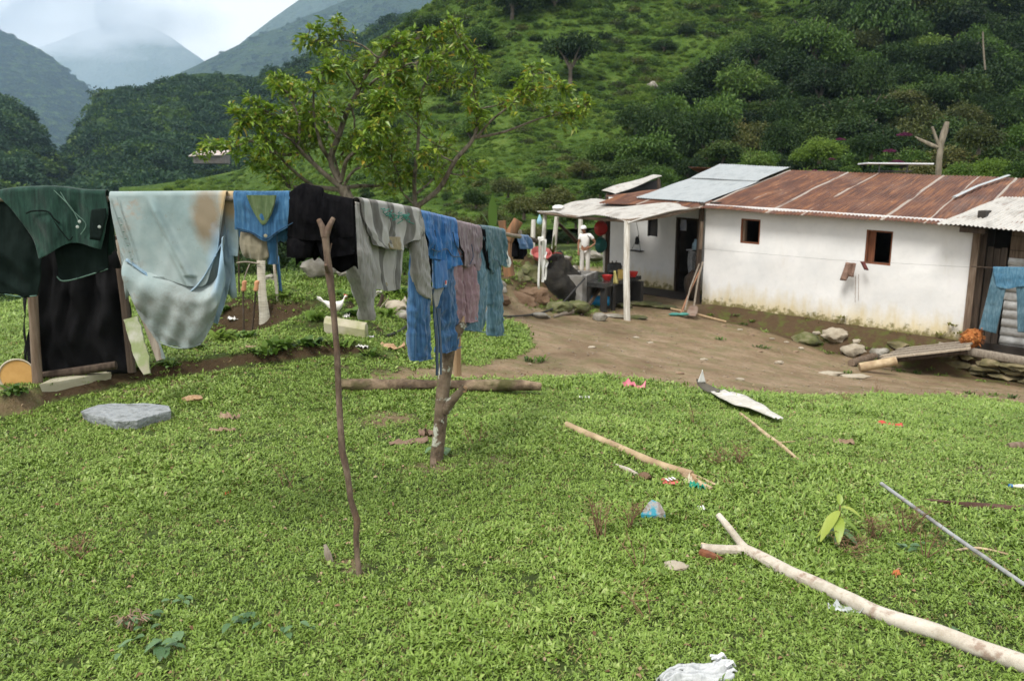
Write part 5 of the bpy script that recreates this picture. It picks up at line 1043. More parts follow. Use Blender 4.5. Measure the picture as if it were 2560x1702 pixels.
drape('foot', [[(1253, 578), (1262, 577)], [(1255, 605), (1264, 604)], [(1255, 632), (1266, 632)], [(1256, 648), (1272, 646)], [(1260, 664), (1274, 658)], [(1266, 669), (1272, 667)]], PR, .0, F_sock, g, amp=.006, bulge=.018, seed=91, nr=30, nc=14)
# second run of washing further back
PB = Plane(P(1262, 585, 8.2), P(1362, 606, 9.6))
f = MB(); f.tube([P(1262, 583, 7.9), P(1310, 594, 8.8), P(1360, 607, 9.6)], .028, 8, rough=.1); obj('clothes_pole', f, M_dkwood, label='short dark pole running from the forked log to the white straps', cat='pole')
g = thing('jacket', 'black and blue garment bundled on the short dark pole', 'jacket', PB.hit(1300, 648))
drape('body', [[(1276, 588), (1312, 592)], [(1278, 606), (1319, 610)], [(1284, 622), (1316, 622)]], PB, .04, F_bluemid, g, amp=.05, fx=5, seed=95, wrap=True, back=.2, nr=20, nc=20)
drape('sleeve', [[(1276, 600), (1290, 606)], [(1277, 625), (1284, 625)], [(1275, 642), (1280, 642)]], PB, .0, F_blk, g, amp=.03, bulge=.04, nr=16, nc=8); drape('sleeve', [[(1284, 606), (1304, 610)], [(1287, 630), (1303, 626)], [(1290, 648), (1296, 648)]], PB, .02, F_blk, g, amp=.03, bulge=.04, nr=16, nc=10); drape('sleeve', [[(1308, 602), (1318, 604)], [(1310, 612), (1319, 613)]], PB, .0, F_denimd, g, amp=.02, bulge=.03, nr=8, nc=8)
f = MB(); a = P(1270, 594, 7.8); f.tube([P(1268, 600, 7.8), P(1278, 580, 7.8), P(1296, 551, 7.8)], [.065, .055, .055], 10, rough=.12); f.tube([P(1274, 690, 7.8), P(1266, 640, 7.8), P(1268, 596, 7.8)], [.06, .055, .055], 9, rough=.15); f.tube([P(1268, 600, 7.8), P(1257, 570, 7.8), P(1255, 552, 7.8)], [.045, .04, .045], 8, rough=.25)
obj('forked_post', f, wood('red_brown_log', (.24, .12, .06), (.12, .07, .04), 4), label='forked log post with a reddish sawn end behind the white sock', cat='post')
g = thing('straps', 'tangle of white straps hanging from the end of the short dark pole', 'straps', PB.hit(1346, 725))
for k, (pts) in enumerate(([(1342, 596), (1343, 640), (1341, 680), (1340, 712), (1342, 722)], [(1348, 596), (1347, 650), (1350, 690), (1349, 705)], [(1354, 598), (1352, 640), (1355, 672), (1354, 690), (1352, 700)], [(1345, 600), (1349, 640), (1346, 670), (1345, 690), (1344, 705)], [(1352, 630), (1348, 645), (1355, 655), (1350, 668)])):
    f = MB(); f.tube([PB.hit(*q)+PB.n*(.03+.01*k) for q in cat_interp(pts, 24)], [.013]*24, 6, flat=.4); obj('strap', f, F_sock, g)
f = MB(); f.box(PB.hit(1348, 598)+PB.n*.02, (.07, .1, .05)); obj('bundle', f, F_sock, g)
# jeans at the door
drape('seat', [[(2483, 669), (2640, 671)], [(2486, 690), (2640, 692)], [(2492, 718), (2520, 722), (2560, 716), (2640, 720)]], PD, .03, fabric('door_denim', (.03, .1, .17), (.06, .16, .25), c=(.12, .24, .33), fade=(.25, .36, .42)), dj, amp=.02, fx=6, seed=101, wrap=True, back=.3, nr=20, nc=40)
drape('leg', [[(2482, 680), (2520, 700)], [(2468, 740), (2510, 742)], [(2448, 822), (2490, 834)]], PD, .0, F_teal2, dj, amp=.018, fx=8, seed=102, bulge=.03, nr=36, nc=18); drape('leg', [[(2540, 710), (2580, 700)], [(2543, 760), (2585, 760)], [(2544, 830), (2590, 832)]], PD, .0, F_teal2, dj, amp=.018, fx=8, seed=103, bulge=.03, nr=30, nc=18)
f = MB(); f.tube([hp(T1+.05, -.32, hpx(2440, 667, -.32)[1]), PD.hit(2484, 670), PD.hit(2660, 672)], .012, 6); obj('clothes_line', f, M_dkwood, label='dark rod holding the jeans in front of the plank door', cat='rod')
# forked prop
M_prop = plain('prop_bark', (.15, .095, .062), (.085, .058, .042), 12, .9, (1, 1, .4), .9, 34, .012, c=(.2, .15, .11))
f = MB(); Yp = 3.33
pts = [P(900, 1452, 3.26), P(893, 1390, 3.27), P(890, 1340, 3.28), P(893, 1300, 3.28), P(877, 1250, 3.28), P(868, 1180, 3.29), P(856, 1130, 3.3), P(851, 1060, 3.3), P(846, 970, 3.31), P(843, 880, 3.32), P(836, 800, 3.32), P(830, 740, 3.33), P(824, 690, 3.33), P(818, 640, 3.33), P(813, 585, 3.33)]
f.tube(pts, [.013, .013, .0135, .0165, .013, .014, .016, .0145, .0135, .0135, .013, .0145, .0175, .0145, .017], 12, rough=.1)
f.tube([P(813, 592, 3.33), P(806, 568, 3.335), P(797, 550, 3.35)], [.018, .014, .011], 10, rough=.1); f.tube([P(813, 592, 3.33), P(822, 568, 3.335), P(833, 546, 3.36)], [.018, .013, .01], 10, rough=.1)
f.tube([P(823, 683, 3.33), P(817, 672, 3.3), P(814, 662, 3.28)], [.012, .01, .006], 7); f.tube([P(821, 640, 3.33), P(829, 608, 3.34)], [.006, .003], 5)
obj('prop_stick', f, M_prop, label='thin reddish brown forked stick propping up the pole', cat='stick')
# lichened stump post with a side branch
t = NT('lichened_bark'); vec = t.coord('Object'); n = t.noise(vec, 11, 6, .7); n2 = t.noise(vec, 26, 4); col = t.ramp(n, [(.3, (.06, .045, .032)), (.5, (.14, .105, .075)), (.7, (.21, .17, .12))])
col = t.mix(t.ramp(t.noise(vec, 13, 5, .6), [(.57, 0.0), (.63, .9)]), col, (.42, .44, .37)); col = t.mix(t.ramp(t.noise(vec, 8, 4), [(.56, 0.0), (.66, .6)]), col, (.12, .14, .05))
M_lichen = t.done(col, .95, t.bump(t.math('ADD', n, t.math('MULTIPLY', n2, .5)), .9, .015), .1)
M_cut = wood('torn_wood', (.4, .27, .16), (.28, .17, .09))
g0 = G(1092, 1150); Y = g0.y; st_ = thing('tree_stump', 'lichen spotted tree stump with a broken side branch standing in the lawn', 'tree stump', g0)
f = MB(); f.tube([P(1088, 1168, Y), P(1094, 1120, Y), P(1100, 1060, Y), P(1106, 990, Y), P(1112, 930, Y+.02), P(1122, 870, Y+.03), P(1128, 842, Y+.04), P(1146, 826, Y+.05), P(1160, 805, Y+.06)], [.048, .043, .043, .046, .043, .042, .042, .034, .02], 14, rough=.22); obj('trunk', f, M_lichen, st_)
f = MB(); f.tube([P(1112, 1030, Y-.02), P(1126, 1005, Y-.04), P(1142, 988, Y-.05), P(1161, 968, Y-.06)], [.03, .029, .026, .02], 10, rough=.25); obj('branch', f, M_lichen, st_)
f = MB(); f.tube([P(1150, 822, Y+.05), P(1156, 806, Y+.055), P(1160, 790, Y+.06)], [.02, .016, .004], 7, rough=.4); f.tube([P(1158, 978, Y-.062), P(1164, 966, Y-.064)], [.017, .012], 8, rough=.3); obj('torn_tip', f, M_cut, st_)
f = MB(); f.tube([P(1145, 940, Y+.2), P(1142, 880, Y+.22), P(1145, 830, Y+.22)], [.02, .03, .02], 8, rough=.4); obj('stake', f, M_cut, label='pale split stake standing behind the lichened stump', cat='stake')
f = MB(); f.tube([G(1085, 1163)+Vector((0, -.02, -.02)), G(1083, 1157)+Vector((0, -.02, .03))], [.03, .018], 9, rough=.4); obj('root_stub', f, M_lichen, st_)
# ================================================================ FOREGROUND AND LAWN
def lay(px, rad, mat, name, lab, cat, n=9, rough=.1, lift=None, parent=None, flat=1.0, m=24, lz=None):
    pts = []
    for i, q in enumerate(px):
        h = q[2] if len(q) > 2 else 0; g = G(*q[:2]); g = G(q[0], q[1]+h*F/g.y*1.08) if h else g; r = rad[i] if hasattr(rad, '__len__') else rad
        pts.append(tuple(g+Vector((0, 0, r*.7+h)))+(r,))
    c = cat_interp(pts, m); mb = MB(); mb.tube([Vector(q[:3]) for q in c], [max(.001, q[3]) for q in c], n, rough=rough, flat=flat)
    return obj(name, mb, mat, parent, label=lab, cat=cat)
t = NT('peeled_wood'); vec = t.coord('Object'); n = t.noise(vec, 6, 6, .7); col = t.ramp(n, [(.3, (.26, .22, .165)), (.5, (.46, .42, .355)), (.7, (.56, .53, .47))]); col = t.mix(t.ramp(t.noise(vec, 12, 5, .65), [(.53, 0.0), (.63, .75)]), col, (.2, .125, .085)); col = t.mix(t.ramp(t.noise(vec, 60, 3), [(.6, 0.0), (.7, .5)]), col, (.3, .24, .17))
M_peel = t.done(col, .8, t.bump(t.math('ADD', n, t.math('MULTIPLY', t.noise(vec, 50, 3), .5)), .5, .006), .25)
M_tan = plain('tan_pole', (.5, .4, .26), (.36, .27, .16), 7, .8, bump=.4, bscale=25, c=(.24, .16, .1), lo=.3, hi=.72)
br = thing('branch', 'long peeled white branch with a forked end, the thickest in the foreground', 'branch', G(2100, 1480))
lay([(1850, 1378), (1880, 1392), (1960, 1435), (2080, 1490), (2200, 1548), (2330, 1590), (2460, 1640), (2600, 1690), (2760, 1740)], [.026, .029, .031, .032, .033, .034, .035, .036, .037], M_peel, 'limb', None, None, 14, .12, parent=br, m=50)
lay([(1872, 1388, .0), (1850, 1360, .03), (1825, 1325, .08), (1792, 1284, .13)], [.024, .019, .017, .015], M_peel, 'fork', None, None, 12, .1, parent=br)
lay([(1858, 1386, .0), (1810, 1384, .0), (1753, 1376, .012)], [.027, .026, .023], M_peel, 'fork', None, None, 12, .15, parent=br)
lay([(1752, 1388, .0), (1785, 1399, .0), (1808, 1404, -.01)], [.022, .02, .01], M_redwood, 'split_end', 'dark split end of the fork', None, 8, .2, parent=br); lay([(1752, 1359, .03), (1790, 1366, .03), (1830, 1378, .01)], [.008, .006, .004], M_tan, 'splinter', None, None, 6, .2, parent=br)
b2 = thing('branch', 'pale tan pole with a forked butt lying in the lawn below the dirt yard', 'branch', G(1600, 1150))
lay([(1416, 1068), (1460, 1088), (1540, 1122), (1620, 1158), (1690, 1182), (1730, 1192)], [.027, .027, .026, .027, .026, .024], M_tan, 'limb', None, None, 12, .1, parent=b2, m=40); lay([(1712, 1194), (1745, 1212), (1778, 1228)], [.022, .02, .016], M_tan, 'fork', None, None, 9, .15, parent=b2); lay([(1728, 1192), (1760, 1203), (1792, 1217)], [.016, .012, .01], M_tan, 'fork', None, None, 8, .15, parent=b2); lay([(1730, 1190, .02), (1741, 1200, .03)], [.014, .01], M_cut, 'torn_flap', None, None, 6, .3, parent=b2)
b3 = thing('branch', 'thin brown stick with a side twig lying from the bent sheet', 'branch', G(1920, 1090)); lay([(1850, 1036), (1880, 1060), (1915, 1090), (1950, 1115), (1995, 1152)], [.013, .015, .016, .015, .011], M_tan, 'limb', None, None, 9, .12, parent=b3); lay([(1945, 1107), (1988, 1102, .03)], [.006, .003], M_tan, 'twig', None, None, 5, .1, parent=b3)
M_pipe = plain('grey_conduit', (.2, .21, .22), (.29, .3, .3), 8, .5, spec=.4, c=(.13, .12, .115), lo=.3, hi=.7)
f = MB(); A = G(2215, 1270); A = P(2203, 1208, A.y+.02); B = G(2600, 1500)+Vector((0, 0, .02)); f.tube([A, A.lerp(B, .5)+Vector((0, 0, -.006)), B], [.0105]*3, 10); obj('pipe', f, M_pipe, label='thin straight grey pipe slanting across the grass at the right edge', cat='pipe')
lay([(2290, 1249), (2330, 1256), (2380, 1262), (2440, 1272), (2500, 1276), (2600, 1277)], [.008, .013, .015, .02, .02, .022], plain('rotten_root', (.055, .03, .022), (.1, .055, .04), 9, .95, bump=.9, bscale=20, bdist=.02), 'root', 'dark knobbly dead root at the right edge of the lawn', 'root', 10, .5, m=40)
lay([(2520, 1120), (2545, 1122), (2600, 1123)], [.024, .033, .034], M_wood, 'log', 'short brown log end at the right edge, above the root', 'log', 10, .25)
lay([(2360, 1385), (2440, 1370, .01), (2540, 1392)], [.006, .006, .005], M_tan, 'twig', 'dry tan twig behind the grey pipe', 'twig', 6, .2)
lay([(1540, 1164), (1570, 1178), (1592, 1190)], [.008, .015, .014], M_peel, 'stick', 'short white stick beside the tan pole', 'stick', 8, .15)
lay([(758, 1395, .07), (812, 1380, .06), (818, 1385, .05)][1:], [.014, .016], M_grey, 'peg', 'peg', None) if False else None
f = MB(); g0 = G(826, 1405); f.tube([g0+Vector((.005, 0, -.02)), g0+Vector((-.012, 0, .045)), g0+Vector((-.024, .01, .085))], [.013, .016, .006], 8, rough=.3, flat=.6); obj('wood_peg', f, M_grey, label='small splintered wooden peg in the lawn left of the prop stick', cat='peg')
# mossy log
t = NT('mossy_log_bark'); vec = t.coord('Object'); n = t.noise(vec, 4, 6, .7); col = t.ramp(n, [(.32, (.035, .025, .018)), (.47, (.11, .08, .055)), (.6, (.24, .18, .12)), (.72, (.32, .25, .17))]); col = t.mix(t.ramp(t.noise(vec, 3, 5), [(.52, 0.0), (.64, .8)]), col, (.055, .06, .02))
M_log = t.done(col, .95, t.bump(n, .9, .03), .1)
lay([(850, 972), (900, 974), (1000, 975), (1100, 974), (1200, 973, .02), (1300, 971, .05), (1352, 972, .06)], [.05, .057, .056, .053, .053, .05, .036], M_log, 'log', 'long mossy fallen log lying across the lawn behind the stump', 'log', 14, .18, m=46)
# flat grey slab
def slab(poly, z0, z1, mat, name, lab, cat, seed=0, n=48, top=.006):
    """thick flat stone from an outline in photo points on the ground"""
    w = [G(*q) for q in poly]; c = sum(w, Vector())/len(w); base = np.mean([q.z for q in w]); out = [np.array(a)*(1-f_)+np.array(b)*f_ for a, b in zip([(q.x, q.y) for q in w], [(q.x, q.y) for q in w[1:]+w[:1]]) for f_ in (0, .25, .5, .75)]; mb = MB()
    rings = []
    for k, (s, z) in enumerate(((.93, z0-.04), (.97, z0+.01), (.98, (z0+z1)/2), (1.0, z1-.006), (.985, z1), (.6, z1+.004), (.3, z1+.006), (.02, z1+.006))):
        rings.append([Vector((c.x+(p[0]-c.x)*s*(1+.03*noise.noise(Vector((p[0]*20, p[1]*20, z*30+seed)))), c.y+(p[1]-c.y)*s, base+z+top*noise.noise(Vector((p[0]*9*s, p[1]*9*s, seed))))) for p in out])
    mb.rings(rings); return obj(name, mb, mat, label=lab, cat=cat)
M_slate = plain('grey_slate', (.19, .205, .215), (.27, .29, .3), 9, .75, bump=.9, bscale=26, bdist=.03, c=(.13, .14, .135), lo=.3, hi=.7)
slab([(204, 1050), (245, 1033), (300, 1028), (380, 1026), (425, 1036), (430, 1050), (380, 1062), (345, 1075), (290, 1076), (262, 1066), (225, 1060)], .01, .07, M_slate, 'stone_slab', 'flat grey slate slab lying in the grass at the left', 'stone')
slab([(100, 975), (150, 938), (280, 930), (282, 950), (200, 966)], -.01, .04, plain('pale_mortar', (.36, .34, .26), (.28, .26, .18), 6, .95, bump=.6), 'concrete_slab', 'worn pale concrete step in front of the black shelter', 'slab')
M_tanstone = plain('tan_stone', (.36, .32, .25), (.27, .23, .17), 8, .9, bump=.6, bscale=20, bdist=.02)
f = MB(); f.rock(G(1690, 1420)+Vector((0, 0, .01)), (.115, .085, .035), 4, 3, .3); obj('stone', f, M_tanstone, label='flat pale stone in the lawn left of the white branch', cat='stone')
f = MB(); f.rock(G(1612, 1197)+Vector((0, 0, .015)), (.08, .06, .05), 14, 3, .4); obj('clod', f, M_earth, label='brown clod of earth beside the short white stick', cat='clod')
f = MB(); f.rock(G(485, 1002)+Vector((0, 0, .02)), (.16, .1, .05), 24, 3, .4); obj('wood_chunk', f, M_cut, label='pale broken chunk of wood by the bank behind the slate slab', cat='wood')
def chip(u, v, L, W_, h, mat, name, lab, cat, rz=0, seed=0, curl=.4, nx_=9, ny_=5, lift=0):
    g = G(u, v); M = Matrix.Rotation(rz, 3, 'Z'); rows = []
    for j in range(ny_):
        rows.append([g+M@Vector(((i/(nx_-1)-.5)*L*(1+.12*noise.noise(Vector((j, seed, 0)))), (j/(ny_-1)-.5)*W_*(.5+.5*math.sin(math.pi*(.15+.7*i/(nx_-1)))), h*(.35+curl*noise.noise(Vector((i*.7, j*.9, seed)))*1.6)+lift)) for i in range(nx_)])
    mb = MB(); mb.grid(rows); return obj(name, mb, mat, smooth='all', label=lab, cat=cat, solid=.003)
M_dry = plain('dead_leaf', (.36, .28, .19), (.2, .13, .085), 9, .9, bump=.6, c=(.27, .22, .17), lo=.3, hi=.7); M_brk = plain('dry_bark', (.21, .14, .1), (.13, .085, .06), 8, .9, bump=.6)
chip(572, 1046, .2, .07, .045, M_dry, 'dead_leaf', 'curled dry leaf right of the slate slab, the upper one', 'leaf', -.5, 1, .9); chip(556, 1078, .2, .035, .03, M_dry, 'dead_leaf', 'narrow dry leaf right of the slate slab, the lower one', 'leaf', -.1, 2, .8)
chip(1022, 1108, .27, .1, .035, M_brk, 'bark', 'strip of fallen bark lying left of the stump', 'bark', .25, 3, .6); chip(1075, 1088, .16, .07, .06, M_brk, 'bark', 'curled piece of bark behind the stump foot', 'bark', .5, 4, .8)
chip(2475, 1420, .16, .05, .02, plain('rust_leaf', (.3, .13, .06), (.22, .1, .05), 8, .9), 'bark', 'rusty brown bark flake under the grey pipe', 'bark', -.5, 5); chip(1745, 1222, .1, .07, .05, None or plain('green_plastic', (.01, .19, .12), (.015, .26, .17), 6, .45), 'plastic_bag', 'crumpled green plastic at the butt of the tan pole', 'litter', -.4, 6, 1.0)
chip(1722, 1212, .06, .05, .05, plain('cream_plastic', (.55, .5, .36), (.45, .4, .3), 6, .5), 'scrap', 'small cream scrap between the red packet and the green plastic', 'litter', .3, 16, 1.0)
# red and white packet
pk = thing('packet', 'torn red and white packet beside the tan pole', 'litter', G(1676, 1210)); g0 = G(1676, 1210); f = MB(); rows = [[g0+Vector(((i/7-.5)*.1, (j/4-.5)*.06, .012+.03*abs(noise.noise(Vector((i*.6, j*.8, 3)))))) for i in range(8)] for j in range(5)]; f.grid(rows); obj('wrapper', f, plain('red_print', (.55, .06, .06), (.62, .16, .14), 4, .5), pk, solid=.003, smooth='all')
f = MB()
for k in range(3): f.box(g0+Vector((-.022+.02*k, -.006+.004*k, .032+.003*k)), (.012, .04, .002), .3)
obj('white_band', f, plain('white_print', (.75, .72, .7), (.66, .63, .6), 4, .5), pk, smooth=False)
chip(1584, 970, .24, .09, .07, plain('pink_cloth', (.5, .12, .17), (.6, .22, .26), 8, .85), 'rag', 'pink rag at the edge of the dirt yard', 'rag', -.3, 7, 1.0); chip(2224, 1066, .21, .08, .04, plain('red_white_wrapper', (.5, .06, .05), (.6, .45, .42), 5, .5, lo=.5, hi=.6), 'wrapper', 'red and white wrapper on the grass below the ramp', 'litter', -.1, 8, .9)
chip(1460, 997, .1, .04, .03, plain('white_paper', (.66, .66, .64), (.55, .55, .53), 8, .8), 'paper', 'white scrap of paper left of the pink rag', 'litter', 0, 9, .8); chip(1753, 1277, .035, .03, .03, plain('white_paper2', (.7, .7, .7), (.6, .6, .6), 8, .8), 'paper', 'tiny white scrap beside the tip of the white branch', 'litter', 0, 10, 1)
chip(2112, 1527, .13, .07, .03, plain('grey_plastic', (.4, .43, .42), (.3, .33, .31), 8, .35, spec=.5), 'plastic', 'grey plastic scrap below the middle of the white branch', 'litter', -.3, 11, .9); chip(570, 1240, .035, .025, .03, plain('orange_scrap', (.45, .1, .03), (.35, .07, .02), 8, .7), 'scrap', 'tiny orange scrap in the open lawn below the dry leaves', 'litter', 0, 12, 1)
chip(2240, 1440, .035, .025, .03, plain('orange_leaf', (.45, .15, .05), (.35, .1, .04), 8, .7), 'leaf', 'small orange leaf above the white branch', 'leaf', 0, 13, 1); chip(2110, 1110, .14, .04, .04, M_dry, 'dead_leaf', 'curled dry leaf on the grass left of the red wrapper', 'leaf', -.2, 14, 1.0)
# blue painted shard
f = MB(); g0 = G(1635, 1298); f.add([g0+Vector(q) for q in ((-.062, 0, -.01), (-.07, 0, .03), (-.03, .02, .085), (-.01, .025, .1), (.03, .02, .085), (.055, 0, .04), (.062, 0, -.01))]+[g0+Vector((0, -.012, .03))], [(i, (i+1) % 7, 7) for i in range(7)]); o = obj('shard', f, plain('blue_worn_paint', (.03, .24, .33), (.3, .3, .3), 10, .6, lo=.45, hi=.56, c=(.2, .17, .15)), label='blue painted shard standing in the grass above the white branch', cat='shard', solid=.01, smooth=False)
f = MB(); g0 = G(2538, 1222); f.tube([g0+Vector((-.02, 0, .02)), g0+Vector((.02, -.01, .02)), g0+Vector((.12, -.03, .02))], [.008, .015, .015], 10); bt = thing('bottle', 'small white and yellow plastic bottle at the right edge of the grass', 'bottle', g0); obj('body', f, plain('cream_bottle', (.65, .6, .4), (.72, .7, .62), 5, .4), bt); f = MB(); f.tube([g0+Vector((-.04, .005, .02)), g0+Vector((-.02, 0, .02))], .011, 10); obj('cap', f, plain('blue_cap', (.02, .15, .4), (.02, .12, .35), 5, .4), bt)
# bent sheet
sh = thing('metal_sheet', 'long dirty white sheet with its dark end curled upward at the edge of the yard', 'sheet', G(1850, 1020))
a, b, c, d = G(1775, 990), G(1826, 990), G(1958, 1059), G(1935, 1061); rows = []
for i in range(26):
    q = i/25; L = a.lerp(d, q); Rr = b.lerp(c, q); e_ = .07*math.sin(math.pi*min(1, q*1.25))*(q < .8); rows.append([L.lerp(Rr, -.0+j/6)+(Rr-L).normalized()*e_*(j/3-1)+Vector((0, 0, .05+.012*math.sin(j*2.1)+.02*noise.noise(Vector((q*5, j*.4, 2))))) for j in range(7)])
f = MB(); f.grid(rows); obj('plate', f, plain('dirty_white_sheet', (.55, .54, .49), (.42, .4, .35), 5, .7, c=(.6, .59, .55)), sh, smooth='all', solid=.006, label='flat whitish part')
rows = []; A = G(1772, 992)+Vector((0, 0, .05)); B = G(1826, 991)+Vector((0, 0, .05))
for i in range(14):
    q = i/13; tl = q*1.5; back = Vector((-.12, .1, 0))*math.sin(tl)*.9; up_ = Vector((0, 0, .07*(1-math.cos(tl))*1.6)); w = (1-q)**.7
    L = A+back+up_; Rr = B.lerp(A, 1-w)+back+up_*1.1; rows.append([L.lerp(Rr, j/5) for j in range(6)])
f = MB(); f.grid(rows); obj('curled_end', f, plain('dark_underside', (.05, .045, .035), (.1, .09, .07), 5, .7), sh, smooth='all', solid=.006, label='dark end curled upward')
f = MB(); p0 = A+Vector((-.1, .09, .07)); f.grid([[p0+Vector((.09*(j/4)*(1-i/8)+.05*i/8, .02*j/4, .13*i/8)) for j in range(5)] for i in range(9)]); obj('torn_tip', f, plain('tip_white', (.6, .6, .58), (.5, .5, .47), 5, .7), sh, smooth='all', solid=.006)
# white crumpled cloth
cl = thing('towel', 'crumpled light grey cloth lying in the grass at the bottom edge', 'cloth', G(1740, 1680)); r = random.Random(4); f = MB(); rows = []
gA = G(1652, 1728); gB = G(1806, 1676); ax = (gB-gA); ax.z = 0; Lc = ax.length; ax.normalize(); ay = Vector((-ax.y, ax.x, 0))
for i in range(90):
    q = i/89; rows.append([]); wv = .045*(.75+.35*q-.25*math.sin(q*6.5+.4))
    for j in range(48):
        y = (j/47-.5)*2; fold_ = 1-2.2*abs(noise.noise(Vector((q*1.1+.25*math.sin(y*2), y*3.4, 3)))); fold2 = 1-2*abs(noise.noise(Vector((q*2.2-y*.6, y*7.5, 9)))); gath = noise.noise(Vector((q*9, y*2.2, 5)))
        h = max(0, 1-y*y)**.6*  .026*(.8+.35*math.sin(q*5+1))
        p = gA+ax*(Lc*(q+.02*noise.noise(Vector((y*3, 1, 1)))*(q > .8)))+ay*(y*wv+.02*math.sin(q*5)); p.z = h1(p.x, p.y)+.006+h+max(0, 1-abs(y))**.5*(.024*fold_+.014*fold2+.01*gath); rows[-1].append(p)
f.grid(rows); obj('body', f, fabric('light_grey_cotton', (.33, .35, .36), (.46, .48, .49), c=(.4, .42, .42), scale=8), cl, smooth='all', solid=.004)
f = MB()
for k in range(12): y = (k/11-.5)*.09; p = gA.lerp(gB, .93)+ay*y; p.z = h1(p.x, p.y)+.028+.014*math.sin(k*1.9)+.015*(1-abs(y)/.05); f.tube([p, p+ax*.03+Vector((0, 0, .012*math.sin(k))), p+ax*.045+Vector((0, 0, -.012))], [.005, .006, .003], 6)
obj('fringe', f, fabric('light_grey_fringe', (.5, .52, .53), (.64, .66, .67)), cl)
# ---------------------------------------------------------------- weeds
def leafmesh(mb, p, d, L, W_, droop=.3, n=5, cup=.12):
    d = Vector(d).normalized(); s = d.cross(Vector((0, 0, 1))); s = s.normalized() if s.length > .1 else Vector((1, 0, 0)); rows = []
    for i in range(n+1):
        q = i/n; w = W_*.5*math.sin(math.pi*min(1, q*.93+.05))**.8; c = Vector(p)+d*(L*q)+Vector((0, 0, -droop*L*q*q)); up = s.cross(d).normalized()
        rows.append([c-s*w+up*cup*w*2, c, c+s*w+up*cup*w*2])
    mb.grid(rows)
M_yleaf = foliage('yellow_green_leaf', [(.16, .26, .03), (.26, .36, .05), (.36, .42, .08)], .35, .4, .4, .8); M_weed = foliage('weed_leaf', [(.05, .11, .04), (.09, .17, .07), (.14, .23, .11)], .25, .45, .35, .8)
M_stem = plain('dry_stem', (.13, .075, .045), (.2, .12, .07), 9, .9)
def leaves(specs, mat, name, parent):
    mb = MB(); r = random.Random(len(specs))
    for (p, d, L, W_, dr) in specs:
        n0 = len(mb.f); leafmesh(mb, p, d, L, W_, dr); mb.c += [r.random()]*(len(mb.f)-n0)
    o = obj(name, mb, mat, parent, smooth='all'); return o
g0 = G(2085, 1352); sp = thing('seedling', 'young plant with large yellow green leaves in the lawn left of the grey pipe', 'plant', g0)
f = MB(); top = g0+Vector((.015, 0, .19)); f.tube([g0, g0+Vector((.02, 0, .1)), top], [.006, .005, .003], 6); obj('stem', f, M_stem, sp)
leaves([(top-Vector((0, 0, .03)), (-.7, -.5, -.25), .15, .055, .55), (top-Vector((0, 0, .01)), (.5, -.3, .1), .1, .04, .5), (top-Vector((0, 0, .06)), (-.3, -.8, -.1), .13, .05, .6), (top, (.1, .4, .6), .07, .03, .2), (top-Vector((0, 0, .07)), (.7, -.4, -.1), .12, .045, .6), (top-Vector((0, 0, .09)), (-.9, -.1, .0), .11, .04, .7)], M_yleaf, 'leaf', sp)
leaves([(g0+Vector((.02, -.01, .06)), (math.cos(a), math.sin(a), .1), .1, .04, .5) for a in (0.2, 1.4, 2.8, 4.2, 5.3)], M_weed, 'leaf', sp)
def wisp(u, v, h, n, label, mat=M_stem, seed=0, spread=.12, name='dry_weed', leaf=True, grp='dry weeds in the lawn'):
    r = random.Random(seed); g = G(u, v); tgt = thing(name, label, 'weed', g, grp); f = MB(); lf = MB()
    for k in range(n):
        a = r.uniform(0, 6.28); t0 = g+Vector((r.gauss(0, .02), r.gauss(0, .02), -.01)); e_ = t0+Vector((math.cos(a)*spread*r.uniform(.2, 1), math.sin(a)*spread*r.uniform(.2, 1), h*r.uniform(.5, 1))); m = t0.lerp(e_, .5)+Vector((r.gauss(0, .01), r.gauss(0, .01), .01)); f.tube([t0, m, e_], [.0032, .0022, .001], 4)
        for j in range(5):
            p = m.lerp(e_, r.random()); q = p+Vector((r.gauss(0, .03), r.gauss(0, .03), r.uniform(.0, .04))); f.tube([p, q], [.0014, .0007], 3)
            if leaf: leafmesh(lf, q, (r.gauss(0, 1), r.gauss(0, 1), r.random()), .014, .007, .3, 2)
    obj('stem', f, mat, tgt)
    if leaf: obj('leaf', lf, plain('withered_leaf', (.2, .12, .06), (.12, .1, .04), 9, .9), tgt, smooth='all')
    return tgt
wisp(1500, 1345, .24, 12, 'tallest dry brown weed left of the blue shard', seed=1, spread=.11); wisp(1565, 1320, .17, 9, 'wispy brown weed just below the blue shard', seed=2, spread=.1); wisp(1850, 1165, .2, 8, 'dry weed beside the butt of the tan pole', seed=3); wisp(1800, 1160, .12, 9, 'low dry weed right of the tan pole', seed=4); wisp(2180, 1345, .16, 12, 'reddish dry weed right of the yellow green seedling', seed=5, spread=.12); wisp(2270, 1330, .16, 10, 'dry weed under the middle of the grey pipe', seed=6); wisp(2120, 1380, .1, 14, 'low tangled weed at the foot of the seedling', seed=7, spread=.16); wisp(1600, 1420, .2, 3, 'thin single stem above the flat pale stone', seed=8, leaf=False); wisp(1620, 1545, .17, 3, 'thin stem in the empty lawn above the crumpled cloth', seed=9, leaf=False); wisp(2330, 1400, .2, 5, 'thin weed right of the seedling by the pipe', seed=10); wisp(730, 1215, .16, 3, 'thin stem in the lawn left of the prop stick', seed=11, leaf=False); wisp(1190, 1110, .16, 4, 'thin stem right of the stump', seed=12, leaf=False); wisp(1735, 1060, .2, 4, 'thin weed below the curled sheet', seed=13); wisp(200, 1400, .12, 8, 'dull weed in the lawn at the far left', seed=14); wisp(2190, 985, .22, 6, 'dark weed at the edge of the yard below the ramp', seed=15); wisp(2120, 1005, .14, 8, 'low dark weed at the yard edge below the ramp', seed=16)
r = random.Random(9)
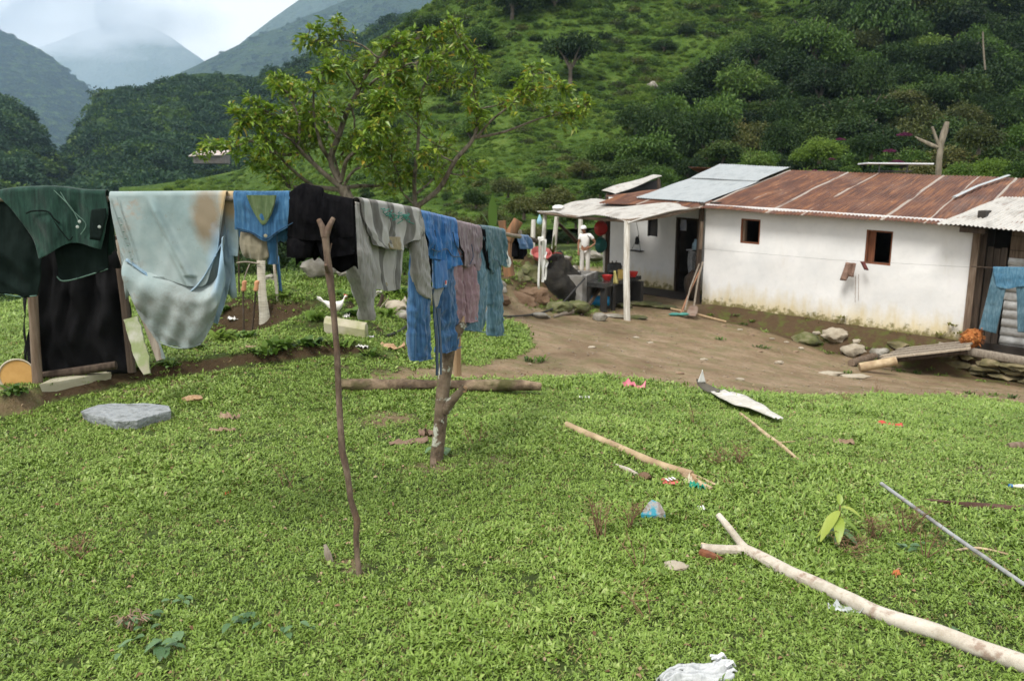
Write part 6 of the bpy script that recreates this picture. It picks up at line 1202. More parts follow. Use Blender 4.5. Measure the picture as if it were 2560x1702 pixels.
def broad(u, v, n, L, label, seed, twig=False):
    r = random.Random(seed); g = G(u, v); w = thing('broadleaf_weed', label, 'weed', g, 'broad leaved weeds in the lawn'); leaves([(g+Vector((r.gauss(0, .045), r.gauss(0, .03), r.uniform(.01, .05))), (math.cos(a), math.sin(a), r.uniform(.1, .6)), L*r.uniform(.7, 1.2), L*.5*r.uniform(.8, 1.2), .5) for a in [r.uniform(0, 6.28) for _ in range(n)]], M_weed, 'leaf', w)
    if twig:
        f = MB()
        for k in range(16): a = r.uniform(0, 6.28); p = g+Vector((r.gauss(-.02, .02), r.gauss(0, .02), 0)); f.tube([p, p+Vector((math.cos(a)*.03, math.sin(a)*.03, .06)), p+Vector((math.cos(a)*.06, math.sin(a)*.06, .05))], [.004, .003, .002], 4)
        obj('twig', f, M_dry, w)
broad(415, 1628, 15, .06, 'largest bluish broad leaved weed at the lower left', 21); broad(345, 1570, 9, .05, 'broad leaved weed growing round a dry tuft at the lower left', 22, True); broad(470, 1500, 5, .045, 'small broad leaved weed above the large one', 23); broad(600, 1565, 9, .05, 'broad leaved weed right of the large one', 24); broad(715, 1590, 6, .045, 'broad leaved weed nearest below the prop stick', 25); broad(310, 1620, 5, .045, 'broad leaved weed left of the large one', 26); broad(1090, 1135, 6, .07, 'leafy weed at the foot of the stump', 27); broad(2370, 1600, 4, .06, 'leafy weed touching the white branch near the right edge', 28); broad(2280, 1380, 8, .05, 'leafy weed under the grey pipe', 29)
# ================================================================ FRUIT TREES
M_limb = plain('mottled_bark', (.07,.056,.04), (.15,.13,.1), 8, .9, (1,1,.4), .6, 26, .015, c=(.035,.03,.02))
F_fruit = foliage('fruit_tree_leaves', [(.045,.1,.012),(.11,.2,.02),(.175,.28,.026),(.28,.35,.04),(.4,.27,.045)], .3, .38, .45, .85)
def Z8(pts): return [(480+x/2.3127, y/2.3127) for x, y in pts]
def fruit_tree(name, label, base, Y0, trunk, brs, seed, side_pts=(), dens=1.0):
    r = random.Random(seed); global NR
    tr = thing(name, label, 'tree', base); mb = MB(); tw = MB(); cs = []; ds = []
    def leaf_at(p, d, n):
        for _ in range(n):
            q = Vector((r.gauss(0, 1), r.gauss(0, 1), r.gauss(.1, .7)))+Vector(d)*.8
            cs.append(p+Vector((r.gauss(0, .025), r.gauss(0, .025), r.gauss(0, .025)))); ds.append(q.normalized())
    mb.tube([Vector(q) for q in cat_interp([tuple(q) for q in trunk[0]], 14)], trunk[1], 12, rough=.15)
    for (px, w0, y0, y1, lf) in brs:
        n = len(px); c = cat_interp([(*q, Y0+y0+(y1-y0)*i/(n-1)) for i, q in enumerate(px)], 26)
        pts = [P(*q)+Vector((0, noise.noise(Vector((i*.3, seed, w0)))*.08, 0)) for i, q in enumerate(c)]
        rad = [max(.005, w0*.72*(1-.85*i/25)) for i in range(26)]; mb.tube(pts, rad, 8, rough=.12)
        L = sum((pts[i+1]-pts[i]).length for i in range(25)); lf *= .75; nt = int(L/.062*dens)
        for k in range(nt):
            g = r.uniform(lf, 1.0)**.8; i = min(24, int(g*25)); p = pts[i].lerp(pts[i+1], r.random()); d = (pts[i+1]-pts[i]).normalized()
            q = (d*.5+Vector((r.gauss(0, .8), r.gauss(0, .9), r.gauss(.1, .6)))).normalized(); ln = r.uniform(.12, .42)*(1.1-.5*g)
            m = p+q*ln*.55+Vector((0, 0, .03)); e_ = p+q*ln+Vector((0, 0, -.03)); tw.tube([p, m, e_], [.007, .005, .002], 4)
            leaf_at(e_, q, r.randint(7, 12)); leaf_at(m, q, r.randint(2, 5)); leaf_at(p.lerp(m, .5), q, r.randint(0, 3))
        leaf_at(pts[-1], (pts[-1]-pts[-2]).normalized(), 10)
    mb.add(tw.v, tw.f); obj('trunk', mb, M_limb, tr)
    old = NR; NR = np.random.RandomState(seed); cs_ = np.array([list(q) for q in cs]); ds_ = np.array([list(q) for q in ds]); L = NR.uniform(.08, .155, len(cs)); sdv = np.cross(ds_, np.array([0, 0, 1.])+NR.normal(0, .4, (len(cs), 3))); sdv /= np.linalg.norm(sdv, axis=1)[:, None]
    W_ = L*.42; nrm = np.cross(sdv, ds_); b = cs_; m1 = cs_+ds_*L[:, None]*.4+nrm*.0; tip = cs_+ds_*L[:, None]+np.array([0, 0, -.2])*L[:, None]; mid = cs_+ds_*L[:, None]*.5+np.array([0, 0, -.06])*L[:, None]
    v = np.stack([b, m1+sdv*W_[:, None]*.5+nrm*W_[:, None]*.18, mid, m1-sdv*W_[:, None]*.5+nrm*W_[:, None]*.18, tip], 1).reshape(-1, 3); k = np.arange(len(cs))[:, None]*5
    f = np.concatenate([k+np.array([0, 1, 2]), k+np.array([0, 2, 3]), k+np.array([1, 4, 2]), k+np.array([2, 4, 3])], 1).reshape(-1, 3)
    me = bpy.data.meshes.new('crown'); me.from_pydata(v.tolist(), [], f.tolist()); a = me.attributes.new('c', 'FLOAT', 'FACE')
    hz_ = np.clip((cs_[:, 2]-cs_[:, 2].min())/(np.ptp(cs_[:, 2])+.01), 0, 1)
    tone = np.clip(NR.normal(.42, .2, len(cs))+.0*hz_+(NR.rand(len(cs)) > .93)*.45, 0, 1); a.data.foreach_set('value', np.repeat(tone, 4).astype('f')); NR = old
    obj('crown', me, F_fruit, tr, smooth=False); print(name, len(cs), 'leaves'); return tr
YA = 12.6; bA = Vector((P(893, 560, YA).x, YA, h1(P(893, 560, YA).x, YA)))
fruit_tree('fruit_tree', 'low spreading tree with glossy leaves and rusty tips behind the black shorts', bA, YA, ([bA-Vector((0, 0, .2)), P(900, 620, YA), P(893, 540, YA), P(868, 495, YA), P(856, 468, YA)], [.15, .12, .105, .1, .085]), [
  (Z8([(870,1090),(760,1000),(610,850),(530,715),(440,650),(330,590)]), .065, 0, -.5, .3), (Z8([(870,1100),(700,1082),(560,1080),(520,1010),(430,960),(300,900)]), .06, 0, .6, .35), (Z8([(610,890),(480,890),(350,820),(240,850),(60,850)]), .04, -.2, .2, .25),
  (Z8([(860,1060),(800,930),(850,790),(890,660),(960,530),(980,480),(1040,390),(1130,290),(1230,240),(1330,220),(1480,170)]), .075, 0, .4, .42), (Z8([(1130,300),(1080,335),(980,262),(870,235),(750,255),(650,225)]), .03, .3, .0, .3), (Z8([(880,236),(855,180),(845,140)]), .015, .1, .1, .3),
  (Z8([(860,1050),(900,920),(970,860),(1010,790),(1080,720)]), .055, 0, -.8, .4), (Z8([(880,1070),(940,985),(1040,950),(1110,860)]), .04, 0, -.5, .4), (Z8([(880,1085),(990,1075),(1080,1075),(1180,1045),(1260,990)]), .05, 0, .5, .5),
  (Z8([(920,620),(940,700),(925,800),(915,900)]), .028, .1, .1, .6), (Z8([(800,930),(750,850),(720,740),(700,600),(720,480),(770,400)]), .05, -.1, -.7, .3), (Z8([(610,850),(620,700),(560,560),(500,450)]), .04, -.3, .3, .3), (Z8([(980,540),(1080,450),(1180,420),(1260,370),(1400,350)]), .035, .2, -.4, .3),
  (Z8([(890,660),(800,620),(700,640)]), .025, .1, -.2, .3), (Z8([(850,800),(760,700),(640,620),(560,500),(470,470)]), .04, 0, .9, .35), (Z8([(960,530),(900,430),(850,360),(800,400)]), .028, .2, -.6, .3), (Z8([(700,1080),(600,1000),(500,900),(400,760),(250,660)]), .045, .2, -.9, .4),
  (Z8([(900,640),(980,600),(1080,560),(1150,600)]), .03, .1, -.7, .3), (Z8([(640,880),(560,800),(420,720),(230,640)]), .035, -.3, -.7, .35), (Z8([(760,1000),(680,900),(640,760),(560,640)]), .03, -.1, .8, .3), (Z8([(860,1040),(820,900),(760,780),(640,700)]), .03, .0, .6, .35), (Z8([(860,900),(960,780),(1060,680),(1120,560)]), .03, .2, -.5, .35)], 3, dens=1.1)
YB = 13.0; bB = Vector((P(1040, 560, YB).x, YB, h1(P(1040, 560, YB).x, YB)))
fruit_tree('fruit_tree', 'taller thin tree with one long branch reaching right, behind the striped shirt', bB, YB, ([bB-Vector((0, 0, .2)), P(1042, 620, YB), P(1040, 560, YB), P(1038, 515, YB)], [.13, .11, .1, .09]), [
  (Z8([(1290,1190),(1285,1060),(1300,900),(1310,760),(1300,600),(1270,520),(1220,480),(1130,430)]), .055, 0, .3, .45), (Z8([(1290,1200),(1350,1160),(1440,1080),(1520,930),(1600,840),(1640,770),(1655,650),(1630,500),(1640,400),(1600,300),(1540,220),(1510,140)]), .065, 0, -.3, .5),
  (Z8([(1640,795),(1800,765),(2030,680),(2180,655),(2290,600)]), .034, -.2, .4, .62), (Z8([(1650,790),(1740,690),(1870,590),(1960,520),(2190,510)]), .03, -.2, -.6, .45), (Z8([(1670,630),(1780,605),(1900,560)]), .02, -.2, -.2, .5), (Z8([(1960,505),(1970,460),(1962,380)]), .012, -.4, -.4, .6),
  (Z8([(1310,620),(1340,500),(1400,380),(1470,280)]), .035, .1, .5, .25), (Z8([(1280,1180),(1210,1100),(1190,1000),(1150,900),(1190,780)]), .03, 0, -.5, .4), (Z8([(1310,760),(1400,830),(1470,860)]), .022, .1, .2, .5), (Z8([(1520,940),(1440,900),(1380,850),(1330,900)]), .025, -.1, -.5, .4), (Z8([(1300,720),(1220,640),(1140,640)]), .02, .1, .4, .5),
  (Z8([(1480,1000),(1560,1010),(1640,960)]), .022, -.1, .4, .4), (Z8([(1300,1120),(1390,1040),(1450,960)]), .03, .1, .8, .4), (Z8([(1630,520),(1540,460),(1460,480)]), .025, -.2, .3, .3), (Z8([(1300,900),(1250,860),(1220,820)]), .016, .1, -.2, .4)], 4, dens=.95)
# ================================================================ BLACK SHELTER AT THE LEFT
Ys = G(90, 956).y; M_tarp = plain('black_tarpaulin', (.005, .0055, .006), (.011, .011, .012), 4, .95, bump=.35, bscale=7, bdist=.02, c=(.016, .016, .017), lo=.3, hi=.75, spec=.03)
hu = thing('shelter', 'small shelter of black plastic sheeting on crooked posts under the left clothes', 'shelter', G(200, 945))
f = MB(); f.tube([G(93, 958)-Vector((0, 0, .1)), P(88, 860, Ys), P(82, 745, Ys), P(78, 560, Ys)], [.04, .038, .036, .034], 9, rough=.12); obj('post', f, M_wood, hu)
f = MB(); f.tube([P(118, 930, Ys+.3), P(108, 760, Ys+.3), P(104, 580, Ys+.3)], .03, 8, rough=.1); f.tube([P(330, 930, Ys+.3), P(312, 760, Ys+.3), P(290, 590, Ys+.3)], .035, 8, rough=.15); obj('post', f, M_dkwood, hu)
f = MB(); f.tube([P(70, 575, Ys+.2), P(200, 590, Ys+.25), P(300, 597, Ys+.3)], .025, 8, rough=.1); f.tube([P(250, 592, Ys+.1), P(297, 603, Ys+.6)], .02, 6); obj('rail', f, M_grey, hu)
f = MB(); rows = []
for i in range(36):
    q = i/35; L = P(70+6*math.sin(q*6), 570+370*q, Ys+.15); Rr = P(302+32*q+6*math.sin(q*15), 588+345*q, Ys+.35); rows.append([])
    for j in range(40):
        x = j/39; p = L.lerp(Rr, x); p = p+Vector((0, .11*noise.noise(Vector((x*7, q*2.2, 2)))+.05*noise.noise(Vector((x*15, q*6, 5))), 0)); rows[-1].append(p)
f.grid(rows); obj('tarpaulin', f, M_tarp, hu, smooth='all', solid=.004)
f = MB(); f.grid([[P(64+3*math.sin(i), 700+i*22, Ys+.2), P(60+3*math.sin(i*2), 705+i*22, Ys+1.2)] for i in range(10)]); obj('side_sheet', f, M_tarp, hu, smooth='all', solid=.004)
f = MB(); f.rings([[P(290, 640, Ys+.1)+Vector((math.cos(a)*.07*s+.02*noise.noise(Vector((a, s, 1))), math.sin(a)*.05*s, z)) for a in np.linspace(0, 6.28, 13)[:-1]] for s, z in ((.3, -.1), (.9, -.06), (1.1, .0), (.8, .06), (.2, .09))]); obj('sheet_knot', f, M_tarp, hu)
f = MB(); f.tube([P(100, 941, Ys+.1), P(190, 928, Ys+.15), P(290, 912, Ys+.2)], .035, 8, rough=.15); obj('sill', f, M_dkwood, hu)
f = MB(); f.tube([P(296, 600, Ys-.1), P(330, 700, Ys-.15), P(372, 810, Ys-.2), P(400, 900, Ys-.25)], [.04, .045, .045, .03], 8, rough=.2, flat=.6); obj('plank', f, M_grey, label='grey split plank leaning behind the pale stained cloth', cat='plank')
M_gplank = plain('mouldy_board', (.36, .36, .3), (.2, .24, .11), 5, .9, bump=.5, c=(.3, .27, .22))
f = MB(); rows = []
for i in range(12):
    q = i/11; c = P(327+40*q, 795+140*q, Ys-.1-.15*q); w = .055*(1 if q < .75 else 1-(q-.75)*2.4); d = Vector((1, .1, .25)).normalized(); rows.append([c+d*(w*(j/3*2-1)+.012*noise.noise(Vector((i*.7, j, 3)))) for j in range(4)])
f.grid(rows); obj('board', f, M_gplank, label='jagged whitish green board leaning beside the black shelter', cat='board', solid=.018, smooth=False)
bk = thing('bucket', 'white bucket lying on its side with an orange stained inside', 'bucket', G(45, 968)); c = P(42, 938, Ys-.05); M = (Vector((.35, -1, .12))).to_track_quat('Z', 'Y').to_matrix()
f = MB(); f.lathe(c, [(.09, -.22), (.128, -.01), (.136, 0), (.128, .002), (.12, -.01)], 28, M); obj('shell', f, plain('ivory_plastic', (.55, .5, .4), (.42, .36, .27), 5, .5), bk); f = MB(); f.lathe(c, [(.12, -.008), (.085, -.19), (.005, -.195)], 28, M); obj('inside', f, plain('ochre_stain', (.5, .3, .1), (.36, .19, .05), 6, .7), bk)
# sticks and stakes behind
def stake(label, pts, rad, mat, name='stake', cat='stake', grp=None, n=8, rough=.1, parent=None, flat=1.0):
    f = MB(); f.tube([Vector(q) for q in cat_interp([tuple(q) for q in pts], 14)], rad, n, rough=rough, flat=flat); return obj(name, f, mat, parent, label=label, cat=cat, group=grp)
Yk = 8.4; M_clay = plain('tan_rubber', (.5, .25, .13), (.4, .19, .1), 6, .6)
for (u, lab, du) in ((609, 'left of the two sticks topped by a tan shoe', 2), (626, 'right of the two sticks topped by a tan shoe, half behind the white post', 16)):
    tk = thing('stick', lab, 'stick', P(u, 850, Yk)); stake(None, [P(u, 852, Yk), P(u-1+du*.5, 800, Yk), P(u-3+du, 725, Yk)], [.012, .011, .009], M_dkwood, 'stem', None, None, parent=tk)
    f = MB(); c = P(u-1+du, 716, Yk-.02); f.rings([[c+Vector((math.cos(a)*w*.5+x, math.sin(a)*w*.4, z)) for a in np.linspace(0, 6.28, 13)[:-1]] for x, w, z in ((-.01, .02, -.055), (-.008, .05, -.045), (-.004, .056, -.02), (.002, .044, .005), (.006, .056, .035), (.01, .05, .055), (.012, .02, .065))]); obj('tan_shoe', f, M_clay, tk)
t = NT('woven_sacking'); vec = t.coord('Object'); v2 = t.coord('Object', (5, 5, 90)); v3 = t.coord('Object', (90, 90, 2)); n = t.noise(v2, 1, 2); n3 = t.noise(v3, 1, 2); nn_ = t.noise(vec, 7, 5)
col = t.ramp(nn_, [(.35, (.6, .57, .5)), (.65, (.44, .4, .32))]); col = t.mix(t.ramp(n, [(.52, 0.0), (.62, .6)]), col, (.25, .22, .17)); col = t.mix(t.ramp(n3, [(.56, 0.0), (.66, .4)]), col, (.27, .24, .19)); M_sack = t.done(col, .9, t.bump(n, .4, .01), .1)
f = MB(); f.tube([Vector(q) for q in cat_interp([tuple(P(660, 832, 8.55)), tuple(P(662, 800, 8.55)), tuple(P(658, 740, 8.55)), tuple(P(653, 690, 8.55)), tuple(P(652, 640, 8.55))], 20)], [.062, .058, .05, .044, .046], 10, flat=.45) if False else f.tube([P(661, 832, 8.55), P(661, 790, 8.55), P(656, 740, 8.55), P(653, 690, 8.55), P(652, 640, 8.55)], [.064, .058, .049, .043, .047], 12, flat=.4, rough=.12); obj('wrapped_post', f, M_sack, label='pale post wrapped in woven sacking below the denim shorts', cat='post')
ps = thing('stick', 'peeling white stick with a blue strip behind it, right of the wrapped post', 'stick', P(702, 820, 8.7)); stake(None, [P(702, 820, 8.7), P(694, 750, 8.7), P(688, 690, 8.7), P(684, 640, 8.7)], [.012, .017, .017, .016], M_peel, 'stem', None, None, parent=ps)
f = MB(); f.grid([[P(690+i*1.6+j*2.4, 640+i*17, 8.75+.02*math.sin(j*2)) for j in range(4)] for i in range(10)]); obj('blue_strip', f, F_denim, ps, smooth='all', solid=.005)
f = MB(); f.tube([P(640, 752, 11), P(672, 763, 10.8), P(715, 766, 10.8)], [.03, .035, .02], 6, flat=.5); obj('cloth', f, F_lblue, label='pale blue rag lying on the grass behind the wrapped post', cat='rag')
stake('thin upright twig left of the denim shorts', [P(598, 730, 8.8), P(596, 640, 8.8), P(592, 560, 8.8), P(590, 500, 8.8)], [.011, .009, .008, .006], M_dkwood, 'twig', 'twig'); stake('thin pale crosswise twig behind the denim shorts', [P(592, 657, 8.7), P(618, 655, 8.6), P(648, 659, 8.5)], [.008, .009, .008], M_grey, 'twig', 'twig'); stake('short pale twig slanting above the left shoe stick', [P(608, 708, 8.5), P(616, 680, 8.5), P(624, 660, 8.55)], [.006, .007, .005], M_grey, 'twig', 'twig')
stake('curved thin white stick leaning on the grassy hump', [P(752, 781, 9.3), P(765, 820, 9.1), P(778, 865, 8.75), P(795, 900, 8.25), P(812, 908, 8.15), P(828, 913, 8.1)], [.009, .013, .012, .01, .008, .005], M_peel, 'stick', 'stick')
stake('short dark crooked stake standing behind the hump', [P(797, 786, 10.6), P(798, 755, 10.6), P(800, 742, 10.6), P(793, 731, 10.6)], [.022, .02, .02, .01], M_dkwood, 'stake', 'stake', rough=.3)
stake('dark leaning branch below the shirt sleeve', [P(923, 803, 10.4), P(940, 775, 10.4), P(952, 755, 10.4), P(956, 735, 10.4)], [.02, .024, .026, .02], M_dkwood, 'branch', 'branch', rough=.2); stake('thin twig beside the dark leaning branch', [P(930, 795, 10.3), P(955, 765, 10.3), P(972, 745, 10.3)], [.012, .01, .006], M_grey, 'twig', 'twig')
f = MB(); a = P(818, 888, 8.0); b = P(918, 884, 7.9); a.z = h1(a.x, a.y)+.03; b.z = h1(b.x, b.y)+.045; pr = [(-.09, -.05), (-.09, .05), (-.05, .095), (.04, .105), (.09, .06), (.1, -.05)]
f.rings([[p+Vector((.01*noise.noise(Vector((k, i, 1))), y, z+.01*noise.noise(Vector((k*2, i, 4))))) for k, (y, z) in enumerate(pr)] for i, p in enumerate([a.lerp(b, q/10) for q in range(11)])]); obj('block', f, plain('mossy_concrete', (.38, .35, .27), (.25, .25, .13), 6, .95, bump=.6), label='mossy pale concrete block lying in the grass behind the prop stick', cat='block', smooth=False)
chip(975, 874, .3, .14, .08, M_cut, 'bark', 'tan curved piece of bark in the grass left of the jeans', 'bark', .2, 31, .9); chip(905, 868, .12, .04, .03, plain('white_scrap', (.66, .65, .62), (.5, .49, .46), 6, .7), 'scrap', 'white scrap above the mossy block', 'litter', 0, 32, .8); chip(922, 844, .1, .04, .03, plain('white_scrap2', (.6, .6, .58), (.5, .49, .46), 6, .7), 'scrap', 'white scrap at the end of the dark hose', 'litter', 0, 33, .8); chip(584, 800, .13, .05, .04, plain('white_scrap3', (.6, .6, .58), (.5, .49, .46), 6, .7), 'scrap', 'white scrap on the grass left of the shoe sticks', 'litter', 0, 34, .8)
chip(866, 795, .07, .06, .05, plain('white_scrap4', (.66, .65, .62), (.5, .49, .46), 6, .7), 'scrap', 'pale lump on the grass in front of the white hens', 'litter', 0, 35, .8); chip(1008, 764, .16, .1, .1, M_tanstone, 'stone', 'pale stone among the rubble behind the shirt', 'stone', 0, 36, .9); chip(630, 870, .12, .04, .03, M_dry, 'leaf', 'dry leaf on the grass below the wrapped post', 'leaf', 0, 37, .8)
for (u, v, sx, lab, mt) in ((800, 692, .62, 'brownish boulder on the crest of the knoll behind the prop stick', M_stone), (862, 694, .3, 'smaller boulder on the crest of the knoll right of the prop stick', M_stone), (672, 704, .22, 'small stone on the crest of the knoll behind the wrapped post', M_stone), (990, 780, .3, 'stone in the rubble behind the striped shirt', M_tanstone), (1012, 800, .24, 'small stone in the rubble left of the jeans', M_stone), (1090, 770, .5, 'stone behind the bright blue jeans', M_moss)):
    f = MB(); g = G(u, v); f.rock(g+Vector((0, .1, sx*.18)), (sx, sx*.8, sx*.6), int(u), 3, .35); obj('stone', f, mt, label=lab, cat='stone')
# ================================================================ BANK BY THE WASH PLACE
f = MB(); f.rock(P(1396, 712, 17.3), (.95, 1.1, 1.35), 7, 4, .32); obj('boulder', f, plain('dark_wet_rock', (.008, .008, .007), (.02, .018, .015), 4, .9, bump=.8, bscale=9, bdist=.05, c=(.038, .035, .025), lo=.3, hi=.72), label='big dark boulder left of the wash tank', cat='boulder')
for (u, v, Y, s, lab, mt) in ((1270, 700, 16.6, (.9, .7, .5), 'mossy boulder at the left of the earth bank', M_moss), (1310, 690, 17, (.8, .7, .7), 'mossy boulder under the white straps', M_moss), (1330, 745, 16.2, (.7, .6, .5), 'earthy boulder low in the bank', M_earth), (1285, 760, 15.9, (.9, .6, .45), 'brown boulder at the foot of the bank', M_earth), (1230, 720, 15.8, (.6, .5, .4), 'grey boulder beside the teal jeans', M_stone), (1395, 770, 15.9, (.5, .5, .3), 'low mossy stone left of the wash tank', M_moss), (1442, 768, 16.1, (.5, .4, .25), 'mossy slab against the wash tank', M_moss), (1220, 755, 15.2, (.8, .6, .4), 'brown boulder nearest the jeans', M_earth), (1432, 676, 18.5, (.3, .3, .25), 'pale stone behind the dark boulder', M_stone), (1360, 660, 17.6, (.6, .6, .5), 'mossy rock under the red basin', M_moss), (1400, 650, 24, (.7, .6, .4), 'rock on the pasture left of the man', M_stone), (1480, 640, 31, (.9, .7, .4), 'rock on the pasture behind the man', M_stone), (1350, 790, 15.2, (.35, .3, .15), 'small stone beside the hose', M_stone)):
    f = MB(); f.rock(P(u, v, Y), s, int(u+v), 3, .4); obj('boulder', f, mt, label=lab, cat='boulder')
c = P(1352, 642, 17.0); f = MB(); M = Euler((.55, .12, 0)).to_matrix(); f.lathe(c, [(.01, .0), (.13, .0), (.17, -.01), (.215, .11), (.23, .11), (.222, .125), (.208, .115), (.16, .015), (.01, .02)][::1], 28, M); obj('basin', f, plain('faded_red_plastic', (.3, .07, .065), (.38, .12, .11), 4, .5), label='large faded red plastic basin propped on the rocks behind the straps', cat='basin')
F_br = foliage('red_bract', [(.45, .02, .02), (.55, .06, .04), (.3, .02, .02)], .3, .5, .3, .9); bl = thing('bromeliad', 'spiky plant with red base leaves on top of the dark boulder', 'plant', P(1382, 640, 17.1)); c = P(1382, 636, 17.1)
leaves([(c, (math.cos(a), math.sin(a), 1.8), .5, .05, .5) for a in np.linspace(.3, 6, 7)]+[(c, (.1, 0, 2), .55, .06, .2)], F_olive, 'leaf', bl); leaves([(c, (math.cos(a), math.sin(a)*.6, .45), .24, .07, .4) for a in np.linspace(0, 5.8, 9)], F_br, 'bract', bl)
bn = thing('banana_plant', 'young banana plant showing above the teal jeans', 'plant', P(1232, 640, 14.5)); c = P(1232, 585, 14.5)
f = MB(); f.tube([P(1232, 690, 14.5), c], [.08, .05], 8); obj('stem', f, F_mid, bn)
leaves([(c, (.0, -.1, 1), .75, .17, .05), (c, (-.45, 0, 1), .65, .16, .25), (c, (.7, .2, .5), .5, .16, .5), (c, (-.9, -.2, .5), .45, .14, .5)], foliage('banana_leaf', [(.08, .17, .03), (.14, .24, .05), (.24, .33, .09)], .35, .4, .35, .8), 'leaf', bn)
stake('pale fence post behind the straps', [P(1332, 660, 22), P(1332, 610, 22), P(1334, 549, 22)], [.075, .07, .06], M_whitepost, 'fence_post', 'post'); stake('white fence post behind the bromeliad', [P(1383, 640, 21), P(1387, 600, 21), P(1392, 542, 21)], [.07, .066, .06], M_whitepost, 'fence_post', 'post'); stake('grey fence post beside the head of the man', [P(1451, 620, 31), P(1451, 580, 31), P(1452, 535, 31)], [.1, .09, .08], M_whitepost, 'fence_post', 'post'); stake('dark pole leaning between the fence posts', [P(1395, 558, 22), P(1418, 580, 22.5), P(1441, 603, 23)], [.05, .05, .06], M_dkwood, 'pole', 'pole'); stake('broken stub post by the red brown log', [P(1302, 620, 14), P(1301, 600, 14), P(1300, 575, 14)], [.05, .045, .03], M_grey, 'post', 'post')
f = MB(); c = P(1349, 550, 19.2); f.rings([[c+Vector((math.cos(a)*w, math.sin(a)*w*.7, z)) for a in np.linspace(0, 6.28, 13)[:-1]] for w, z in ((.012, .13), (.03, .08), (.065, -.01), (.07, -.07), (.03, -.11))]); obj('bag', f, plain('light_blue_plastic', (.2, .42, .52), (.28, .5, .58), 5, .4, spec=.5), label='light blue plastic bag hanging under the left end of the veranda roof', cat='bag')
for k, (u, v, D, r_) in enumerate([(1620,470,27,34),(1545,475,28,30),(1700,440,31,36),(1780,420,33,40),(1860,405,34,40),(1950,400,33,42),(2030,395,32,44),(2110,400,31,44),(2190,385,32,46),(2290,380,33,52),(2400,380,31,56),(2480,370,31,60),(2560,370,30,60),(2640,380,30,60),(2450,300,40,70),(2560,290,42,74),(2050,330,44,66),(1900,350,44,60),(2180,320,44,64)]):
    m_ = [F_mid, F_light, F_mid, F_dark, F_olive][k % 5]; p = P(u, v+r_*.7, D); tree(p.x, p.y, p.z-.6, r_*1.15*D/F, m_, {'scrub_leaves': 'bright green', 'forest_leaves': 'mid green', 'forest_leaves_dark': 'dark green', 'olive_leaves': 'olive green'}[m_.name]+' bush showing just above the house roof', 'bushes behind the house roof', 'bush', lift=.05, cat='bush')
F_mag = foliage('magenta_flowers', [(.03,.05,.02), (.1, .01, .05), (.24, .02, .14), (.03, .06, .02)], .3, .6, .2, .9)
for (u, v, D, r_, lab) in ((2262, 332, 30, 18, 'magenta flowering bush highest above the rusty roof'), (2225, 372, 29, 17, 'magenta flowering bush just left of the dead pale tree'), (2240, 400, 28.5, 18, 'low magenta flowers behind the white roof panel'), (2036, 424, 27.5, 9, 'small spot of magenta flowers at the roof ridge'), (2080, 395, 29, 10, 'few magenta flowers above the middle of the ridge'), (2100, 345, 31, 12, 'faint magenta flowers left of the dead pale tree')):
    p = P(u, v+r_*.6, D); tree(p.x, p.y, p.z, r_*D/F, F_mag, lab, 'bougainvillea behind the house', 'bougainvillea', kind=2, lift=.1, cat='flowers', tall=.7)
dt = thing('dead_tree', 'dead pale broken tree trunk behind the ridge of the rusty roof', 'tree', P(2345, 430, 29)); f = MB(); f.tube([P(2345, 450, 29), P(2347, 400, 29), P(2352, 360, 29), P(2362, 330, 29), P(2368, 305, 29)], [.1, .1, .1, .11, .08], 10, rough=.3); f.tube([P(2352, 372, 29), P(2325, 362, 29), P(2300, 350, 29), P(2288, 342, 29)], [.07, .07, .05, .02], 8, rough=.4); f.tube([P(2350, 372, 29), P(2340, 345, 29), P(2330, 318, 29)], [.06, .06, .05], 8, rough=.4); obj('trunk', f, M_palebark, dt)
for (u, v0, v1, D, w) in ((2459, 175, 80, 70, .08), (1215, 120, 90, 95, .08), (1830, 470, 440, 34, .06)):
    stake({2459: 'thin pale trunk standing in the dark forest at the upper right', 1215: 'pale trunk high on the slope behind the fruit tree', 1830: 'pale stem behind the zinc roof'}[u], [P(u+4, v0, D), P(u, (v0+v1)/2, D), P(u-2, v1, D)], [w, w*.9, w*.7], M_palebark, 'bare_trunk', 'tree trunk')
fh = thing('farm_shed', 'tiny distant shed with a pale rusty roof on the green terrace across the valley', 'shed', P(514, 404, 222)); D = 222; f = MB(); A, B = P(471, 391, D), P(560, 388, D); f.add([A, B, B+Vector((0, 6, 1.6)), A+Vector((0, 6, 1.6))], [(0, 1, 2, 3)]); sh_ = obj('roof', f, plain('pale_rusty_tin', (.5, .48, .46), (.32, .2, .16), 1.2, .7, coord='Object', stretch=(1, .3, 1)), fh, solid=.15, smooth=False); f = MB(); f.box((A+B)/2+Vector((0, 4, -.9)), (8.6, 5, 2.4)); obj('wall', f, plain('dull_shed_wall', (.3, .27, .24), (.2, .17, .15), 1, .9), fh, smooth=False)
fh2 = thing('rubble', 'small grey rock outcrop on the open slope', 'rock', P(1640, 205, 62)); f = MB(); p, _ = h1_.at(1640, 206); p = p[0]; f.rock(Vector(p)+Vector((0, 0, .3)), (1.1, .9, .8), 5, 2, .5); obj('rock', f, M_stone, fh2)
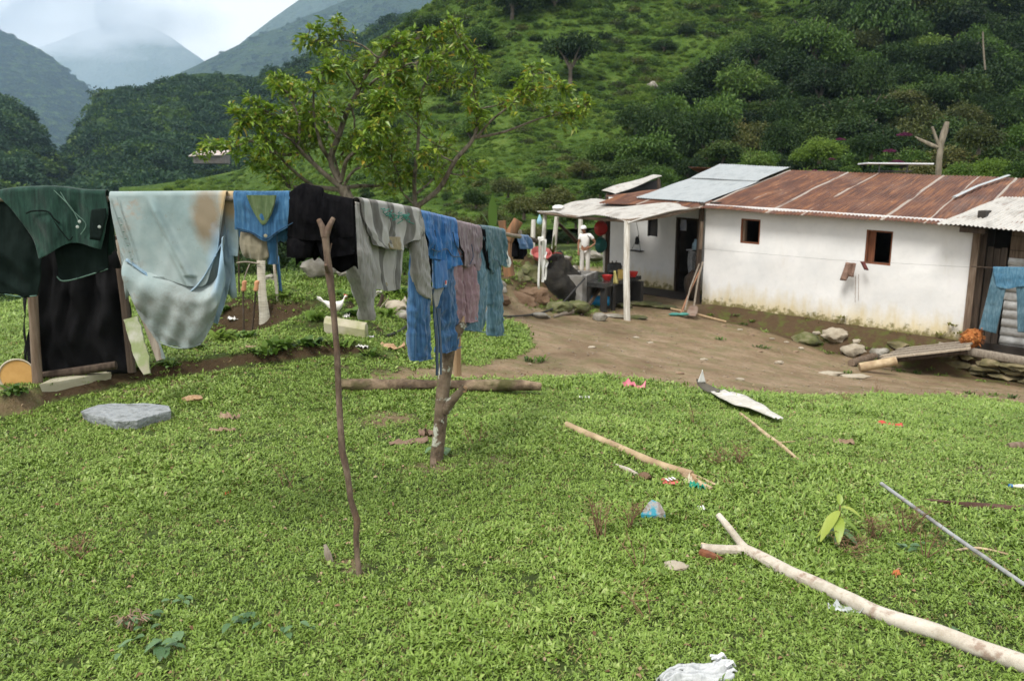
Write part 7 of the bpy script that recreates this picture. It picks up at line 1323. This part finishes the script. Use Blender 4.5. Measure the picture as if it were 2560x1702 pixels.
# ================================================================ BANK, RAMP, DOORSTEP
for (u, v, s, lab, mt) in ((2137, 880, (.55, .42, .3), 'large pale boulder at the foot of the house bank', M_tanstone), (2090, 843, (.5, .4, .32), 'tan boulder set in the house bank above the large one', M_tanstone), (2022, 852, (.55, .4, .28), 'dark mossy boulder at the left of the bank stones', M_moss), (2200, 886, (.36, .3, .26), 'squarish pale stone beside the plank ramp', M_stone), (2045, 830, (.18, .14, .1), 'small pale stone high in the bank', M_tanstone), (2062, 836, (.14, .1, .1), 'small tan stone next to the high one in the bank', M_tanstone), (2145, 850, (.18, .14, .1), 'small stone above the large boulder', M_tanstone), (2005, 866, (.12, .1, .06), 'tiny pale stone at the bank foot', M_tanstone), (2080, 930, (.42, .22, .07), 'flat pale stone lying before the ramp', M_tanstone), (2140, 938, (.5, .2, .08), 'second flat pale stone before the ramp, nearer the log', M_tanstone), (1950, 902, (.16, .1, .06), 'small flat stone out in the dirt yard', M_tanstone), (2165, 912, (.3, .2, .12), 'stone at the lower end of the ramp', M_moss)):
    f = MB(); g = G(u, v+8); f.rock(g+Vector((0, .05, s[2]*.3)), s, int(u*3+v), 3, .38); obj('stone', f, mt, label=lab, cat='stone')
for (u, v, k) in ((1625, 858, 1), (1945, 905, 2), (1480, 870, 3), (1900, 880, 4), (1760, 900, 5), (2110, 985, 6), (1590, 845, 7), (1700, 935, 8), (1850, 950, 9), (2400, 985, 10), (1930, 848, 11), (1880, 838, 12), (1965, 856, 13), (1990, 880, 14), (1850, 825, 15), (1810, 815, 16)):
    f = MB(); g = G(u, v); f.rock(g+Vector((0, 0, .01)), (.12, .06, .04), k, 2, .4); obj('pebble', f, M_tanstone if k % 2 else M_dry, label='small stone or chip scattered on the bare yard', cat='pebble', group='chips scattered on the dirt yard')
rmp = thing('ramp', 'ramp of weathered grey planks leading up to the house door', 'ramp', P(2300, 885, 14.3)); nl, nr_, fr_, fl = P(2186, 897, 14.3), P(2417, 871, 14.0), P(2430, 849, 14.9), P(2258, 868, 15.3); r = random.Random(6)
for k in range(7):
    q0, q1 = k/7, (k+.93)/7; e0 = r.uniform(-.04, .1)+.1*(k % 3 == 1); e1_ = r.uniform(-.06, .06); up_ = Vector((0, 0, .018*(k % 2))); L0, L1 = nl.lerp(fl, q0), nl.lerp(fl, q1); R0, R1 = nr_.lerp(fr_, q0), nr_.lerp(fr_, q1)
    c4 = [L0.lerp(R0, e0), L0.lerp(R0, 1+e1_), L1.lerp(R1, 1+e1_), L1.lerp(R1, e0)]; f = MB(); f.add([c+up_ for c in c4]+[c+up_-Vector((0, 0, .03)) for c in c4], [(0, 1, 2, 3), (7, 6, 5, 4), (0, 4, 5, 1), (1, 5, 6, 2), (2, 6, 7, 3), (3, 7, 4, 0)]); obj('plank', f, M_grey if k % 2 else wood('pale_plank', (.4, .34, .26), (.25, .2, .15), 5, (6, 6, .6)), rmp, smooth=False)
for q in (.12, .8):
    f = MB(); f.tube([nl.lerp(fl, q)-Vector((0, 0, .08)), nr_.lerp(fr_, q)-Vector((0, 0, .08))], .045, 8, rough=.1); obj('bearer', f, M_dkwood, rmp)
f = MB(); a = G(2148, 928)+Vector((0, 0, .07)); b = P(2240, 902, 13.75); f.tube([a, b], [.085, .08], 12, rough=.08); obj('log', f, M_tan, label='round pale log lying at the foot of the plank ramp', cat='log'); f = MB(); f.tube([G(2133, 918)+Vector((0, .1, .06)), G(2190, 906)+Vector((0, .1, .1))], [.07, .08], 9, rough=.25); obj('log', f, M_wood, label='shorter brown log behind the round pale one at the ramp', cat='log')
F_wall = foliage('wall_weeds', [(.1, .14, .03), (.2, .2, .05), (.3, .24, .07)], .3, .6, .2, .9)
def tuftplant(p, n, L, mat, label, seed, grp, wd=.25):
    r = random.Random(seed); w = thing('weed', label, 'weed', p, grp); leaves([(p+Vector((r.gauss(0, .05), r.gauss(0, .03), 0)), (math.cos(a), math.sin(a), r.uniform(.5, 2)), L*r.uniform(.6, 1.2), L*wd, .4) for a in [r.uniform(0, 6.28) for _ in range(n)]], mat, 'leaf', w)
for k, (u, v) in enumerate(((1800, 775), (1840, 782), (1880, 788), (1930, 798), (1985, 803), (2050, 812), (2180, 832), (2230, 836), (2018, 800), (2105, 795), (2265, 838), (2350, 838), (2400, 835), (2385, 815), (2150, 830), (1960, 805))):
    t_, z_ = hpx(u, v, -.06); tuftplant(hp(t_, -.08, z_), 14, .14, F_wall, 'dry yellowish weed growing at the foot of the white wall', 60+k, 'weeds along the wall foot')
for k, (u, v) in enumerate(((1880, 805), (1860, 812), (2075, 885), (2170, 872), (1895, 868), (1915, 872), (2050, 862), (2250, 930), (2290, 935), (2330, 925), (2120, 935), (1800, 850), (1780, 790), (1840, 790), (2420, 985), (2480, 990), (2530, 996), (1330, 905), (1350, 903))):
    tuftplant(G(u, v), 22, .13, F_mid if k % 3 else F_light, 'small green weed on the dirt yard or its bank', 90+k, 'weeds on the yard and bank', .16)
for k, (u, v, n, L) in enumerate(((700, 870, 30, .2), (770, 865, 26, .18), (840, 868, 22, .16), (660, 885, 26, .18), (560, 850, 26, .2), (930, 890, 20, .14), (480, 870, 22, .18), (620, 845, 20, .16), (790, 800, 20, .18), (880, 790, 24, .2), (960, 790, 22, .2), (300, 905, 24, .16), (350, 925, 26, .16), (420, 915, 24, .14), (330, 900, 20, .16), (1000, 735, 22, .22), (930, 740, 22, .22), (860, 745, 18, .2), (700, 745, 18, .2), (560, 780, 18, .2), (1080, 780, 20, .2), (30, 985, 20, .14))):
    tuftplant(G(u, v), n, L, F_mid if k % 2 else F_light, 'leafy weed clump among the grassy humps behind the washing', 200+k, 'weed clumps among the humps', .3)
# ================================================================ HENS
def hen(name, label, loc, rz, body_mat, comb_mat, s=1.0, legs=True, tailup=.5):
    t_ = thing(name, label, 'hen', loc); M = Euler((0, 0, rz)).to_matrix(); L = lambda x, y, z: loc+M@Vector((x*s, y*s, z*s)); f = MB()
    sec = [(-.27, .01, .33), (-.22, .035, .32), (-.16, .06, .28), (-.08, .088, .235), (.0, .1, .22), (.08, .09, .235), (.13, .065, .275), (.16, .045, .33), (.175, .034, .38), (.19, .03, .415), (.215, .026, .43), (.235, .012, .425)]
    f.rings([[L(x, math.cos(a)*w, z+math.sin(a)*w*(1.05 if -.2 < x < .1 else 1)) for a in np.linspace(0, 2*math.pi, 15)[:-1]] for x, w, z in sec]); obj('body', f, body_mat, t_)
    f = MB()
    for k in range(7): a = (k/6-.5)*.5; f.tube([L(-.2, a*.1, .3), L(-.3, a*.25, .36+.04*k % .07), L(-.36, a*.35, .4+.012*k*tailup)], [.02*s, .022*s, .006*s], 6, flat=.4)
    obj('tail', f, body_mat, t_); f = MB()
    for sd_ in (-1, 1): f.rings([[L(x, sd_*(.085+.012*math.cos(a))*k, .235+math.sin(a)*.055*k+dz) for a in np.linspace(0, 6.28, 11)[:-1]] for x, k, dz in ((-.17, .4, .02), (-.1, .9, 0), (0, 1.05, .0), (.07, .8, .01))])
    obj('wings', f, body_mat, t_); f = MB()
    for k in range(4): f.tube([L(.185+.017*k, 0, .445), L(.18+.019*k, 0, .475-.004*k)], [.012*s, .004*s], 6)
    f.tube([L(.215, 0, .41), L(.217, 0, .375)], [.014*s, .006*s], 6); obj('comb', f, comb_mat, t_); f = MB(); f.tube([L(.225, 0, .425), L(.265, 0, .418)], [.011*s, .002*s], 6); obj('beak', f, M_tan, t_)
    if legs:
        for sd_ in (-1, 1):
            f = MB(); f.tube([L(.0, sd_*.045, .17), L(.0, sd_*.045, .09), L(.015, sd_*.045, .0)], [.02*s, .009*s, .008*s], 6)
            for a in (-.5, 0, .5): f.tube([L(.015, sd_*.045, .006), L(.015+.05*math.cos(a), sd_*.045+.05*math.sin(a), .003)], [.007*s, .003*s], 5)
            obj('leg', f, M_tan, t_)
    return t_
M_feather = plain('white_feathers', (.6, .57, .52), (.7, .68, .64), 14, .9, (1, 1, 1), .6, 40, .01); M_comb = plain('red_comb', (.4, .02, .02), (.3, .015, .015), 6, .6)
hen('hen', 'white hen with a red comb standing behind the prop stick', G(840, 793), .25, M_feather, M_comb, .52); hen('hen', 'white hen with a dark head half hidden by the shirt sleeve', G(914, 775), 2.9, M_feather, plain('dark_comb', (.12, .02, .02), (.08, .02, .02), 6, .6), .6)
M_rustf = plain('rust_feathers', (.34, .12, .03), (.23, .075, .02), 16, .9, bump=.8, bscale=30, bdist=.02, c=(.42, .18, .05)); t_, z_ = hpx(2428, 850, -.25); hb = hp(t_+.03, -.34, -.02); hn = thing('hen', 'fluffy rust coloured hen crouching on the doorstep beside the red brown post', 'hen', hb); f = MB(); f.rock(hb+Vector((0, 0, .14)), (.4, .3, .34), 3, 4, .35); r = random.Random(2)
for k in range(90):
    d = Vector((r.gauss(0, 1), r.gauss(0, 1), r.gauss(.2, .8))).normalized(); p = hb+Vector((d.x*.19, d.y*.14, .14+d.z*.16)); f.tube([p, p+d*.03, p+d*.055+Vector((0, 0, -.02))], [.018, .016, .004], 5, flat=.5)
obj('body', f, M_rustf, hn); f = MB(); f.rock(hb+Vector((.13, -.06, .33)), (.1, .09, .11), 4, 2, .15); obj('head', f, M_rustf, hn); f = MB(); f.tube([hb+Vector((.15, -.09, .38)), hb+Vector((.12, -.08, .4))], .012, 5); obj('comb', f, M_comb, hn)
# ================================================================ MAN ON THE PASTURE
def skinned(name, verts, edges, rads, mat, parent, root=0, sub=2):
    me = bpy.data.meshes.new(name); me.from_pydata(verts, edges, []); o = bpy.data.objects.new(name, me); COL.objects.link(o); me.materials.append(mat)
    md = o.modifiers.new('skin', 'SKIN'); md.use_smooth_shade = True
    for i, r_ in enumerate(rads): me.skin_vertices[0].data[i].radius = r_ if isinstance(r_, tuple) else (r_, r_)
    me.skin_vertices[0].data[root].use_root = True
    s_ = o.modifiers.new('sub', 'SUBSURF'); s_.levels = sub; s_.render_levels = sub; o.parent = parent; return o
mp_ = P(1462, 676, 28.0); mz = h1(mp_.x, mp_.y); man = thing('person', 'person in white cap and shirt standing on the pasture, hand on hip', 'person', (mp_.x, mp_.y, mz)); man.rotation_euler = (0, 0, -.25)
M_skin = plain('skin', (.26, .13, .075), (.22, .105, .06), 8, .6, bump=.1); V = []; E = []; Rd = []
def vv(p, r_, par=None):
    V.append(p); Rd.append(r_); i = len(V)-1
    if par is not None: E.append((par, i))
    return i
pel = vv((0, 0, .93), .12); sp1 = vv((0, .0, 1.12), .115, pel); ch = vv((-.01, 0, 1.32), (.15, .11), sp1); nk = vv((-.03, -.02, 1.46), .055, ch); hd = vv((-.05, -.05, 1.53), .065, nk); hm = vv((-.06, -.06, 1.60), .082, hd); ht = vv((-.06, -.05, 1.67), .06, hm)
for sx_, el, wr_, ha in ((1, (.37, .06, 1.12), (.19, -.1, .98), (.13, -.14, .965)), (-1, (-.24, -.02, 1.1), (-.22, -.12, .87), (-.21, -.15, .8))):
    s1 = vv((sx_*.17, 0, 1.385), .06, ch); e1_ = vv(el, .042, s1); w1 = vv(wr_, .028, e1_); h_ = vv(ha, (.036, .02), w1); d = (Vector(ha)-Vector(wr_)).normalized(); sd2 = d.cross(Vector((0, -1, .2))).normalized()
    for k in range(4):
        b = Vector(ha)+d*.035+sd2*(k-1.5)*.02; q = vv(tuple(b), .0095, h_); q2 = vv(tuple(b+d*(.035+.006*(1.5-abs(k-1.5)))+Vector((0, 0, -.008))), .0085, q); vv(tuple(b+d*.062+Vector((0, .004, -.028))), .007, q2)
    th = vv(tuple(Vector(ha)-d*.01+sd2*.034), .011, h_); vv(tuple(Vector(ha)+d*.03+sd2*.055), .0085, th)
for sx_ in (-1, 1):
    hp_1 = vv((sx_*.09, 0, .87), .088, pel); kn = vv((sx_*.105, -.02, .47), .058, hp_1); an_ = vv((sx_*.1, .01, .09), .042, kn); vv((sx_*.11-.02, -.12, .04), .035, an_)
skinned('body', V, E, Rd, M_skin, man)
M_shirt = plain('white_shirt', (.74, .74, .72), (.62, .62, .61), 5, .9, bump=.4); M_trs = plain('pale_trousers', (.56, .55, .52), (.46, .45, .42), 5, .9, (1, 1, .5), .5)
o = skinned('shirt', [(0, 0, .9), (0, 0, 1.1), (-.01, 0, 1.3), (-.02, -.01, 1.42), (.17, 0, 1.39), (.29, .035, 1.24), (-.17, 0, 1.39), (-.215, -.01, 1.22)], [(0, 1), (1, 2), (2, 3), (2, 4), (4, 5), (2, 6), (6, 7)], [(.16, .125), (.15, .125), (.175, .13), (.09, .07), .078, .07, .078, .07], M_shirt, man)
f = MB(); f.tube([(.09, -.12, 1.42), (.15, -.12, 1.34), (.2, -.09, 1.24)], [.015, .02, .018], 6, flat=.6); q = obj('stripe', f, M_black, None, center=False); q.parent = man; q.location = (0, 0, 0)
skinned('trousers', [(0, 0, .95), (.09, 0, .85), (.108, -.02, .47), (.105, .01, .1), (-.09, 0, .85), (-.108, -.02, .47), (-.105, .01, .1)], [(0, 1), (1, 2), (2, 3), (0, 4), (4, 5), (5, 6)], [(.15, .12), .112, .085, .088, .112, .085, .088], M_trs, man)
for sx_ in (-1, 1): skinned('shoe', [(sx_*.1, .05, .045), (sx_*.108, -.05, .045), (sx_*.115, -.16, .03)], [(0, 1), (1, 2)], [.045, .048, .032], M_wood, man)
f = MB(); f.lathe((-.06, -.045, 1.635), [(.1, -.005), (.102, .03), (.085, .075), (.045, .1), (.005, .108)], 18); f.grid([[Vector((-.06+.085*math.sin(a)*k-.02*k, -.045-.1*math.cos(a)*(.6+.7*k), 1.638-.012*k)) for a in np.linspace(-1, 1, 7)] for k in (.55, .8, 1.0)]); q = obj('cap', f, M_shirt, None, center=False, solid=.008); q.parent = man; q.location = (0, 0, 0)
f = MB(); f.tube([(-.062, -.138, 1.61), (-.063, -.158, 1.585), (-.062, -.14, 1.575)], [.008, .015, .01], 6); q = obj('nose', f, M_skin, None, center=False); q.parent = man; q.location = (0, 0, 0)
for sx_ in (-1, 1):
    f = MB(); f.rock((-.06+sx_*.03, -.135, 1.612), (.016, .008, .01), 1, 1, 0); q = obj('eye', f, M_black, None, center=False); q.parent = man; q.location = (0, 0, 0)
    f = MB(); f.rock((-.06+sx_*.084, -.045, 1.595), (.02, .035, .055), 2, 1, .1); q = obj('ear', f, M_skin, None, center=False); q.parent = man; q.location = (0, 0, 0)
f = MB(); f.tube([(-.085, -.137, 1.55), (-.06, -.142, 1.548), (-.035, -.137, 1.55)], .006, 5, flat=.6); q = obj('mouth', f, plain('lips', (.2, .07, .055)), None, center=False); q.parent = man; q.location = (0, 0, 0)
f = MB(); f.lathe((-.06, -.03, 1.605), [(.088, -.03), (.096, .0), (.098, .03)], 18); q = obj('hair', f, M_black, None, center=False); q.parent = man; q.location = (0, 0, 0)
# ================================================================ AIR
hz = MB(); hz.box((0, 1980, 0), (9000, 4100, 2200))
t = NT('haze'); pv = t.n('ShaderNodeVolumePrincipled'); pv.inputs['Color'].default_value = (.52, .73, .96, 1); pv.inputs['Density'].default_value = .00016; pv.inputs['Anisotropy'].default_value = .15
t.l(pv.outputs[0], t.out.inputs['Volume'])
ho = obj('haze', hz, t.m, smooth=False, kind='stuff', label='thin blue haze filling the valley', cat='haze')

def cloud(px, v, Y, wx, wy, wz, dens, seed, label):
    c = P(px, v, Y); f = MB(); bm = bmesh.new(); bmesh.ops.create_icosphere(bm, subdivisions=3, radius=1); bm.verts.index_update(); f.add([c+Vector((q.co.x*wx, q.co.y*wy, q.co.z*wz)) for q in bm.verts], [[w.index for w in fc.verts] for fc in bm.faces]); bm.free()
    t = NT('cloud_vapour'); vec = t.coord('Generated'); mp = t.n('ShaderNodeVectorMath', operation='SUBTRACT'); t.l(vec, mp.inputs[0]); mp.inputs[1].default_value = (.5, .5, .5); ln = t.n('ShaderNodeVectorMath', operation='LENGTH'); t.l(mp.outputs[0], ln.inputs[0])
    n = t.noise(vec, 2.6, 4, .6); d = t.math('SUBTRACT', t.math('ADD', .62, t.math('MULTIPLY', t.math('SUBTRACT', n, .5), 1.1)), t.math('MULTIPLY', ln.outputs['Value'], 1.55)); d = t.math('MULTIPLY', t.math('MAXIMUM', d, 0), dens)
    pv = t.n('ShaderNodeVolumePrincipled'); pv.inputs['Color'].default_value = (.96, .97, .98, 1); t.l(d, pv.inputs['Density']); pv.inputs['Anisotropy'].default_value = .0; t.l(pv.outputs[0], t.out.inputs['Volume'])
    return obj('cloud', f, t.m, kind='stuff', label=label, cat='cloud')
cloud(90, 30, 4180, 950, 110, 330, .13, 1, 'low white cloud hiding the left shoulder of the far mountain')
cloud(440, 40, 4180, 420, 110, 200, .05, 2, 'thin mist round the top of the far mountain')
cloud(330, 120, 4180, 780, 110, 330, .005, 3, 'faint mist veiling the far mountain')
S.cycles.volume_max_steps = 96; S.cycles.volume_step_rate = 2.0
